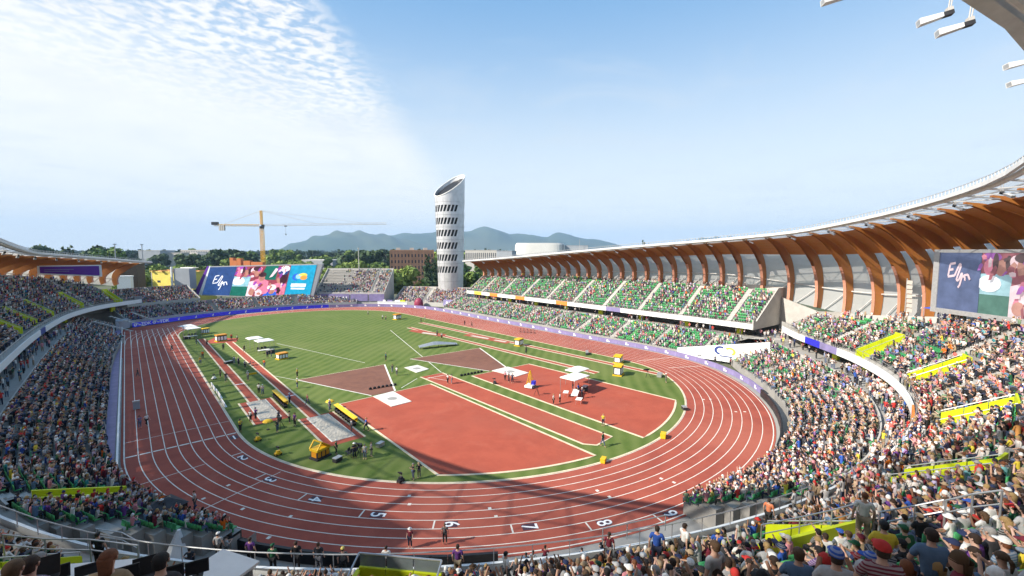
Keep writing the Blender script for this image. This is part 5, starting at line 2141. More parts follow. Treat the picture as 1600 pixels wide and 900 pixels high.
rf = empty('roof_canopy', (ED[len(ED) // 2][0], ED[len(ED) // 2][1], 0))
tag(rf, 'long curving stadium roof with wooden ribs, grey foil panels and a white front edge', 'roof')
NT = 16
for i in range(len(ED)):
    tl = Vector((Tn[i][0], Tn[i][1], 0))
    # rib: deep tapering glulam blade
    A, B = [], []
    ts = [k / NT * (.86 if i > 57 or i < 36 else .70) for k in range(NT + 1)]  # ribs cut short over the southwest, to thin their shadow streaks
    for t in ts:
        dep = 1.4 + .8 * math.sin(min(1, t / .55) * PI * .5) if t < .5 else 2.2 - 2.0 * ((t - .5) / .36) ** 1.3
        A.append(roof_pt(i, t, 0.0)); B.append(roof_pt(i, t, -max(.18, dep)))
    hw = 0.29
    mb = MB()
    n = len(A)
    vs = [a + tl * hw for a in A] + [b + tl * hw for b in B] + [a - tl * hw for a in A] + [b - tl * hw for b in B]
    fs = []
    for k in range(n - 1):
        fs += [(k, k + 1, n + k + 1, n + k), (2 * n + k + 1, 2 * n + k, 3 * n + k, 3 * n + k + 1), (2 * n + k, 2 * n + k + 1, k + 1, k)]
    fs += [(0, n, 3 * n, 2 * n), (n - 1, 3 * n - 1, 4 * n - 1, 2 * n - 1)]
    mb.add(vs, fs)
    o = mb.build('rib', 'glulam', rf, local=False)
    mb = MB()
    m_ = 7; full = n; n = m_ + 1
    B = B[:n]; ts = ts[:n]
    vs = [b + tl * (hw + .03) for b in B] + [b - tl * (hw + .03) for b in B]
    B2 = [roof_pt(i, t, -max(.18, (1.4 + .8 * math.sin(min(1, t / .55) * PI * .5) if t < .5 else 2.2 - 2.0 * ((t - .5) / .36) ** 1.3)) - .07) for t in ts]
    vs += [b + tl * (hw + .03) for b in B2] + [b - tl * (hw + .03) for b in B2]
    fs = []
    for k in range(m_):
        fs += [(2 * n + k, 2 * n + k + 1, 3 * n + k + 1, 3 * n + k), (k, k + 1, 2 * n + k + 1, 2 * n + k), (3 * n + k, 3 * n + k + 1, n + k + 1, n + k)]
    mb.add(vs, fs)
    mb.build('rib_lining', 'glulam_face', o, local=True).location = (0, 0, 0)
# panels between ribs
for i in range(len(ED) - 1):
    wood_end = .80 if i > 57 else (.76 if i < 36 else .54)  # wood reach shaped for its shadow: long over west, short over southwest
    for nm, ta, tb, m_, seg, lift in (('cladding_panel', 0.0, .27, 'cladding', 4, .18), ('cladding_panel', .27, .50, 'cladding', 4, .19), ('roof_panel', .497, .74, 'foil', 4, .25), ('roof_panel', .74, .988, 'foil', 4, .26), ('soffit_panel', .46, wood_end, 'glulam', 6, -.28)):
        mb = MB()
        for k in range(seg):
            t0, t1 = ta + (tb - ta) * k / seg, ta + (tb - ta) * (k + 1) / seg
            q_ = .004 if lift > 0 else .06
            a, b = roof_pt(i + q_, t0, lift), roof_pt(i + 1 - q_, t0, lift)
            c, d = roof_pt(i + 1 - q_, t1, lift), roof_pt(i + q_, t1, lift)
            mb.add([a, b, c, d], [(0, 1, 2, 3)])
        mb.build(nm, m_, rf, local=False)
    # purlins under the foil, bay bar and diagonal brace
    mb = MB()
    for t in (.64, .76, .88):
        mb.beam(roof_pt(i, t, .02), roof_pt(i + 1, t, .02), .09, .14)
    mb.build('purlin', 'galv', rf, local=False)
    mb = MB()
    mb.tube(roof_pt(i, .145, -.35), roof_pt(i + 1, .145, -.35), .13, n=6)
    mb.build('bay_bar', 'steel_white', rf, local=False)
    mb = MB()
    mb.tube(roof_pt(i + .12, .14, -.2), roof_pt(i + .8, .0, -.2), .12, n=5)
    mb.build('brace', 'steel_white', rf, local=False)
    # front edge: tube beam, gutter strip, posts of the safety line
    mb = MB()
    mb.tube(roof_pt(i, .972, -.2), roof_pt(i + 1, .972, -.2), .30, n=10)
    mb.build('edge_tube', 'steel_white', rf, local=False)
    mb = MB()
    a0, a1 = roof_pt(i, .986, .25), roof_pt(i + 1, .986, .25)
    b0, b1 = roof_pt(i, 1.0, .15), roof_pt(i + 1, 1.0, .15)
    dn_ = Vector((0, 0, -.42))
    mb.add([a0, a1, b1, b0], [(0, 1, 2, 3)]); mb.add([b0, b1, b1 + dn_, b0 + dn_], [(0, 1, 2, 3)]); mb.add([a0 + dn_, a1 + dn_, b1 + dn_, b0 + dn_], [(3, 2, 1, 0)])
    mb.build('gutter', 'steel_white', rf, local=False)
    mb = MB()
    for q in range(6):
        a = roof_pt(i + q / 6, .985, .2)
        mb.beam(a, a + Vector((0, 0, .55)), .10, .10)
    mb.beam(roof_pt(i, .985, .2) + Vector((0, 0, .55)), roof_pt(i + 1, .985, .2) + Vector((0, 0, .55)), .07, .07)
    mb.build('edge_rail', 'galv', rf, local=False)
    # white strut brackets under the edge
    mb = MB()
    a = roof_pt(i + .5, .90, -.1)
    for q in (0, 1):
        mb.tube(roof_pt(i + q, .82, -.3), roof_pt(i + .5, .965, -.4), .07, n=5)
    mb.build('edge_strut', 'steel_white', rf, local=False)
# closing panels at both roof ends
for i in (0, len(ED) - 1):
    mb = MB()
    top = [roof_pt(i, t, .25) for t in np.linspace(0, .97, 14)]
    low_ = [roof_pt(i, t, -.3) for t in np.linspace(0, .97, 14)]
    mb.strip(top, low_)
    mb.build('end_trim', 'steel_white', rf, local=False)


# floodlights hang from the roof edge: things of their own
def floodlight(loc, yaw, tilt, label, big=False):
    r_ = empty('floodlight', loc, yaw)
    tag(r_, label, 'floodlight', 'floodlights on the roof edge')
    s_ = 1.0
    mb = MB(); mb.box((0, 0, 0), (.62, .75, .34), 0, tilt); mb.build('housing', 'dark', r_)
    mb = MB()
    c_, sn = math.cos(tilt), math.sin(tilt)
    vs = []
    for y, w_, h_ in ((.35, .34, .17), (2.0, .42, .26)):
        for a, b in ((-1, -1), (1, -1), (1, 1), (-1, 1)):
            z = b * h_
            vs.append((a * w_, y * c_ - z * sn, y * sn + z * c_))
    mb.add(vs, [(0, 1, 5, 4), (1, 2, 6, 5), (2, 3, 7, 6), (3, 0, 4, 7), (3, 2, 1, 0), (4, 5, 6, 7)])
    mb.build('visor', 'white', r_)
    mb = MB(); mb.box((0, 1.98 * c_, 1.98 * sn), (.7, .05, .42), 0, tilt); mb.build('lens', 'galv', r_)
    mb = MB()
    mb.tube((-.2, -.1, .1), (-.25, -.3, 2.3), .05, n=6); mb.tube((.2, -.1, .1), (.25, -.3, 2.3), .05, n=6); mb.beam((-.7, -.3, 2.3), (.7, -.3, 2.3), .12, .12); mb.box((0, -.12, .35), (.5, .4, .3), 0, tilt)
    mb.build('bracket', 'pale_wall', r_)
    return r_


FL = None

# ------------------------------------------------------------------ silver tower
tw = empty('tower', (63.5, 62.0, 0))
tag(tw, 'tall silver cylindrical tower with a slanted open top and rows of slanted slots', 'tower')
TZ = [0, 8, 20, 34, 48, 58]


def trad(z):
    return 5.3 + 1.35 * min(1, z / 52)


view = math.atan2(CAM[1] - 62.0, CAM[0] - 63.5)       # direction from tower towards the stands
NS = 48
TOPLO, TOPHI = 46.6, 57.0


def ttop(a):
    # rim rises away from the viewer's left
    d_ = a - (view - R(52))
    return (TOPLO + TOPHI) / 2 - (TOPHI - TOPLO) / 2 * math.cos(d_)


rows_z = [(13.7, 16.5), (18.9, 21.7), (24.1, 26.9), (29.5, 32.3), (34.7, 37.5), (40.1, 42.9)]
# skin built ring by ring, leaving slanted openings out
mb = MB()


def tp(a, z, dr=0.0):
    r_ = trad(z) + dr
    return (r_ * math.cos(a), r_ * math.sin(a), z)


slots = []
a_c = view - R(20)
for (z0, z1) in rows_z:
    for k in range(8):
        a0 = view - R(82) + R(14.5) * k
        slots.append((a0, a0 + R(9.4), z0, z1))
zs = sorted(set([0, 6] + [z for p in rows_z for z in p] + [44.5, 46.5]))
SL = R(8)
for j in range(len(zs) - 1):
    z0, z1 = zs[j], zs[j + 1]
    isrow = (z0, z1) in rows_z
    if not isrow:
        for k in range(NS):
            a0, a1 = 2 * PI * k / NS, 2 * PI * (k + 1) / NS
            if z0 == 0 and abs((a0 - (view - R(14)) + PI) % (2 * PI) - PI) < R(30):
                continue
            mb.add([tp(a0, z0), tp(a1, z0), tp(a1, z1), tp(a0, z1)], [(0, 1, 2, 3)])
    else:
        # slats between the slots lean to the right
        row = [s_ for s_ in slots if s_[2] == z0]
        edges = [row[-1][1] - 2 * PI] + [v for s_ in row for v in (s_[0], s_[1])]
        spans = [(edges[2 * q], edges[2 * q + 1]) for q in range(len(row))]
        for a0, a1 in spans:
            n_ = max(1, int((a1 - a0) / R(8)))
            for q in range(n_):
                b0, b1 = a0 + (a1 - a0) * q / n_, a0 + (a1 - a0) * (q + 1) / n_
                mb.add([tp(b0 - SL * .5, z0), tp(b1 - SL * .5, z0), tp(b1 + SL * .5, z1), tp(b0 + SL * .5, z1)], [(0, 1, 2, 3)])
for k in range(NS):
    a0, a1 = 2 * PI * k / NS, 2 * PI * (k + 1) / NS
    for q in range(3):
        f0, f1 = q / 3, (q + 1) / 3
        h00, h01 = 46.5 + (ttop(a0) - 46.5) * f0, 46.5 + (ttop(a0) - 46.5) * f1
        h10, h11 = 46.5 + (ttop(a1) - 46.5) * f0, 46.5 + (ttop(a1) - 46.5) * f1
        mb.add([tp(a0, h00), tp(a1, h10), tp(a1, h11), tp(a0, h01)], [(0, 1, 2, 3)])
mb.build('metal_skin', 'tower_metal', tw, smooth=False)
# panel joints: slim ribs standing a little proud
mb = MB()
for k in range(0, NS, 4):
    a = 2 * PI * k / NS
    for z0, z1 in ((6.2, 13.5), (16.6, 18.8), (21.8, 24.0), (27.0, 29.4), (32.4, 34.6), (37.6, 40.0), (43.0, 46)):
        mb.beam(tp(a, z0, .02), tp(a, z1, .02), .07, .07)
mb.build('panel_joint', 'galv', tw)
mb = MB()
for z in (5.9, 10.0, 17.7, 22.9, 28.2, 33.5, 38.8, 44.3):
    pts = [tp(2 * PI * k / NS, z, .05) for k in range(NS + 1)]
    mb.path(pts, .06, 4)
mb.build('ring_joint', 'galv', tw)
# inner core seen through slots, the recessed screen in the mouth and the glazed base
mb = MB()
n = 24
mb.add([((trad(z) - 1.3) * math.cos(2 * PI * k / n), (trad(z) - 1.3) * math.sin(2 * PI * k / n), z) for z in (0, 44.0) for k in range(n)],
       [(k, (k + 1) % n, n + (k + 1) % n, n + k) for k in range(n)] + [tuple(range(n, 2 * n))])
mb.build('core', 'tower_dark', tw)
mb = MB()
pts = [tp(2 * PI * k / NS, ttop(2 * PI * k / NS) + .05, 0.0) for k in range(NS + 1)]
mb.path(pts, .22, 6)
mb.build('rim', 'white', tw)
mb = MB()
q = [tp(2 * PI * k / NS, ttop(2 * PI * k / NS) - 1.6, -.3) for k in range(NS)]
mb.add(q, [tuple(range(NS))])
mb.build('mouth_screen', 'black', tw)
mb = MB()
for k in range(8):
    a0 = view - R(44) + R(60) * k / 8; a1 = view - R(44) + R(60) * (k + 1) / 8
    mb.add([tp(a0, 0, -.25), tp(a1, 0, -.25), tp(a1, 6, -.25), tp(a0, 6, -.25)], [(0, 1, 2, 3)])
mb.build('base_glazing', 'tower_green', tw)
mb = MB()
vs = []
for k in range(17):
    t_ = 2 * PI * k / 16
    hx = .9 * (math.sin(t_) ** 3); hz = .75 * (math.cos(t_) - .38 * math.cos(2 * t_) - .15 * math.cos(3 * t_))
    a = view - R(16) + hx / 5.3
    vs.append(tp(a, 3.2 + hz, -.18))
mb.add(vs[:-1], [tuple(range(16))])
mb.build('emblem', 'print_white', tw)


# ------------------------------------------------------------------ video boards
def screen_art(root, frame, art, lift=.03):
    """art: list of (material, polygon in 0..1 x 0..1); frame: origin, u vector, v vector, normal. Each piece lies a little proud of the one below."""
    o_, u, v, n = frame
    k = 1
    for m, poly in art:
        mb = MB()
        P = [o_ + u * x + v * y + n * (lift * .2 * k) for x, y in poly]
        mb.add(P, [tuple(range(len(P)))])
        mb.build('picture_piece', m, root)
        k += 1


def ell(cx, cy, rx, ry, n=12, a0=0, a1=360):
    return [(cx + rx * math.cos(R(a0 + (a1 - a0) * k / n)), cy + ry * math.sin(R(a0 + (a1 - a0) * k / n))) for k in range(n if a1 - a0 == 360 else n + 1)]


def stroke(pts, w_):
    """thick polyline pieces in 2D"""
    out = []
    for (x0, y0), (x1, y1) in zip(pts[:-1], pts[1:]):
        dx, dy = x1 - x0, y1 - y0
        l_ = math.hypot(dx, dy) or 1
        nx, ny = -dy / l_ * w_ / 2, dx / l_ * w_ / 2
        out.append([(x0 + nx, y0 + ny), (x0 - nx, y0 - ny), (x1 - nx, y1 - ny), (x1 + nx, y1 + ny)])
    return out


def scribble(x0, y0, sx, sy, w_, m):
    """hand-written white flourish"""
    paths = [[(0, .45), (.06, .95), (.30, 1.0)], [(.03, .70), (.22, .74)], [(.0, .42), (.30, .48), (.42, .80), (.50, .98), (.56, .90), (.46, .55), (.40, .30), (.50, .28), (.62, .60), (.66, .52), (.56, .05), (.50, .0)],
             [(.60, .42), (.74, .48), (.80, .36), (.78, .30)], [(.74, .50), (.90, .55), (1.0, .34)]]
    out = []
    for p in paths:
        for q in stroke([(x0 + a * sx, y0 + b * sy) for a, b in p], w_):
            out.append((m, q))
    return out


def crowd_art(x0, x1):
    """the broadcast picture: spectators in pink, caps, a green wall behind"""
    f = lambda poly: [(x0 + (x1 - x0) * x, y) for x, y in poly]
    A = [('px_rose', f([(0, 0), (1, 0), (1, 1), (0, 1)])), ('px_green', f([(.0, 0), (.34, 0), (.30, .32), (.0, .32)])), ('px_ice', f([(.0, .32), (.30, .32), (.31, .66), (.0, .66)])),
         ('px_green', f([(.47, .55), (.78, .55), (.78, 1), (.55, 1)])), ('px_pale', f([(.30, .0), (.42, .0), (.44, .55), (.30, .48)])),
         ('px_violet', f(ell(.10, .93, .10, .08))), ('px_pink', f(ell(.09, .77, .065, .14))), ('px_skin', f(ell(.20, .76, .055, .13))), ('px_hair', f(ell(.145, .84, .03, .16))), ('px_hair', f(ell(.27, .84, .03, .12))),
         ('px_pale', f(ell(.33, .86, .05, .10))), ('px_skin', f(ell(.42, .80, .07, .13))), ('px_hair', f(ell(.41, .92, .09, .08))), ('px_white', f(ell(.10, .50, .12, .14))),
         ('px_pink', f([(.34, .20), (.40, .55), (.52, .62), (.66, .50), (.70, .10), (.40, .05)])), ('px_skin', f(ell(.52, .62, .06, .12))), ('px_hair', f(ell(.52, .72, .075, .08))), ('px_pale', f(ell(.45, .30, .06, .12))),
         ('px_pink', f([(.72, .0), (.76, .40), (.88, .50), (1, .42), (1, 0)])), ('px_skin', f(ell(.88, .58, .08, .15))), ('px_hair', f(ell(.93, .60, .07, .20))), ('px_navy', f(ell(.90, .80, .10, .10))), ('px_white', f(ell(.92, .90, .09, .09))),
         ('px_skin', f(ell(.40, .14, .06, .11))), ('px_pale', f(ell(.52, .12, .07, .12))), ('px_blue', f([(.60, 0), (.66, .16), (.84, .18), (.90, 0)])), ('px_skin', f(ell(.76, .20, .06, .11))), ('px_white', f(ell(.75, .31, .085, .09))),
         ('px_pale', f([(.66, .62), (.72, .66), (.80, .90), (.74, .92)]))]
    g_ = random.Random(31)
    for k in range(70):
        # light and dark flecks of arms, caps and faces over the larger shapes
        cx, cy = g_.uniform(.02, .97), g_.choice([g_.uniform(.05, .45), g_.uniform(.55, .97)])
        if .5 < cx < .78 and cy > .5 or (cx < .32 and cy < .62):
            continue
        w_, h_ = g_.uniform(.012, .035), g_.uniform(.03, .10)
        tl = g_.uniform(-.03, .03)
        A.append((g_.choice(['px_pink', 'px_pale', 'px_skin', 'px_hair', 'px_rose', 'px_skin', 'px_pink', 'px_violet', 'px_white']), f([(cx - w_, cy - h_), (cx + w_ * .6, cy - h_ * .8), (cx + w_ + tl, cy + h_ * .5), (cx + tl, cy + h_), (cx - w_ + tl, cy + h_ * .4)])))
    return A


sb = empty('video_board', (-8, 108, 0))
tag(sb, 'wide trapezoid video board on posts behind the far bend, with cyan panel at right', 'video board', 'video boards')
BLc, BRc, TRc, TLc = Vector((-22.0, 124.2, 4.2)), Vector((11.6, 90.6, 2.9)), Vector((14.6, 88.0, 17.9)), Vector((-18.7, 121.4, 16.7))
nb = (BRc - BLc).cross(TLc - BLc).normalized()
root_off = Vector((-8, 108, 0))
b_ = MB()
b_.slab([p + nb * .25 for p in (BLc, BRc, TRc, TLc)], 2.2)
o = b_.build('housing', 'galv', sb, local=False)
cor = [BLc + nb * .30, BRc + nb * .30, TRc + nb * .30, TLc + nb * .30]


def bil(s_, t_, off):
    a = cor[0].lerp(cor[1], s_); b = cor[3].lerp(cor[2], s_)
    return a.lerp(b, t_) + nb * off - root_off


def put_art(art, s0, s1, t0=.03, t1=.965):
    for k, (m, poly) in enumerate(art):
        mb = MB()
        mb.add([bil(s0 + (s1 - s0) * min(1, max(0, x)), t0 + (t1 - t0) * min(1, max(0, y)), .02 + .012 * k) for x, y in poly], [tuple(range(len(poly)))])
        mb.build('picture_piece', m, sb)


put_art([('px_navy', [(0, 0), (1, 0), (1, 1), (0, 1)])] + scribble(.27, .20, .56, .50, .032, 'px_white'), .0, .255)
put_art(crowd_art(0, 1), .258, .762)
put_art([('px_cyan', [(0, 0), (1, 0), (1, 1), (0, 1)]), ('px_blue', ell(.30, .64, .15, .11)), ('px_cyan', ell(.37, .64, .12, .085)), ('px_ice', ell(.40, .66, .12, .08)), ('px_yellow', ell(.56, .68, .17, .08, 12, 0, 180)), ('px_orange', ell(.60, .62, .14, .07)), ('px_white', [(.17, .34), (.76, .34), (.76, .44), (.17, .44)]), ('px_white', [(.20, .26), (.74, .26), (.74, .31), (.20, .31)])], .765, 1.0)
mb = MB()
e0, e1 = BLc + nb * .3, TLc + nb * .3
du = (BLc - BRc).normalized()
mb.slab([e0 + du * 3.0 + Vector((0, 0, .6)), e0, e1, e1 + du * 1.2], .9)
mb.build('side_panel', 'print_white', sb, local=False)
mb = MB()
mb.slab([e0 + du * 3.6 + nb * .02 + Vector((0, 0, .8)), e0 + du * 1.6 + nb * .05, e1 + du * .6 + nb * .05, e1 + du * 1.5 + nb * .02], .4)
mb.build('side_stripe', 'purple_vivid', sb, local=False)
mb = MB()
mb.slab([BRc + nb * .2, BRc - du * 1.5 + Vector((0, 0, .3)), TRc - du * 2.2, TRc + nb * .2], 2.0)
mb.build('end_panel', 'grey_wall', sb, local=False)
for f in (.16, .36, .62, .86):
    p = BLc.lerp(BRc, f) - nb * .8
    mb = MB(); mb.tube((p.x - .4, p.y, 0), (p.x + .3, p.y, p.z + .5), .4, n=8)
    mb.build('post', 'pale_wall', sb, local=False)
# grey box with a dark screen between board and corner bleacher
gb = empty('equipment_tower', (-27.5, 126, 0))
tag(gb, 'pale grey block with a dark rear screen, left of the wide video board', 'building')
mb = MB(); mb.box((0, 0, 11.6), (6.5, 4, 8.6), R(-40)); mb.build('cabin', 'grey_wall', gb)
mb = MB(); mb.box((-2.2, -2.3, 4.6), (13, 1, 5.0), R(-40)); mb.build('rear_screen', 'screen_black', gb)
mb = MB(); mb.box((-4.4, 1.0, 11.9), (.5, .8, 9.4), R(-40)); mb.build('white_post', 'white', gb)

rb = empty('video_board', (38.5, -105, 0))
tag(rb, 'video board in a pale frame under the ribs at the right edge', 'video board', 'video boards')
A_, B_ = Vector((44.5, -97.9, 0)), Vector((32.1, -112.6, 0))
zb0, zb1 = 14.25, 23.4
U = (B_ - A_); ln = U.length; U.normalize(); nb2 = Vector((-U.y, U.x, 0))
if nb2.dot(Vector(CAM) - A_) < 0:
    nb2 = -nb2
ro2 = Vector((38.5, -105, 0))
mb = MB(); mb.box(((A_ + B_) / 2 - ro2 - nb2 * .45 + Vector((0, 0, (zb0 + zb1) / 2))), (ln, .8, zb1 - zb0), math.atan2(U.y, U.x)); mb.build('housing', 'dark', rb)
for z0, z1, s0, s1 in ((zb1 - .45, zb1, 0, ln), (zb0, zb0 + .65, 0, ln), (zb0 + .65, zb1 - .45, 0, .85)):
    mb = MB()
    mb.box(A_ + U * (s0 + s1) / 2 - ro2 + nb2 * .0 + Vector((0, 0, (z0 + z1) / 2)), (s1 - s0, .35, z1 - z0), math.atan2(U.y, U.x))
    mb.build('frame', 'galv', rb)


def put2(art, s0, s1):
    for k, (m, poly) in enumerate(art):
        mb = MB()
        mb.add([A_ + U * (s0 + (s1 - s0) * min(1, max(0, x))) - ro2 + nb2 * (.06 + .01 * k) + Vector((0, 0, zb0 + .65 + (zb1 - zb0 - 1.1) * min(1, max(0, y)))) for x, y in poly], [tuple(range(len(poly)))])
        mb.build('picture_piece', m + '_dim', rb)


put2([('px_navy', [(0, 0), (1, 0), (1, 1), (0, 1)])] + scribble(.24, .40, .56, .42, .04, 'px_pale'), .85, 6.6)
put2(crowd_art(0, 1), 6.65, ln - .4)
for f in (.15, .5, .85):
    p = A_.lerp(B_, f) - ro2 - nb2 * .5
    mb = MB(); mb.box((p.x, p.y, 13.0), (.4, .4, 3.0), math.atan2(U.y, U.x)); mb.build('post', 'dark', rb)

# violet board in a white frame under the left roof
vb = empty('violet_board', (-58.4, 73, 0))
tag(vb, 'violet board in a white frame hanging under the left roof', 'board')
P0, P1 = Vector((-65.0, 73.8, 0)), Vector((-51.7, 71.9, 0))
mb = MB(); mb.slab([(P0.x, P0.y, 16.7), (P1.x, P1.y, 15.6), (P1.x, P1.y, 19.1), (P0.x, P0.y, 19.1)], .3); mb.build('frame', 'white_board', vb, local=False)
mb = MB(); mb.slab([(P0.x + .5, P0.y - .18, 17.0), (P1.x - .5, P1.y - .04, 16.0), (P1.x - .5, P1.y - .04, 18.8), (P0.x + .5, P0.y - .18, 18.8)], .05); mb.build('panel', 'purple_vivid', vb, local=False)
mb = MB()
for x0, x1, z in ((-63.6, -58.6, 17.3), (-63.6, -56.4, 17.8)):
    mb.slab([(x0, 73.3, z), (x1, 72.5, z + .05), (x1, 72.5, z + .22), (x0, 73.3, z + .2)], .03)
mb.build('faint_print', 'purple', vb, local=False)

# ------------------------------------------------------------------ trees
def crown_np(seed, H, Rr, n, kind='round', leaf=.5):
    g_ = np.random.default_rng(seed)
    V, F = [], []
    if kind == 'round':
        nb_ = 11
        cs = np.stack([g_.normal(0, .45, nb_) * Rr, g_.normal(0, .45, nb_) * Rr, H * (.38 + .52 * g_.random(nb_))], 1)
        rs = Rr * g_.uniform(.36, .62, nb_)
    elif kind == 'cone':
        nb_ = 14
        hh = np.linspace(.18, .97, nb_)
        cs = np.stack([g_.normal(0, .10, nb_) * Rr, g_.normal(0, .10, nb_) * Rr, hh * H], 1)
        rs = Rr * (1.05 - hh) * g_.uniform(.85, 1.15, nb_) + .2
    else:
        nb_ = 9
        hh = np.linspace(.22, .93, nb_)
        cs = np.stack([g_.normal(0, .25, nb_) * Rr, g_.normal(0, .25, nb_) * Rr, hh * H], 1)
        rs = Rr * g_.uniform(.45, .7, nb_)
    w_ = rs ** 2; w_ /= w_.sum()
    pick_ = g_.choice(nb_, n, p=w_)
    d = g_.normal(0, 1, (n, 3)); d /= np.linalg.norm(d, axis=1)[:, None]
    rad = rs[pick_] * (g_.random(n) ** .35)
    P = cs[pick_] + d * rad[:, None] * np.array([1, 1, .85])
    nn = d + g_.normal(0, .5, (n, 3)); nn /= np.linalg.norm(nn, axis=1)[:, None]
    t = np.cross(nn, g_.normal(0, 1, (n, 3))); t /= np.linalg.norm(t, axis=1)[:, None]
    b = np.cross(nn, t)
    s_ = leaf * g_.uniform(.55, 1.3, n)[:, None]
    q = np.stack([P - t * s_ - b * s_ * .6, P + t * s_ - b * s_ * .7, P + t * s_ * .8 + b * s_ * .7, P - t * s_ * .7 + b * s_ * .6], 1).reshape(-1, 3)
    k = np.arange(n)[:, None] * 4
    T = np.concatenate([k + np.array([[0, 1, 2]]), k + np.array([[0, 2, 3]])], 0)
    return q, T


def trunk_mb(H, r_, seed):
    rr = random.Random(seed)
    mb = MB()
    p = Vector((0, 0, -.2)); n = 5
    for k in range(n):
        q = Vector((rr.uniform(-.2, .2), rr.uniform(-.2, .2), H * .75 * (k + 1) / n))
        mb.tube(p, q, r_ * (1 - k / n * .8), r_ * (1 - (k + 1) / n * .8), 7)
        if k > 0:
            for _ in range(2):
                a = rr.uniform(0, 6.28)
                mb.tube(q, q + Vector((math.cos(a) * H * .22, math.sin(a) * H * .22, H * .16)), r_ * .35, r_ * .12, 5)
        p = q
    return mb


TREE = {}
for nm, kind, H, Rr, n, m_, lf in (('broad', 'round', 12, 5.2, 1900, 'leaf', .62), ('bright', 'round', 11, 5.6, 1900, 'leaf_bright', .60), ('dark', 'round', 14, 5.0, 1700, 'leaf_dark', .65),
                                   ('conifer', 'cone', 17, 3.2, 1500, 'leaf_dark', .5), ('tall', 'col', 16, 3.4, 1600, 'leaf', .6), ('broadb', 'round', 13, 5.6, 1900, 'leaf_dark', .65)):
    q, T = crown_np(hash(nm) % 1000 if False else sum(map(ord, nm)), H, Rr, n, kind, lf)
    TREE[nm] = (np_mesh('crown', q, T, m_), trunk_mb(H, .38, sum(map(ord, nm))).mesh('trunk', 'bark', True), H)
TLAB = {'broad': 'mid green broadleaf tree', 'bright': 'bright yellow green broadleaf tree', 'dark': 'dark green rounded tree', 'conifer': 'dark pointed conifer', 'tall': 'slim tall green tree', 'broadb': 'dark broad tree'}


def tree(kind, x, y, h, label=None, group='trees beyond the stadium', z=0.0, wide=1.0):
    cm, tm, H = TREE[kind]
    r_ = empty('tree', (x, y, z), random.uniform(0, 6.28))
    s_ = h / H
    r_.scale = (s_ * wide, s_ * wide, s_)
    tag(r_, label or TLAB[kind] + ' beyond the stadium', 'tree', group)
    for nm, me in (('trunk', tm), ('crown', cm)):
        o = bpy.data.objects.new(nm, me); C.objects.link(o); o.parent = r_
    return r_


def ray(px, depth):
    """ground position at a given depth in the direction of a column of the view (site plan helper)"""
    s, c = math.sin(YAW), math.cos(YAW)
    lat = (px - 800) / FPX * depth
    return CAM[0] + s * depth + c * lat, CAM[1] + c * depth - s * lat


for kind, px, dep, h, lab in (
        ('bright', 629, 216, 15.8, 'big bright green tree in front of the brick building, left of the silver tower'),
        ('conifer', 668, 232, 21.5, 'dark pointed conifer between the brick building and the silver tower'),
        ('conifer', 678, 240, 19.5, 'shorter dark conifer touching the silver tower at left'),
        ('broad', 742, 222, 13.6, 'round green tree at the right foot of the silver tower'),
        ('dark', 728, 232, 12.5, 'dark tree just behind the right side of the silver tower'),
        ('bright', 550, 280, 17.5, 'tall bright green tree behind the steep bleacher, left of the thin pole'),
        ('bright', 535, 288, 15.5, 'yellow green tree behind the grey empty bleacher seats'),
        ('broad', 572, 292, 15.5, 'green tree right of the thin pole behind the bleacher'),
        ('broad', 590, 300, 16.0, 'green tree behind the bleacher near the brick building'),
        ('bright', 515, 300, 12.0, 'low bright tree beside the right end of the wide video board'),
        ('bright', 606, 262, 14.0, 'bright tree at the left edge of the brick building'),
        ('bright', 437, 320, 16.0, 'bright green tree right of the crane mast'),
        ('bright', 470, 330, 16.0, 'bright green tree above the middle of the wide video board'),
        ('broad', 455, 345, 17.5, 'green tree above the video board left of the flat roofed hall'),
        ('bright', 214, 205, 13.0, 'yellow green tree behind the end of the left roof'),
        ('broad', 226, 222, 14.0, 'green tree left of the yellow sheathed building'),
        ('broad', 200, 215, 15.0, 'green tree under the tip of the left roof'),
        ('bright', 256, 260, 15.5, 'green tree rising over the yellow sheathed building'),
        ('bright', 285, 262, 15.0, 'pale green tree over the right of the yellow sheathed building'),
        ('broad', 318, 270, 15.0, 'green tree behind the pale grey block'),
        ('dark', 160, 330, 27.0, 'dark tree showing above the left roof'),
        ('broad', 168, 320, 26.0, 'green rounded tree showing above the tip of the left roof'),
        ('conifer', 113, 300, 27.0, 'lone conifer above the left roof beside a second one'),
        ('conifer', 101, 300, 26.0, 'small dark conifer above the left roof, leftmost pair'),
        ('dark', 62, 300, 27.0, 'lone dark crown above the left end of the left roof'),
        ('conifer', 1004, 500, 35, 'tiny lone conifer peeking over the far right roof'),
        ('bright', 770, 300, 17.0, 'yellow green tree between the tower and the white round hall'),
        ('bright', 785, 310, 16.5, 'olive green tree left of the white round hall'),
        ('broad', 756, 290, 16.0, 'green tree above the tip of the right roof')):
    x, y = ray(px, dep)
    tree(kind, x, y, h, lab)
rr = random.Random(5)
WOODS = []
for k in range(96):
    px = rr.uniform(150, 740)
    dep = rr.uniform(330, 640)
    kind = rr.choice(['broad', 'dark', 'broadb', 'bright', 'tall', 'conifer', 'dark'])
    # the tops form an uneven line just about eye height
    h = 23.2 + dep * rr.uniform(-13, 3.0) / 700
    if px < 640 and dep < 430 and 380 < px < 520:
        h *= .8
    x, y = ray(px, dep)
    WOODS.append((kind, px, dep, x, y, max(9, h), rr.uniform(.9, 1.4)))
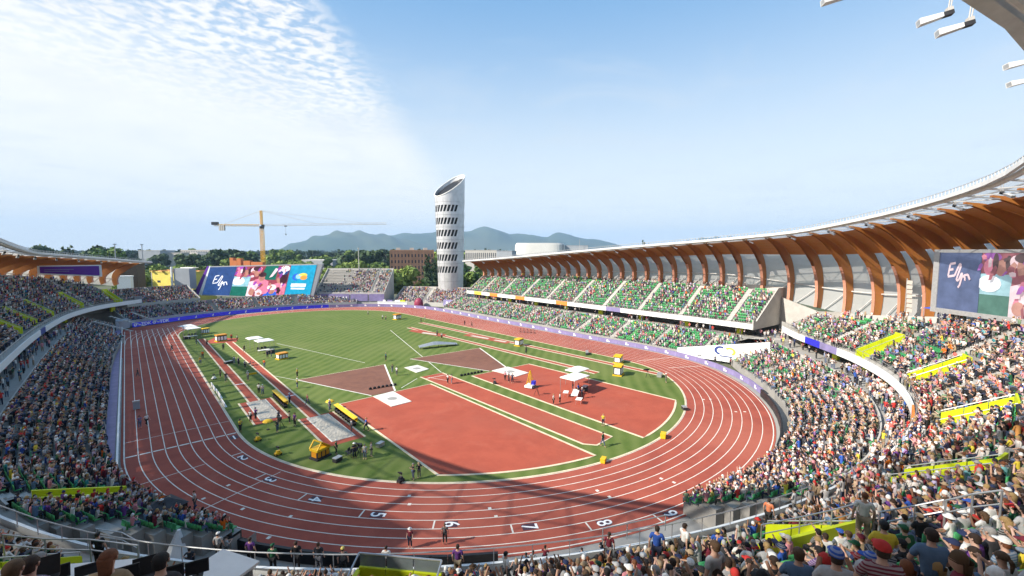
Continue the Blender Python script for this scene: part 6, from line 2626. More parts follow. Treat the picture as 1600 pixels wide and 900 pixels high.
LM = ((230, 'above the left roof'), (300, 'above the yellow sheathed building'), (360, 'above the wide video board'), (420, 'around the orange formwork'), (500, 'right of the crane mast'), (560, 'left of the thin pole'), (610, 'left of the brick building'), (690, 'behind the brick building'), (760, 'right of the silver tower'))
wk = {}
for t_ in WOODS:
    lm = next(l for m_, l in LM if t_[1] < m_)
    wk.setdefault((t_[0], lm), []).append(t_)
for (kind, lm), ts_ in wk.items():
    ts_.sort(key=lambda t_: t_[1])
    for q, t_ in enumerate(ts_):
        lab = TLAB[kind] + ' ' + lm + ('' if len(ts_) == 1 else (', leftmost' if q == 0 else ', %sone' % ORD[q]))
        tree(kind, t_[3], t_[4], t_[5], lab, 'trees of the town woods', wide=t_[6])
# far wood as one mass of small crowns
Vs, Ts = [], []
k_ = 0
protos = [crown_np(50 + i, 16, 4.5, 60, kd, 1.9) for i, kd in enumerate(('round', 'cone', 'col', 'round'))]
for q in range(1500):
    dep = rr.uniform(650, 2600)
    px = rr.uniform(-150, 1080)
    x, y = ray(px, dep)
    v, t_ = protos[q % 4]
    s_ = rr.uniform(.9, 1.6)
    w_ = v * np.array([s_ * 1.2, s_ * 1.2, s_]) + np.array([x, y, 0])
    Vs.append(w_); Ts.append(t_ + k_); k_ += len(v)
me = np_mesh('distant_wood', np.concatenate(Vs), np.concatenate(Ts), 'leaf_dark')
o = bpy.data.objects.new('distant_wood', me); C.objects.link(o)
tag(o, 'dark belt of distant woods below the hills', 'wood', kind='stuff')

# ------------------------------------------------------------------ hills


def hill(name, prof, dep, depth_len, seed):
    """ridge whose crest follows heights over a span of directions"""
    g_ = np.random.default_rng(seed)
    pts = np.array(prof, float)
    nx_, ny_ = 160, 12
    pxs = np.linspace(pts[0, 0], pts[-1, 0], nx_)
    py = np.interp(pxs, pts[:, 0], pts[:, 1])
    fine = np.interp(np.arange(nx_), np.arange(0, nx_ + 5, 5), g_.normal(0, 1, len(np.arange(0, nx_ + 5, 5)))) * .8 + g_.normal(0, .25, nx_)
    mb = MB()
    V = []
    for j in range(ny_):
        f = j / (ny_ - 1)                 # 0 front foot, 1 back foot
        prof_h = math.sin(min(1, f / .6) * PI / 2) ** 1.3 if f < .6 else math.cos((f - .6) / .4 * PI / 2)
        d = dep + (f - .6) * depth_len
        for i in range(nx_):
            x, y = ray(pxs[i], d)
            hh = max(0, (392.5 - py[i] + fine[i] * .35)) / 700 * dep + 23 * (1 if py[i] < 391 else 0)
            z = hh * prof_h * (1 + .10 * math.sin(i * .35 + j * 1.3 + seed) * (1 - abs(f - .6)) * (1 if f < .55 else 0)) - 6
            V.append((x, y, z))
    F = [(j * nx_ + i, j * nx_ + i + 1, (j + 1) * nx_ + i + 1, (j + 1) * nx_ + i) for j in range(ny_ - 1) for i in range(nx_ - 1)]
    mb.add(V, F)
    o = mb.build(name, 'hill', smooth=True)
    o['kind'] = 'structure'
    return o


hill('hills', [(400, 393), (440, 388), (455, 381), (475, 376), (500, 369), (525, 363), (545, 362), (565, 363), (590, 366), (612, 369), (640, 376), (680, 383), (720, 392)], 5200, 1700, 3)
hill('hills', [(480, 393), (520, 388), (560, 378), (585, 370), (610, 367), (640, 366), (675, 363), (705, 362), (730, 361), (745, 359), (762, 357), (780, 359), (797, 366), (815, 368), (835, 367), (855, 370), (870, 366), (890, 367), (910, 372), (935, 376), (960, 380), (985, 388), (1010, 393)], 6000, 1900, 9)
hill('hills', [(1010, 393), (1050, 384), (1080, 375), (1110, 371), (1140, 371), (1170, 378), (1210, 392)], 6800, 1800, 14)

# ------------------------------------------------------------------ buildings


def place(px0, px1, dep0, dep1):
    a = Vector((*ray(px0, dep0), 0)); b = Vector((*ray(px1, dep1), 0))
    return a, b


def block(name, label, a, b, z0, z1, thick, m, cols=0, rows=0, wm='window_dark', ww=.55, wh=.6, roof=None, roofm=None, wz=(.06, .97), cat='building', side=0):
    """box building whose visible face runs from a to b; windows are recessed-looking parts standing slightly proud with frames"""
    r_ = empty(name, ((a.x + b.x) / 2, (a.y + b.y) / 2, 0), math.atan2(b.y - a.y, b.x - a.x))
    tag(r_, label, cat)
    ln = (b - a).length
    mb = MB(); mb.box((0, thick / 2, (z0 + z1) / 2), (ln, thick, z1 - z0)); mb.build('wall', m, r_)
    mb = MB()
    mb.box((0, thick / 2, z1 + .2), (ln + .4, thick + .4, .5)); mb.build('roof', roofm or m, r_)
    if cols:
        wd, hh = ln / cols * ww, (z1 - z0) * (wz[1] - wz[0]) / rows * wh
        wmb = MB(); wmb.box((0, -.03, 0), (wd, .12, hh)); wme = wmb.mesh('window', wm)
        for i in range(cols):
            for j in range(rows):
                o = bpy.data.objects.new('window', wme); C.objects.link(o); o.parent = r_
                o.location = (-ln / 2 + ln * (i + .5) / cols, 0, z0 + (z1 - z0) * (wz[0] + (wz[1] - wz[0]) * (j + .5) / rows))
    return r_


a, b = place(610, 678, 262, 268)
bk = block('brick_building', 'tall brick office block with a grid of small windows, left of the silver tower', a, b, 0, 23.4, 16, 'brick', 13, 6, ww=.34, wh=.5, wz=(.05, .95))
for k in range(14):
    mb = MB(); ln = (b - a).length
    mb.box((-ln / 2 + ln * k / 13, -.18, 11.7), (.35, .4, 23.2)); mb.build('pilaster', 'pale_wall' if k % 4 == 5 else 'brick', bk)
mb = MB()
for k in range(3):
    mb.box((-8 + k * 8, 7, 24.4), (2.4, 2, 1.4))
mb.build('roof_unit', 'pale_wall', bk)
a, b = place(803, 883, 500, 494)
ar = empty('arena', ((a.x + b.x) / 2, (a.y + b.y) / 2, 0), math.atan2(b.y - a.y, b.x - a.x))
tag(ar, 'white rounded arena above the far right roof', 'building')
ln = (b - a).length
mb = MB()
P1 = [(ln * .5 * math.cos(2 * PI * k / 40) * (1 if abs(math.cos(2 * PI * k / 40)) < .9 else 1), 18 + 24 * math.sin(2 * PI * k / 40)) for k in range(40)]
sgn = lambda v: math.copysign(abs(v) ** .5, v)
P1 = [(ln * .5 * sgn(math.cos(2 * PI * k / 40)), 18 + 20 * sgn(math.sin(2 * PI * k / 40))) for k in range(40)]
n = 40
vs = [(x * .94, y, 0) for x, y in P1] + [(x, y, 24) for x, y in P1] + [(x * .985, y * .98, 30.0) for x, y in P1] + [(x * .93, y * .95, 32.0) for x, y in P1]
mb.add(vs, [(j * n + k, j * n + (k + 1) % n, (j + 1) * n + (k + 1) % n, (j + 1) * n + k) for j in range(3) for k in range(n)] + [tuple(range(3 * n, 4 * n))])
mb.build('shell', 'roof_white', ar)
mb = MB()
mb.tube((0, 16, 17.5), (0, 16, 17.5), 1, n=4)
mb.box((-6, -1.0, 16), (ln * .72, 3, 6)); mb.build('entrance_band', 'grey_wall', ar)
mb = MB(); mb.box((ln * .5 - 2.5, .6, 27), (1.0, 1.2, 7)); mb.build('dark_joint', 'window_dark', ar)
a, b = place(881, 918, 505, 500)
block('low_hall', 'low grey hall with a thin mast, at the right of the white rounded arena', a, b, 0, 29, 20, 'grey_wall')
x, y = ray(905, 498)
mb = MB(); mb.tube((0, 0, 0), (0, 0, 36), .3, .15, 6); o = mb.build('mast', 'pale_wall'); o.location = (x, y, 0); tag(o, 'thin pale mast beside the white arena', 'mast')
a, b = place(727, 776, 402, 396)
block('columned_hall', 'pale long building with vertical piers, just right of the silver tower', a, b, 0, 23.6, 14, 'pale_wall', 16, 1, ww=.42, wh=.5, wz=(.5, 1.05))
a, b = place(776, 800, 396, 392)
block('flat_roof_hall', 'pale flat roofed hall between tower trees and white arena', a, b, 0, 23.0, 14, 'grey_wall')
a, b = place(310, 340, 500, 500)
block('glass_building', 'grey blue building with vertical glass strips behind the orange formwork', a, b, 0, 21.4, 20, 'grey_wall', 9, 1, ww=.55, wh=.86)
a, b = place(284, 330, 520, 515)
block('glass_building', 'pale grey stepped block above the woods, left of the crane', a, b, 0, 24.0, 20, 'pale_wall', 12, 2, ww=.7, wh=.25, wz=(.7, 1))
a, b = place(218, 252, 470, 470)
block('slate_hall', 'grey blue hall with a pale roof above the tip of the left roof', a, b, 0, 23.5, 20, 'grey_wall', roofm='pale_wall')
a, b = place(250, 285, 480, 480)
block('pale_hall', 'pale flat hall half hidden by trees, left of the stepped block', a, b, 0, 21.0, 12, 'pale_wall')
a, b = place(472, 520, 370, 366)
block('long_roof_hall', 'long low hall with a pale flat roof above the right of the video board', a, b, 0, 15.5, 16, 'grey_wall', roofm='roof_white')
a, b = place(187, 214, 176, 178)
block('brown_building', 'dark brown block under the tip of the left roof', a, b, 0, 18.6, 8, 'bark')
a, b = place(181, 203, 170, 172)
block('white_kiosk', 'small white roofed kiosk at the end of the left stand', a, b, 0, 13.2, 4, 'white_board')
# building under construction: yellow sheathing, timber top
a, b = place(237, 300, 202, 197)
yb = block('sheathed_building', 'building under construction with yellow sheathing and bare timber roof edge', a, b, 0, 13.6, 12, 'sheathing', 3, 1, ww=.22, wh=.22, wz=(.55, .85))
ln = (b - a).length
mb = MB()
for k in range(12):
    mb.box((-ln / 2 + ln * (k + .5) / 12, 1 + (k % 3) * 2.5, 14.2), (1.4, 4.5, .25 + .9 * ((k * 7) % 5) / 5))
mb.build('timber_frame', 'timber', yb)
mb = MB(); mb.box((-ln / 2 - .25, 6, 10), (.4, 12.2, 7)); mb.build('side_sheathing', 'pale_wall', yb)
mb = MB(); mb.box((3, 6, 15.6), (7, 3, .3)); mb.build('roof_sheet', 'white', yb)
# orange concrete formwork behind the board
a, b = place(360, 412, 300, 298)
fw = empty('formwork', ((a.x + b.x) / 2, (a.y + b.y) / 2, 0), math.atan2(b.y - a.y, b.x - a.x))
tag(fw, 'orange concrete formwork walls rising behind the wide video board near the crane', 'formwork')
ln = (b - a).length
for x0, wd, z1 in ((-.46, .10, 18.6), (-.24, .12, 18.2), (.0, .20, 16.6), (.30, .35, 15.8), (-.35, .12, 16.8)):
    mb = MB(); mb.box((x0 * ln, 1.5, z1 / 2), (wd * ln, 3, z1)); mb.build('form_panel', 'formwork', fw)

# tower crane
cx_, cy_ = ray(412, 340)
cr_ = empty('tower_crane', (cx_, cy_, 0), -YAW)
tag(cr_, 'yellow tower crane with a long jib, beyond the wide video board', 'crane')


def lattice(p, q, wd, n, r_, name, m='crane_yellow', tri=False):
    mb = MB()
    p, q = Vector(p), Vector(q)
    d = (q - p); ax = d.normalized()
    u = Vector((0, 1, 0)) if abs(ax.y) < .5 else Vector((1, 0, 0))
    v = ax.cross(u)
    cs = [(-1, -1), (1, -1), (1, 1), (-1, 1)] if not tri else [(-1, -1), (1, -1), (0, 1)]
    L_ = [[p + d * (k / n) + u * (a * wd / 2) + v * (b_ * wd / 2) for k in range(n + 1)] for a, b_ in cs]
    for c_ in L_:
        mb.tube(c_[0], c_[-1], r_, n=4)
    for k in range(n):
        for i in range(len(cs)):
            j = (i + 1) % len(cs)
            mb.tube(L_[i][k], L_[j][k + 1], r_ * .6, n=3)
            mb.tube(L_[i][k], L_[j][k], r_ * .6, n=3)
    return mb.build(name, m, cr_)


lattice((0, 0, 0), (0, 0, 40.2), 2.0, 18, .22, 'mast')
lattice((2, 0, 42.6), (94, 0, 43.8), 1.2, 40, .085, 'jib', 'pale_wall', True)
lattice((-2, 0, 42.4), (-36, 0, 42.6), 1.2, 12, .15, 'counter_jib', 'crane_yellow', True)
lattice((0, 0, 43), (0, 0, 53.5), 1.2, 5, .2, 'tower_head')
mb = MB(); mb.tube((0, 0, 40), (0, 0, 41.8), 1.5, n=12); mb.build('slewing_ring', 'black', cr_)
mb = MB(); mb.box((1.6, -1.3, 41.8), (1.6, 1.6, 2.2)); mb.build('cab', 'black', cr_)
mb = MB()
for k in range(3):
    mb.box((-28.5 - k * 1.4, 0, 40.6), (1.1, 1.6, 4.2))
mb.build('counterweight', 'pale_wall', cr_)
mb = MB(); mb.box((-35, 0, 43.8), (4.5, 2, 2.2)); mb.build('winch', 'black', cr_)
mb = MB()
mb.tube((0, 0, 53.3), (-28, 0, 43.4), .12, n=4); mb.tube((0, 0, 53.3), (40, 0, 44), .09, n=4); mb.tube((0, 0, 53.3), (75, 0, 44.4), .08, n=4)
mb.build('tie_bar', 'galv', cr_)
mb = MB(); mb.box((18, 0, 41.9), (1.6, 1.2, .8)); mb.tube((18, 0, 41.5), (18, 0, 36), .06, n=4); mb.box((18, 0, 35.6), (.6, .6, 1)); mb.build('trolley', 'dark', cr_)

# thin pole behind the bleacher
x, y = ray(561, 255)
mb = MB(); mb.tube((0, 0, 0), (0, 0, 24.6), .35, .2, 8); mb.tube((0, 0, 24.4), (0, 0, 25.0), .5, n=8); o = mb.build('pole', 'pale_wall'); o.location = (x, y, 0)
tag(o, 'thin pale pole standing among bright trees behind the steep bleacher', 'pole')
for px, dep, lab in ((182, 300, 'thin grey pole above the tip of the left roof'), (224, 320, 'pair of grey posts at the end of the left roof')):
    x, y = ray(px, dep)
    mb = MB(); mb.tube((0, 0, 0), (0, 0, 28), .5, .25, 8); mb.box((0, 0, 27.6), (1.8, .5, .6)); o = mb.build('pole', 'grey_wall'); o.location = (x, y, 0); tag(o, lab, 'pole')

# ------------------------------------------------------------------ air
hz = MB(); hz.box((0, 0, 231.5), (19000, 19000, 477))
hzo = hz.build('haze', [])
hzm = bpy.data.materials.new('haze'); hzm.use_nodes = True
t = hzm.node_tree
t.nodes.remove(t.nodes['Principled BSDF'])
pv = t.nodes.new('ShaderNodeVolumePrincipled')
pv.inputs['Color'].default_value = (0.46, 0.69, 1.0, 1)
pv.inputs['Density'].default_value = 0.000115
pv.inputs['Anisotropy'].default_value = 0.0
t.links.new(pv.outputs[0], t.nodes['Material Output'].inputs['Volume'])
hzo.data.materials.clear(); hzo.data.materials.append(hzm)
tag(hzo, 'thin blue haze over the valley', 'haze', kind='stuff')

# ------------------------------------------------------------------ things on the infield
def canopy(loc, rz, w_, d_, label, h=2.6):
    r_ = empty('canopy', (loc[0], loc[1], 0.03), rz)
    tag(r_, label, 'canopy', 'white canopies on the infield')
    mb = MB()
    z = h
    vs = [(-w_ / 2, -d_ / 2, z), (w_ / 2, -d_ / 2, z), (w_ / 2, d_ / 2, z), (-w_ / 2, d_ / 2, z), (-w_ / 4, 0, z + .38), (w_ / 4, 0, z + .38)]
    vs2 = [(x, y, zz - .12) for x, y, zz in vs]
    mb.add(vs + vs2, [(0, 1, 5, 4), (2, 3, 4, 5), (1, 2, 5), (3, 0, 4), (0, 6, 7, 1), (1, 7, 8, 2), (2, 8, 9, 3), (3, 9, 6, 0), (7, 6, 10, 11), (9, 8, 11, 10), (8, 7, 11), (6, 9, 10)])
    mb.build('roof_sheet', 'white', r_)
    for a in (-1, 1):
        for b in (-1, 1):
            mb = MB(); mb.tube((a * (w_ / 2 - .08), b * (d_ / 2 - .08), 0), (a * (w_ / 2 - .08), b * (d_ / 2 - .08), z), .035, n=6); mb.build('leg', 'rail_metal', r_)
    return r_


def table(loc, rz, w_, d_, label, cloth='white', z0=.03):
    r_ = empty('table', (loc[0], loc[1], z0), rz)
    tag(r_, label, 'table', 'tables')
    mb = MB(); mb.box((0, 0, .74), (w_, d_, .05)); mb.build('table_top', cloth, r_)
    for a in (-1, 1):
        for b in (-1, 1):
            mb = MB(); mb.tube((a * (w_ / 2 - .08), b * (d_ / 2 - .08), 0), (a * (w_ / 2 - .08), b * (d_ / 2 - .08), .72), .025, n=5); mb.build('leg', 'rail_metal', r_)
    return r_


def display_box(loc, rz, label, size=1.3, h=1.25, roof=False, side='white', top='yellow'):
    """four-faced yellow result board standing on the grass"""
    r_ = empty('display_box', (loc[0], loc[1], .02), rz)
    tag(r_, label, 'display box', 'yellow display boxes on the infield')
    s_ = size / 2
    mb = MB(); mb.box((0, 0, .09), (size + .3, size * .7 + .3, .18)); mb.build('base', 'yellow' if side == 'white' else 'dark', r_)
    mb = MB(); mb.box((0, 0, .18 + h * .45), (size, size * .7, h * .8)); mb.build('body', 'dark', r_)
    mb = MB(); mb.box((0, 0, h + .12), (size + .16, size * .7 + .16, .26)); mb.build('top_band', top, r_)
    for k in range(3):
        for sg in (-1, 1):
            mb = MB(); mb.box((-size / 3 + k * size / 3, sg * (size * .35 + .015), .18 + h * .42), (size / 3 * .74, .03, h * .62)); mb.build('face_panel', 'print_white' if side == 'white' else 'amber', r_)
    for sg in (-1, 1):
        mb = MB(); mb.box((sg * (s_ + .015), 0, .18 + h * .42), (.03, size * .5, h * .62)); mb.build('face_panel', 'print_white' if side == 'white' else 'amber', r_)
    if roof:
        mb = MB()
        for sg in (-1, 1):
            mb.beam((sg * (s_ + .05), -size * .4, h + .2), (0 - .25, -size * .4, h + 1.0), .14, .12)
            mb.beam((sg * (s_ + .05), size * .4, h + .2), (0 - .25, size * .4, h + 1.0), .14, .12)
        mb.beam((-.25, -size * .4, h + 1.0), (-.25, size * .4, h + 1.0), .14, .12)
        mb.add([(s_ + .05, -size * .38, h + .28), (s_ + .05, size * .38, h + .28), (-.2, size * .38, h + .98), (-.2, -size * .38, h + .98)], [(0, 1, 2, 3), (3, 2, 1, 0)])
        mb.build('gable_frame', 'yellow', r_)
    return r_


def bench(loc, rz, ln, label):
    r_ = empty('bench', (loc[0], loc[1], .03), rz)
    tag(r_, label, 'bench', 'benches with yellow backs')
    mb = MB(); mb.box((0, 0, .46), (ln, .45, .06)); mb.build('seat', 'dark', r_)
    mb = MB(); mb.box((0, .36, .86), (ln, .09, .42), 0, R(-14)); mb.box((0, .14, 1.12), (ln, .62, .06), 0, R(10)); mb.build('backrest', 'yellow', r_)
    n = max(4, int(ln / .9))
    for k in range(n):
        mb = MB(); mb.box((-ln / 2 + ln * (k + .5) / n, .12, .38), (.10, .5, .76)); mb.build('leg', 'black', r_)
    return r_


def camera_cart(loc, rz, label, col='dark'):
    r_ = empty('camera_cart', (loc[0], loc[1], .03), rz)
    r_.scale = (.62, .62, .62)
    tag(r_, label, 'camera', 'broadcast cameras on the infield')
    mb = MB(); mb.box((0, 0, .38), (1.1, .7, .32)); mb.box((.1, .1, .68), (.6, .5, .3)); mb.build('body', col, r_)
    for a in (-1, 1):
        for b in (-1, 1):
            mb = MB(); mb.tube((a * .42, b * .32 - .05, .17), (a * .42, b * .32 + .05, .17), .17, n=10); mb.build('wheel', 'black', r_)
    mb = MB(); mb.tube((.1, 0, .8), (.1, 0, 1.35), .06, n=6); mb.build('column', 'galv', r_)
    mb = MB(); mb.box((.1, .1, 1.45), (.24, .6, .28)); mb.tube((.1, .4, 1.45), (.1, .68, 1.45), .09, .11, 8); mb.build('camera_head', 'black', r_)
    return r_


def tripod(loc, rz, label):
    r_ = empty('tripod_camera', (loc[0], loc[1], .03), rz)
    tag(r_, label, 'camera', 'broadcast cameras on the infield')
    for k in range(3):
        a = 2 * PI * k / 3
        mb = MB(); mb.tube((.55 * math.cos(a), .55 * math.sin(a), 0), (0, 0, 1.25), .035, n=5); mb.build('leg', 'black', r_)
    mb = MB(); mb.box((0, .1, 1.42), (.26, .65, .3)); mb.tube((0, .42, 1.42), (0, .8, 1.42), .09, .13, 8); mb.build('camera_body', 'black', r_)
    return r_


def equipment(loc, rz, label, name='equipment_case', m='dark', d=(.9, .55, .5)):
    r_ = empty(name, (loc[0], loc[1], .03), rz)
    tag(r_, label, name.replace('_', ' '), None)
    mb = MB(); mb.box((0, 0, d[2] * .45), (d[0], d[1], d[2] * .8)); mb.build('body', m, r_)
    mb = MB(); mb.box((0, 0, d[2] * .93), (d[0] + .04, d[1] + .04, d[2] * .14)); mb.build('lid', 'galv' if m != 'yellow' else 'yellow', r_)
    mb = MB(); mb.tube((-.15, d[1] / 2 + .03, d[2] * .6), (.15, d[1] / 2 + .03, d[2] * .6), .02, n=5); mb.build('handle', 'black', r_)
    return r_


def umbrella(loc, label, col='yellow', sc=.6):
    r_ = empty('parasol', (loc[0], loc[1], .03))
    r_.scale = (sc, sc, sc)
    tag(r_, label, 'parasol', 'yellow parasols')
    mb = MB(); mb.tube((0, 0, 0), (0, 0, 2.2), .03, n=6); mb.build('pole', 'rail_metal', r_)
    mb = MB(); mb.dome((0, 0, 1.75), (1.05, 1.05, .55), nu=10, nv=3, cut=.05); mb.build('canopy_cloth', col, r_)
    mb = MB(); mb.tube((0, 0, 0), (0, 0, .12), .3, n=10); mb.build('base', 'dark', r_)
    return r_


canopy((-34.3, 43.5), .3, 3.2, 3.2, 'white canopy at the far corner of the left straight, the farther one')
canopy((-33.7, 38.6), .3, 3.2, 3.2, 'white canopy at the far corner of the left straight, the nearer one')
canopy((-24.0, 12.0), .1, 3.0, 3.0, 'white canopy on the left grass beside the second runway, farther of two')
canopy((-22.9, 7.4), .1, 3.4, 3.0, 'white canopy on the left grass beside the second runway, nearer of two')
canopy((12.6, -56.6), .1, 3.6, 2.6, 'white canopy on the far red apron, farther of two')
canopy((8.9, -59.3), .1, 4.2, 3.0, 'white canopy on the far red apron over people and tables, nearer of two')
table((6.9, -61.2), .6, 3.4, 1.0, 'pale long table in front of the nearer canopy on the far red apron')
table((5.0, -63.6), .5, 1.3, .9, 'small white cloth table at the near end of the far red apron group')
table((6.0, -60.0), .6, 1.3, .8, 'white table at the left corner of the nearer canopy on the far red apron')
table((-33.9, 36.6), .3, 2.2, .9, 'white table below the canopy at the far corner of the left straight')
table((-23.4, 5.6), .1, 2.4, .9, 'pale table below the nearer left grass canopy')
display_box((-30.2, 43.4), .3, 'yellow box with a tall yellow pillar by the far left canopies', 1.6, 1.3)
umbrella((-30.0, 44.4), 'yellow parasol above the farthest left yellow box')
display_box((-28.6, 28.1), .2, 'amber box with white faces at the start of the second runway', 2.2, 1.5, top='amber')
display_box((-21.7, -3.0), .25, 'amber and white box alone on the left grass beyond the runways', 1.9, 1.1, top='amber')
display_box((26.1, -26.1), .3, 'yellow and white box beside the far right runway pads', 1.9, 1.5)
display_box((30.6, -52.2), .4, 'yellow box with a green side near the far right curve', 2.0, 1.3)
display_box((22.8, -57.9), .4, 'yellow topped box with white faces, nearest to the right curve', 2.0, 1.7)
display_box((22.8, 32.5), .3, 'amber box at the far end of the right runways', 2.2, 1.6, top='amber')
display_box((-30.7, -56.3), .35, 'yellow gabled box with amber faces near the bottom of the grass', 1.6, .95, roof=True, side='amber')
bench((-29.5, -33.4), R(90) * -1, 7.2, 'long bench with a yellow back beside the upper sand pit')
bench((-24.4, -46.6), R(90) * -1, 7.4, 'long bench with a yellow back beside the lower sand pit')
umbrella((-33.3, -43.8), 'low yellow parasol in front of the upper sand pit')
umbrella((-24.5, -41.2), 'yellow parasol at the corner of the big red apron')
camera_cart((-35.2, -12.0), .4, 'white topped camera cart beside the inner kerb of the left straight', 'white')
camera_cart((-34.2, -52.7), .3, 'yellow topped camera cart near the inner kerb at bottom left', 'yellow')
camera_cart((-26.4, -67.3), .3, 'black camera cart at the bottom of the grass beside crouching photographers')
camera_cart((1.6, -47.3), .6, 'dark blue camera cart on the far red apron near the trio')
camera_cart((-35.1, -46.9), .3, 'small yellow camera cart below the finish line', 'yellow')
tripod((2.9, -56.6), .5, 'black tripod camera standing alone on the far red apron')
tripod((-32.0, -44.6), .2, 'black tripod camera before the upper sand pit')
tripod((-27.3, -59.4), .2, 'black tripod camera among the crew on the lower left grass')
tripod((25.5, -62.4), 1.0, 'small tripod camera at the end of the far right runways')
equipment((14.7, -75.4), .9, 'dark equipment case beside the right inner kerb')
equipment((3.4, -78.7), .4, 'small yellow case at the near right inner kerb', 'equipment_case', 'yellow', (1.0, .6, .6))
equipment((-7.5, -77.9), .4, 'dark case with a yellow lid below the corner of the big apron', 'equipment_case', 'yellow', (.8, .5, .5))
equipment((-24.4, -58.1), .4, 'pale equipment case on the grass left of the big apron', 'equipment_case', 'galv')
equipment((-46.1, -22.9), 0, 'grey upright panel case standing on the outer lane of the left straight', 'equipment_case', 'grey_wall', (.8, .4, 1.3))
equipment((31.6, -43.0), .7, 'dark long case on the grass below the far straight', 'equipment_case', 'dark', (2.6, .6, .6))
for k, (x, y, l) in enumerate(((-36.1, -18.2, 'upper'), (-36.0, -23.2, 'middle'), (-36.15, -28.4, 'lower'))):
    mb = MB(); mb.box((0, 0, .32), (.10, 4.2, .62)); mb.box((.12, 0, .05), (.35, 4.0, .08)); o = mb.build('kerb_board', 'white_board'); o.location = (x, y, 0)
    tag(o, 'white board leaning along the inner kerb of the left straight, %s one' % l, 'board', 'white boards along the inner kerb')
def chair(loc, rz, label):
    r_ = empty('folding_chair', (loc[0], loc[1], .03), rz)
    tag(r_, label, 'chair', 'dark folding chairs on the infield')
    mb = MB(); mb.box((0, 0, .45), (.46, .44, .04)); mb.build('seat', 'dark', r_)
    mb = MB(); mb.box((0, -.22, .72), (.46, .04, .34), 0, R(-8)); mb.build('backrest', 'dark', r_)
    for a in (-1, 1):
        for b in (-1, 1):
            mb = MB(); mb.tube((a * .2, b * .18, 0), (a * .2, b * .18, .44), .018, n=4); mb.build('leg', 'rail_metal', r_)
    return r_


for base, nm, n_, rz in (((-34.4, 40.4), 'under the canopies at the far left corner', 5, .4), ((-24.0, 9.0), 'under the left grass canopies', 6, .2), ((-29.0, -5.0), 'beside the athletes cluster', 5, 1.4), ((8.6, -59.6), 'under the nearer far canopy', 4, .5), ((-28.2, -57.8), 'beside the lower grass crew', 5, .6)):
    for k in range(n_):
        chair((base[0] + .72 * (k % 3), base[1] - .9 * (k // 3) + .1 * k), rz + .2 * (k % 2), 'dark folding chair %s, %s' % (nm, 'leftmost' if k == 0 else ORD[k] + 'from left'))
for x, y, l, d in ((-22.4, 4.2, 'dark equipment trunk below the left grass canopies', (1.6, .8, .9)), (-35.0, 37.0, 'dark equipment trunk by the far left canopies', (1.4, .8, .8)), (-31.2, -0.2, 'low dark trunk behind the athletes cluster', (1.5, .7, .5)), (-29.6, -58.6, 'dark trunk behind the gabled yellow box', (.9, .6, .5)), (10.6, -60.0, 'dark trunk right of the nearer far canopy', (1.3, .7, .8)), (27.6, -63.6, 'pale low trunk at the end of the outer right runway', (1.6, .8, .6))):
    equipment((x, y), .4, l, 'equipment_case', 'dark' if 'dark' in l else 'galv', d)
# hurdles parked on the far straight
for k in range(5):
    r_ = empty('hurdle', (38.7 + .42 * k, -12.6 - 1.0 * k, 0), R(62))
    tag(r_, 'dark hurdle in the row parked on the far straight, %s' % ('leftmost' if k == 0 else ORD[k] + 'from left'), 'hurdle', 'parked hurdles')
    for sx in (-1, 1):
        mb = MB(); mb.box((sx * .5, 0, .04), (.06, .7, .06)); mb.tube((sx * .5, 0, .04), (sx * .5, 0, .95), .03, n=5); mb.build('leg', 'dark', r_)
    mb = MB(); mb.box((0, 0, .95), (1.15, .05, .14)); mb.build('bar', 'black', r_)
# rakes: rows of small black blocks at the aprons' far edges
for x0, y0, x1, y1, l in ((-16.2, -36.2, -12.0, -36.7, 'far edge of the big red apron'), (.0, -39.4, 4.4, -39.7, 'far edge of the discus apron')):
    for k in range(7):
        f = k / 6
        mb = MB(); mb.box((0, 0, .16), (.42, .3, .3)); mb.tube((0, 0, .3), (0, 0, .42), .05, n=6); o = mb.build('lane_marker', 'black'); o.location = (x0 + (x1 - x0) * f, y0 + (y1 - y0) * f, .03)
        tag(o, 'small black marker block at the %s, %s' % (l, ORD[k] + 'from left' if k else 'leftmost'), 'marker', 'black markers at the ' + l)
# yellow lift tower with white base
r_ = empty('camera_lift', (4.9, -52.8, .03), .4)
tag(r_, 'yellow A-frame camera lift on a white and blue base, on the far red apron', 'camera lift')
mb = MB()
for s_ in (-1, 1):
    mb.beam((s_ * .6, -.4, .4), (s_ * .10, 0, 2.9), .09, .09); mb.beam((s_ * .6, .4, .4), (s_ * .10, 0, 2.9), .09, .09)
for z, h_ in ((1.0, .5), (1.6, .37), (2.2, .25)):
    mb.beam((-h_, -.25, z), (h_, -.25, z), .06, .06); mb.beam((-h_, .25, z), (h_, .25, z), .06, .06)
mb.build('frame', 'yellow', r_)
mb = MB(); mb.box((0, 0, .3), (1.7, 1.4, .35)); mb.build('base', 'white', r_)
mb = MB(); mb.box((.5, -.4, .75), (.8, .6, .6)); mb.build('drive_unit', 'board_blue', r_)
for a in (-1, 1):
    for b in (-1, 1):
        mb = MB(); mb.tube((a * .6, b * .65 - .06, .2), (a * .6, b * .65 + .06, .2), .2, n=10); mb.build('wheel', 'black', r_)
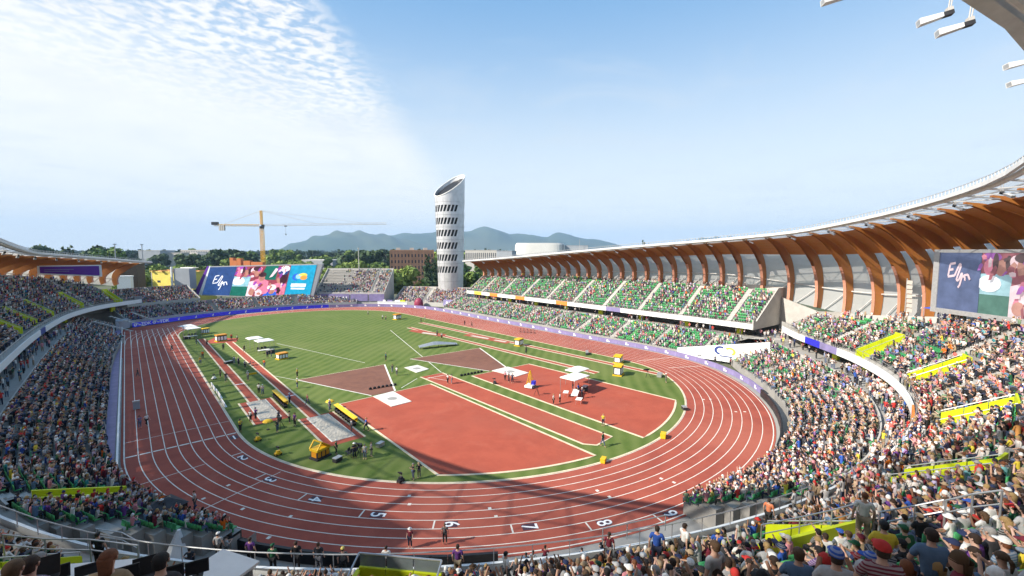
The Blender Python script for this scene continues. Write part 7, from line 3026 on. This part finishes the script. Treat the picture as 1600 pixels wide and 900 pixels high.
# grey long shelter on the central grass
r_ = empty('low_shelter', (10, -14.6, .03), R(-12))
tag(r_, 'long low grey tarpaulin shelter on the far grass with people around it', 'shelter')
mb = MB()
vs = []
for k in range(9):
    x = -4.8 + 9.6 * k / 8
    z = 1.5 * (1 - abs(k - 3.4) / 7.5)
    vs += [(x, -.9, z * .55), (x, 0, z), (x, .9, z * .6)]
mb.add(vs, [(3 * k + i, 3 * k + i + 3, 3 * k + i + 4, 3 * k + i + 1) for k in range(8) for i in (0, 1)])
mb.build('tarpaulin', 'galv', r_)
for k in range(5):
    mb = MB(); mb.tube((-4.5 + 2.2 * k, -.85, 0), (-4.5 + 2.2 * k, -.85, .6), .05, n=5); mb.build('leg', 'dark', r_)
# inflatable shapes and banners at the end bleacher's foot
r_ = empty('inflatable', (45.4, 58.5, 0), R(-50)); tag(r_, 'crimson rounded inflatable at the foot of the end bleacher', 'inflatable')
mb = MB(); mb.dome((0, 0, 1.2), (2.0, 1.4, 2.5), nu=14, nv=6, cut=-.7); mb.build('skin', 'crimson', r_, True)
mb = MB(); mb.tube((0, 0, 0), (0, 0, .35), 1.6, n=12); mb.build('base', 'dark', r_)
for dx, m_, l in ((-6.6, 'lime', 'yellow'), (-9.0, 'white', 'white'), (-12.4, 'purple', 'violet'), (-15.5, 'white', 'second white')):
    r_ = empty('standing_banner', (45.4 + dx * .62, 59.5 - dx * .78, 0), R(-52)); tag(r_, '%s standing banner in the row at the foot of the end bleacher' % l, 'banner', 'standing banners at the end bleacher')
    mb = MB(); mb.box((0, 0, 1.45), (2.2, .35, 2.2)); mb.build('panel', m_, r_)
    mb = MB(); mb.box((0, 0, .18), (1.6, .6, .32)); mb.build('foot', 'dark', r_)
r_ = empty('long_banner', (53.0, 44.5, 0), R(-62)); tag(r_, 'violet and white slanted banner where the far stand meets the end bleacher', 'banner')
mb = MB(); mb.box((0, 0, 2.2), (8.5, .3, 2.6), 0, R(-12)); mb.build('panel', 'purple', r_)
for k in range(4):
    mb = MB(); mb.box((-2.4 + 1.4 * k, -.30, 2.3), (.9, .05, .8), 0, R(-12)); mb.build('white_mark', 'print_white', r_)
mb = MB(); mb.box((0, .3, .5), (8.5, .25, 1.0)); mb.build('foot', 'concrete_pale', r_)
r_ = empty('low_wall', (38.2, 68.0, 0), R(-48)); tag(r_, 'low white wall at the left foot of the end bleacher', 'wall')
mb = MB(); mb.box((0, 0, .9), (13, .4, 1.8)); mb.build('panel', 'white_board', r_)
mb = MB(); mb.box((0, 0, 1.86), (13.2, .6, .12)); mb.build('coping', 'white', r_)

# people on the field: x, y, top, trousers, pose, what they do
FIELD = [(-45.6, -1.4, 'black', 'walk', 'in black walking on the outer lane of the left straight'), (-45.9, -32.5, 'purple', 'stand', 'in purple on the outer lane beside the grey case'), (-45.2, -32.0, 'white', 'walk', 'in a white top walking on the outer lane beside a person in purple'),
         (-39.2, 20.7, 'charcoal', 'walk', 'in dark clothes on an inner lane of the left straight, far up'), (-42.6, -59.5, 'white', 'stand', 'official in white shirt and black trousers on the near left bend'),
         (-34.0, 26.5, 'black', 'stand', 'in black left of the first runway near its start'), (-32.1, 23.8, 'charcoal', 'walk', 'in grey walking across the first runway near its start'), (-30.0, 14.5, 'navy', 'stand', 'in navy between the two left runways, far up'),
         (-34.7, 7.9, 'orange', 'stand', 'in an orange top beside the left runway'), (-35.7, 2.4, 'yellow', 'stand', 'in a yellow top by the inner kerb of the left straight'), (-34.1, -11.3, 'black', 'stand', 'in black beside the white topped camera cart'),
         (-33.8, -15.3, 'charcoal', 'walk', 'in charcoal stepping beside the first takeoff board'), (-26.4, 27.3, 'red', 'stand', 'in red at the start of the second runway'), (-25.6, 24.4, 'pale grey', 'stand', 'in grey at the start of the second runway'),
         (-26.7, 9.1, 'black', 'walk', 'in black crossing the second runway'), (-29.4, -7.0, 'slate blue', 'stand_hips', 'in slate blue in the athletes cluster, nearest'), (-29.9, -3.4, 'navy', 'stand', 'in navy in the athletes cluster, middle'), (-30.4, -1.6, 'slate blue', 'stand_arms', 'in slate blue in the athletes cluster, farthest'),
         (-30.7, -17.0, 'white', 'stand_arms', 'in white holding a yellow board between the runways'), (-26.4, -9.0, 'orange', 'stand', 'in an orange top right of the second runway'), (-24.0, -0.5, 'navy', 'stand', 'in navy near the left canopies, left one'), (-23.2, -0.4, 'charcoal', 'stand', 'in charcoal near the left canopies, right one'),
         (-30.6, -27.9, 'pale grey', 'stand_arms', 'in pale grey at the head of the upper sand pit'), (-30.9, -26.7, 'white', 'stand', 'in white behind the head of the upper sand pit'), (-28.4, -34.9, 'royal blue', 'stand', 'in royal blue at the second runway'), (-26.6, -37.6, 'maroon', 'walk', 'in maroon walking on the second runway'),
         (-23.4, -20.5, 'yellow', 'stand', 'in yellow at the corner of the left brown sector'), (-25.3, -27.5, 'yellow', 'stand_hips', 'in yellow and black on grass left of the brown sector'), (-24.9, -42.2, 'slate blue', 'stand', 'in light blue at the corner of the big red apron'),
         (-36.2, -42.5, 'yellow', 'stand_arms', 'in yellow at the inner kerb by the finish line'), (-34.5, -39.5, 'white', 'stand', 'in white at the left edge of the upper sand pit'), (-33.8, -39.1, 'purple', 'stand_arms', 'in purple raking the upper sand pit'), (-31.6, -42.0, 'navy', 'stand', 'in navy below the upper sand pit'),
         (-32.6, -45.6, 'charcoal', 'stand_hips', 'in charcoal beside the tripod camera by the upper pit'), (-30.6, -43.4, 'tan', 'stand', 'in tan right of the upper sand pit'), (-30.3, -44.8, 'purple', 'stand', 'in purple left of the lower sand pit'),
         (-29.1, -56.8, 'dark green', 'stand', 'in dark green at the right of the gabled yellow box'), (-27.9, -59.1, 'charcoal', 'stand_arms', 'in charcoal in the crew on the lower grass, left'), (-27.1, -60.1, 'pale grey', 'stand', 'in pale grey in the crew on the lower grass, middle'), (-26.3, -60.0, 'navy', 'stand_hips', 'in navy in the crew on the lower grass, right'),
         (-25.4, -51.8, 'white', 'stand', 'in white at the right edge of the lower sand pit'), (-23.8, -52.6, 'royal blue', 'walk', 'in royal blue beside the kerb of the big red apron'), (-25.2, -67.7, 'black', 'stand_arms', 'photographer in black at the bottom of the grass, left'), (-24.6, -67.8, 'charcoal', 'stand_hips', 'photographer in charcoal at the bottom of the grass, right'),
         (18.4, 34.4, 'white', 'stand', 'in white on the far grass, left of a pair'), (18.6, 32.4, 'pink', 'stand', 'in pink on the far grass, right of a pair'), (25.5, 21.1, 'black', 'stand', 'in black at the start of the outer right runway'), (29.2, 25.1, 'yellow', 'stand', 'in yellow at the start of the outer right runway'),
         (32.7, 6.8, 'maroon', 'walk', 'in maroon by the far inner kerb, left'), (33.0, 3.4, 'black', 'walk', 'in black by the far inner kerb, right'), (16.8, -3.1, 'navy', 'stand', 'in navy on the red pad of the inner right runway'), (15.9, -6.9, 'white', 'stand_hips', 'in white behind the tarpaulin shelter'),
         (21.3, -33.9, 'dark green', 'stand', 'in green between the far right runways'), (-5.6, -19.4, 'teal', 'stand', 'in teal above the left brown sector'), (-8.8, -29.1, 'charcoal', 'stand_hips', 'in charcoal left of the small white platform'), (-9.0, -31.3, 'white', 'stand', 'in white left of the small white platform, nearer'),
         (-4.6, -41.9, 'white', 'stand_arms', 'in white on the javelin runway, left of two'), (-4.1, -42.4, 'pink', 'stand', 'in pale pink on the javelin runway, right of two'), (4.2, -47.0, 'pink', 'stand', 'in pink in the trio on the far red apron, left'), (4.0, -48.3, 'black', 'stand', 'in black in the trio on the far red apron, middle'), (4.2, -49.0, 'navy', 'stand_hips', 'in navy in the trio on the far red apron, right'),
         (1.6, -61.5, 'white', 'stand', 'in white beside the far canopies, left of two'), (2.8, -61.7, 'white', 'stand_hips', 'in white beside the far canopies, right of two'), (8.2, -60.7, 'royal blue', 'stand', 'in royal blue under the nearer far canopy'), (7.2, -62.3, 'navy', 'stand_arms', 'in navy at the long pale table on the far apron'),
         (9.2, -58.6, 'pink', 'stand', 'in pink under the nearer far canopy, rear'), (0.7, -71.5, 'yellow', 'stand', 'in pale yellow standing at the edge of the discus apron'), (-4.4, -75.4, 'dark green', 'walk', 'in dark clothes walking off the tip of the javelin runway'), (25.0, -66.4, 'dark green', 'stand', 'in green by the inner kerb of the right curve'),
         (44.8, -65.9, 'navy', 'stand', 'in navy standing behind the violet boards below the white banner wall'), (45.0, -68.9, 'maroon', 'stand', 'in maroon below the white banner wall'), (46.0, -71.4, 'red', 'stand_arms', 'in red below the right end of the white banner wall'), (44.6, -73.6, 'yellow', 'stand', 'in yellow at the corner below the banner wall'),
         (-30.5, -77.0, 'maroon', 'stand', 'athlete in maroon on the outer lane at the bottom, left'), (-28.2, -78.4, 'charcoal', 'stand', 'athlete in charcoal on the outer lane at the bottom, right'), (19.0, 47.8, 'white', 'stand', 'in white on the far curve of the grass')]
for x, y, sh, pose, lab in FIELD:
    hd = random.choice(['short', 'cap', 'cap', 'short', 'sunhat', 'ponytail'])
    hc = random.choice(['white', 'navy', 'tan', 'black'])
    add_person((x, y, .03), random.uniform(0, 6.28), pose, random.choices(SKINS, SKW)[0], SHIRTS[sh], random.choice(TROU[:3] if sh != 'white' else TROU[4:5]), hd, SHIRTS[hc] if hd in ('cap', 'sunhat') else random.choice(list(HAIRS.values())),
               'person ' + lab, 'people on the field', random.uniform(.97, 1.06), detail=1)
mb = MB(); mb.box((0, 0, .95), (1.5, .08, .32), 0, R(20)); o = mb.build('hand_board', 'yellow'); o.location = (-30.0, -16.8, .2)
tag(o, 'yellow board held by the person in white between the left runways', 'board')

# ------------------------------------------------------------------ press desks at lower left
def deck_pos(u, e):
    i = WB.idx(u)
    p = WB.P(i, e)
    r_ = int(e / RD)
    return p[0], p[1], WB.zrow(i, r_), math.atan2(WB.Nn[i][0], -WB.Nn[i][1])


def monitor(x, y, z, a, label):
    r_ = empty('monitor', (x, y, z), a)
    tag(r_, label, 'monitor', 'monitors on the press desks')
    r_.scale = (.72, .72, .72)
    mb = MB(); mb.box((0, 0, .20), (.42, .035, .27), 0, R(-12)); mb.build('screen_back', 'black', r_)
    mb = MB(); mb.box((0, -.026, .20), (.39, .010, .24), 0, R(-12)); mb.build('screen', 'screen_black', r_)
    mb = MB(); mb.tube((0, .02, 0), (0, .02, .12), .02, n=6); mb.box((0, 0, .012), (.2, .15, .02)); mb.build('stand', 'dark', r_)
    return r_


def laptop(x, y, z, a, label):
    r_ = empty('laptop', (x, y, z), a)
    tag(r_, label, 'laptop', 'laptops on the press desks')
    mb = MB(); mb.box((0, 0, .012), (.38, .26, .022)); mb.build('keyboard', 'dark', r_)
    mb = MB(); mb.box((0, .17, .14), (.38, .018, .27), 0, R(-18)); mb.build('lid', 'black', r_)
    return r_





def px_ray(px, py):
    """direction of view through a point of the photograph, used once to site the foreground"""
    s, c = math.sin(YAW), math.cos(YAW); sp, cp = math.sin(PITCH), math.cos(PITCH)
    x, y = (px - 800) / FPX, (450 - py) / FPX
    return Vector((s * cp + x * c + y * s * sp, c * cp - x * s + y * c * sp, -sp + y * cp))


def site(px, py, depth):
    """world point at a given depth"""
    return Vector(CAM) + px_ray(px, py) * depth


pit = []
# long white desks on a raised platform in front of the seats
for (px0, py0, d0, px1, py1, d1, wd, lab) in ((-40, 912, 6.7, 215, 905, 7.0, .8, 'long white press desk at the lower left corner with black screens'), (285, 905, 7.0, 372, 893, 7.9, .9, 'white press desk with its corner pointing right, at bottom left')):
    a, b = site(px0, py0, d0), site(px1, py1, d1)
    z = (a.z + b.z) / 2
    c = (a + b) / 2
    r_ = empty('press_desk', (c.x, c.y, z - .76), math.atan2(b.y - a.y, b.x - a.x))
    tag(r_, lab, 'desk', 'white press desks')
    ln = (b - a).length
    mb = MB(); mb.box((0, 0, .74), (ln, wd, .05)); mb.build('desk_top', 'white', r_)
    mb = MB(); mb.box((0, wd * .46, .40), (ln, .04, .62)); mb.build('front_panel', 'black', r_)
    for sx in (-1, 1):
        mb = MB(); mb.box((sx * (ln / 2 - .1), 0, .36), (.06, wd * .8, .72)); mb.build('leg', 'rail_metal', r_)
for px, py, d, fn, lab in ((88, 893, 6.7, monitor, 'black monitor behind the head with dark short hair, leftmost on the press desk'), (137, 890, 7.0, monitor, 'dark blue monitor left of the auburn haired person'), (198, 893, 6.7, monitor, 'wide black monitor between two heads on the press desk'),
                           (308, 884, 6.9, monitor, 'black monitor at the left end of the pointed white desk'), (268, 893, 6.7, monitor, 'large black monitor standing beside the dark haired person'), (60, 902, 6.3, laptop, 'laptop with papers at the far left of the press desk'), (228, 897, 6.9, laptop, 'laptop between the two monitors on the press desk')):
    p = site(px, py, d)
    fn(p.x, p.y, p.z - .16 if fn is monitor else p.z - .1, -YAW + (800 - px) * .0004 + .3, lab)
for px, py, d, hc, sh, hd, lab in ((38, 890, 5.3, 'dark brown', 'purple', 'short', 'person with dark short hair in purple at the far left of the press desk'), (163, 880, 5.4, 'auburn', 'tan', 'long', 'auburn haired person in a pale top at the press desk'), (246, 884, 5.5, 'black', 'charcoal', 'short', 'person with cropped black hair in charcoal at the press desk'),
                                   (12, 898, 5.0, 'brown', 'purple', 'short', 'person in purple half cut off by the left edge'), (66, 868, 8.6, 'grey', 'pale grey', 'short', 'grey haired person facing the camera behind the left press desk')):
    p = site(px, py, d)
    add_person((p.x, p.y, p.z - 1.22), -YAW + .25 + (PI if 'facing' in lab else 0), 'sit', SKINS[0], SHIRTS[sh], TROU[0], hd, HAIRS[hc], lab, 'press people', 1.0)

# standing figures that stick out of the near crowd
for px, py, d, pose, sh, tr, hd, hc, a, lab in (
        (1118, 846, 8.6, 'stand', 'pale grey', 3, 'short', 'brown', .5, 'tall standing spectator in a pale grey shirt, seen from behind below the right curve'),
        (1027, 822, 16.0, 'stand', 'royal blue', 0, 'short', 'dark brown', -.3, 'standing person in a bright blue shirt by the rail below lane eight'),
        (1070, 818, 17.5, 'walk', 'white', 1, 'short', 'dark brown', -1.2, 'person in white walking on the grey landing below the lane nine numeral'),
        (1202, 779, 24.0, 'stand', 'orange', 1, 'short', 'dark brown', -.9, 'person in an orange shirt standing on the walkway of the right stand'),
        (715, 851, 21.0, 'stand', 'purple', 3, 'short', 'dark brown', -.1, 'person in a dark shirt and pale shorts standing at the bottom rail'),
        (152, 832, 19.5, 'stand', 'black', 4, 'short', 'black', .2, 'person in black standing on the landing at lower left'),
        (1352, 770, 13.5, 'stand', 'white', 3, 'short', 'auburn', -.5, 'auburn haired person standing at the end of the long yellow stair wall'),
        (1122, 828, 19.0, 'stand', 'royal blue', 0, 'cap', 'yellow', -.5, 'person in blue with a yellow cap at the head of the rail'),
        (603, 853, 26.0, 'stand', 'white', 4, 'short', 'dark brown', .0, 'person in white standing at the track edge behind the small yellow stair wall'),
        (790, 862, 19.0, 'walk', 'white', 1, 'short', 'black', -1.0, 'person in a white shirt leaning on the grey walkway at the bottom'),
        (952, 832, 22.0, 'stand', 'maroon', 1, 'ponytail', 'dark brown', -.4, 'person in maroon standing by the thin posts below lane eight'),
        (425, 850, 24.0, 'stand', 'dark green', 4, 'cap', 'dark green', .0, 'person in a green shirt at the dark boards, left of the yellow stair wall'),
        (390, 840, 24.5, 'stand', 'purple', 4, 'short', 'dark brown', .0, 'person in purple at the dark boards, left of the person in green'),
        (462, 846, 24.0, 'stand', 'black', 4, 'short', 'dark brown', .2, 'person in black at the dark boards, right of the person in green'),
        (497, 848, 23.5, 'stand', 'charcoal', 0, 'short', 'brown', .1, 'person in charcoal at the dark boards, farther right'),
        (535, 855, 23.0, 'stand', 'black', 4, 'cap', 'yellow', .2, 'person in black and yellow at the dark boards, nearest the yellow stair wall'),
        (340, 832, 26.0, 'stand', 'pale grey', 4, 'cap', 'white', .1, 'person in grey at the dark boards, leftmost of those standing')):
    p = site(px, py, d)
    add_person((p.x, p.y, p.z - 1.72), -YAW + a, pose, SKINS[0], SHIRTS[sh], TROU[tr], hd, SHIRTS.get(hc, None) or HAIRS[hc], lab, 'standing people near the rail')
# two distinctive seated spectators
for px, py, d, sh, hd, hc, lab in ((1383, 862, 5.6, 'maroon', 'cap', 'red', 'spectator in a bright red cap and maroon top at the bottom, right of centre'), (1310, 872, 6.0, 'pale grey', 'cap', 'royal blue', 'spectator in a royal blue cap, left of the one in the red cap'),
                                   (1460, 838, 7.0, 'slate blue', 'short', 'dark brown', 'broad spectator in a slate blue shirt between the red cap and the right edge'), (1384, 822, 9.5, 'yellow', 'short', 'black', 'spectator in a bright yellow shirt above the red cap'),
                                   (1250, 868, 7.2, 'slate blue', 'short', 'brown', 'brown haired spectator in a slate blue top at bottom, left of the blue cap')):
    p = site(px, py, d)
    add_person((p.x, p.y, p.z - 1.25), -YAW - .35, 'sit', SKINS[0], SHIRTS[sh], TROU[0], hd, SHIRTS.get(hc, None) or HAIRS[hc], lab, 'spectators in the near stand')

# ------------------------------------------------------------------ rails in the foreground
def rail(name, label, pts, r_=.03, posts=(), h=.9, m='rail_metal'):
    P = [site(*p) for p in pts]
    c = P[0]
    rt = empty(name, (c.x, c.y, c.z - h))
    tag(rt, label, 'railing', 'railings in the near stand')
    mb = MB(); mb.path([p - c + Vector((0, 0, h)) for p in P], r_, 7); mb.build('top_rail', m, rt)
    mb = MB(); mb.path([p - c + Vector((0, 0, h - .42)) for p in P], r_ * .8, 6); mb.build('mid_rail', m, rt)
    for p in P:
        q = p - c + Vector((0, 0, h))
        mb = MB(); mb.tube((q.x, q.y, q.z - h), q, r_, n=6); mb.build('post', m, rt)
    return rt


rail('railing', 'bent pale handrail above the heads at right', [(1478, 782, 14.5), (1520, 772, 13.8), (1566, 766, 13.2)])
rail('railing', 'handrail rising along the nearest long yellow stair wall', [(1190, 820, 19), (1250, 808, 19), (1300, 797, 19), (1340, 786, 19)])
rail('railing', 'long handrail over the crowd left of the bent pale handrail', [(1375, 800, 16), (1430, 790, 16), (1475, 781, 15.5)])
rail('railing', 'pale handrail at the far left above the press desks', [(4, 835, 18), (70, 842, 17.5), (140, 843, 17), (215, 852, 16.5)])
rail('railing', 'white handrail sloping down behind the press desks', [(150, 826, 24), (190, 832, 24), (216, 846, 23.5)])
rail('railing', 'pair of thin posts with a rail beside the grey landing below lane eight', [(942, 826, 24), (980, 818, 24.5), (1040, 805, 25)])
# floodlights on the roof edge near the camera, and the next ones along it
def fl_at(px, py, d, yaw, tilt, lab):
    p = site(px, py, d)
    f_ = floodlight((p.x, p.y, p.z), yaw, tilt, lab)
    f_.scale = (.62, .62, .62)
    return f_


fl_at(1480, 22, 24.0, -YAW + R(68), R(-12), 'long white floodlight under the roof tube at upper right, farther left one')
fl_at(1512, 38, 23.0, -YAW + R(68), R(-12), 'long white floodlight under the roof tube at upper right, right one')
fl_at(1322, -6, 26.0, -YAW + R(80), R(-10), 'floodlight cut by the top edge of the picture')
fl_at(1612, 95, 27.0, -YAW + R(75), R(-10), 'floodlight at the right edge below the roof tube, upper one')
fl_at(1614, 124, 29.0, -YAW + R(75), R(-10), 'floodlight at the right edge below the roof tube, lower one')
# small white floodlights along the far edge
fcount = {}
for k, i in enumerate(range(4, len(ED) - 2)):
    q = roof_pt(i + .5, .93, -.9)
    h = in_view(q.x, q.y, q.z)
    if h and h[2] > 30 and (k % 2 == 0):
        a = math.atan2(Tn[i][1], Tn[i][0])
        fcount[q.x < 0] = fcount.get(q.x < 0, -1) + 1
        fl_k = fcount[q.x < 0]
        ords = ORD + ['seventeenth ', 'eighteenth ', 'nineteenth ', 'twentieth ', 'twenty-first ', 'twenty-second ', 'twenty-third ', 'twenty-fourth ', 'twenty-fifth ']
        r_ = floodlight((q.x, q.y, q.z), a + PI / 2 + .5, R(-25), ('%ssmall white floodlight under the left roof edge, counted from the tip' % ords[fl_k] if q.x < 0 else '%ssmall white floodlight under the right roof edge, counted from the near end' % ords[fl_k]).replace('  ', ' ') if fl_k else ('small white floodlight nearest the tip of the left roof' if q.x < 0 else 'nearest small white floodlight under the right roof edge'))
        r_.scale = (.55, .55, .55)
r_ = empty('equipment_tent', (*site(243, 815, 37.0)[0:2], 0), .4)
tag(r_, 'black covered equipment tent in the pit at lower left below the finish straight', 'tent')
mb = MB(); mb.box((0, 0, 1.0), (3.6, 2.6, 2.0)); mb.build('cover', 'black', r_)
mb = MB(); mb.add([(-1.9, -1.4, 2.0), (1.9, -1.4, 2.0), (1.9, 1.4, 2.0), (-1.9, 1.4, 2.0), (-1, 0, 2.5), (1, 0, 2.5)], [(0, 1, 5, 4), (2, 3, 4, 5), (1, 2, 5), (3, 0, 4), (3, 2, 1, 0)]); mb.build('roof_cover', 'dark', r_)
r_ = empty('covered_stand', (*site(272, 838, 33.0)[0:2], 0), .2)
tag(r_, 'pale grey cloth drawn up to a point in the pit at lower left', 'covered stand')
mb = MB(); mb.tube((0, 0, 0), (.3, 0, 2.6), 1.05, .12, n=7); mb.build('cloth', 'white_board', r_)
mb = MB(); mb.box((0, 0, .3), (1.9, 1.6, .6)); mb.build('base', 'board_black', r_)
for k in range(9):
    th = 203 + 3.3 * k
    x, y = ring_pt(th, 53.2)
    o = bpy.data.objects.new('stadium_seat', seat_me); C.objects.link(o); o.location = (x, y, .25); o.rotation_euler = (0, 0, R(th) + PI / 2)
    tag(o, 'empty green seat in the pit row behind the dark boards, ' + ('%sfrom left' % ORD[k] if k else 'leftmost'), 'seat', 'green seats in the pit')
mb = MB()
mb.strip([(*ring_pt(a, 49.2), .22) for a in range(190, 262, 3)], [(*ring_pt(a, 57.5), .22) for a in range(190, 262, 3)])
mb.strip([(*ring_pt(a, 49.2), -.1) for a in range(190, 262, 3)], [(*ring_pt(a, 49.2), .22) for a in range(190, 262, 3)])
struct('pit_floor', mb, 'concrete')
rr2 = random.Random(12)
for k in range(26):
    th = rr2.uniform(206, 256); x, y = ring_pt(th, rr2.uniform(49.6, 54))
    shn_ = rr2.choice(['black', 'navy', 'charcoal', 'white', 'maroon', 'pale grey', 'dark green', 'slate blue'])
    pit.append((th, x, y, shn_))
pit.sort()
for k, (th, x, y, shn_) in enumerate(pit):
    same = [p_ for p_ in pit if p_[3] == shn_]
    q = same.index((th, x, y, shn_))
    add_person((x, y, .22), R(th) + PI / 2 + rr2.uniform(-.8, .8), rr2.choice(['stand', 'stand_arms', 'stand_hips', 'walk']), random.choices(SKINS, SKW)[0], SHIRTS[shn_], TROU[k % 5], rr2.choice(['short', 'cap', 'ponytail']), HAIRS['dark brown'],
               'photographer in %s standing in the pit by the near bend%s' % (shn_, '' if len(same) == 1 else (', leftmost' if q == 0 else ', ' + ORD[q] + 'from left')), 'photographers in the pit')
# names for the stair walls
VLAB = ['lime stair wall nearest the far end of the left upper deck', 'lime stair wall below the violet board on the left deck', 'lime stair wall on the left upper deck, middle one', 'lime stair wall on the left upper deck, fourth from the far end', 'lime stair wall at the left edge on the upper deck',
        'lime stair wall at lower left behind the press desks', 'nearest long lime stair wall on the right, above the front rows', 'lime stair wall with people on its steps, right side, second from the bottom',
        'lime stair wall at the right edge, third from the bottom', 'lime stair wall in the middle of the right upper deck', 'bright lime stair wall near the blue tent, farthest right deck']
for (vr, u, e0, e1), lab in zip(VOMS, VLAB):
    del vr['vom']
    tag(vr, lab, 'stair entrance', 'lime stair entrances in the upper decks')
# head wall of the stair at the bottom centre, with its glass rail
A_, B_ = site(562, 890, 15.4), site(690, 890, 15.0)
r_ = empty('stair_entrance', ((A_ + B_) / 2) - Vector((0, 0, 1.3)), math.atan2((B_ - A_).y, (B_ - A_).x))
tag(r_, 'small lime stair head with a glass rail at the bottom centre edge', 'stair entrance', 'lime stair entrances in the upper decks')
ln = (B_ - A_).length
for k in range(3):
    mb = MB(); mb.box((-ln / 2 + ln * (k + .5) / 3, 0, .65), (ln / 3 - .03, .16, 1.3)); mb.build('front_panel', 'lime', r_)
    mb = MB(); mb.box((-ln / 2 + ln * (k + .5) / 3, 0, 1.52), (ln / 3 - .06, .02, .40)); mb.build('glass_panel', 'glass_rail', r_)
for sx in (-1, 1):
    mb = MB(); mb.box((sx * ln / 2, -.8, .6), (.16, 1.6, 1.2)); mb.build('side_panel', 'lime', r_)
mb = MB(); mb.path([(-ln / 2, -1.5, 1.3), (-ln / 2, 0, 1.76), (ln / 2, 0, 1.76), (ln / 2, -1.5, 1.3)], .035, 6); mb.build('handrail', 'rail_metal', r_)
# blue tent and small items on the rear concourse
i = WB.idx(262)
p = WB.P(i, WB.A[i, 3] + 1.6)
r_ = empty('tent', (p[0], p[1], WB.A[i, 4]), math.atan2(WB.T[i][1], WB.T[i][0]))
tag(r_, 'small blue tent on the rear concourse under the ribs', 'tent')
mb = MB(); mb.add([(-2, -1.2, 2.2), (2, -1.2, 2.2), (2, 1.2, 2.2), (-2, 1.2, 2.2), (0, 0, 2.8)], [(0, 1, 4), (1, 2, 4), (2, 3, 4), (3, 0, 4), (3, 2, 1, 0)]); mb.build('roof_cloth', 'px_blue', r_)
for a in (-1, 1):
    for b in (-1, 1):
        mb = MB(); mb.tube((a * 1.9, b * 1.1, 0), (a * 1.9, b * 1.1, 2.2), .05, n=5); mb.build('leg', 'rail_metal', r_)
# speaker tower against the last rib before the right board
p = site(1420, 488, 76)
r_ = empty('speaker_tower', (p.x, p.y, p.z), .2)
tag(r_, 'pale column of stacked loudspeakers in front of a rib, left of the right board', 'speaker tower')
for k in range(7):
    mb = MB(); mb.box((0, .03 * k, .4 + .78 * k), (.8, .7, .66), 0, R(4)); mb.build('loudspeaker', 'pale_wall', r_)
mb = MB(); mb.tube((0, .5, 0), (0, .5, 5.8), .08, n=6); mb.build('mast', 'galv', r_)
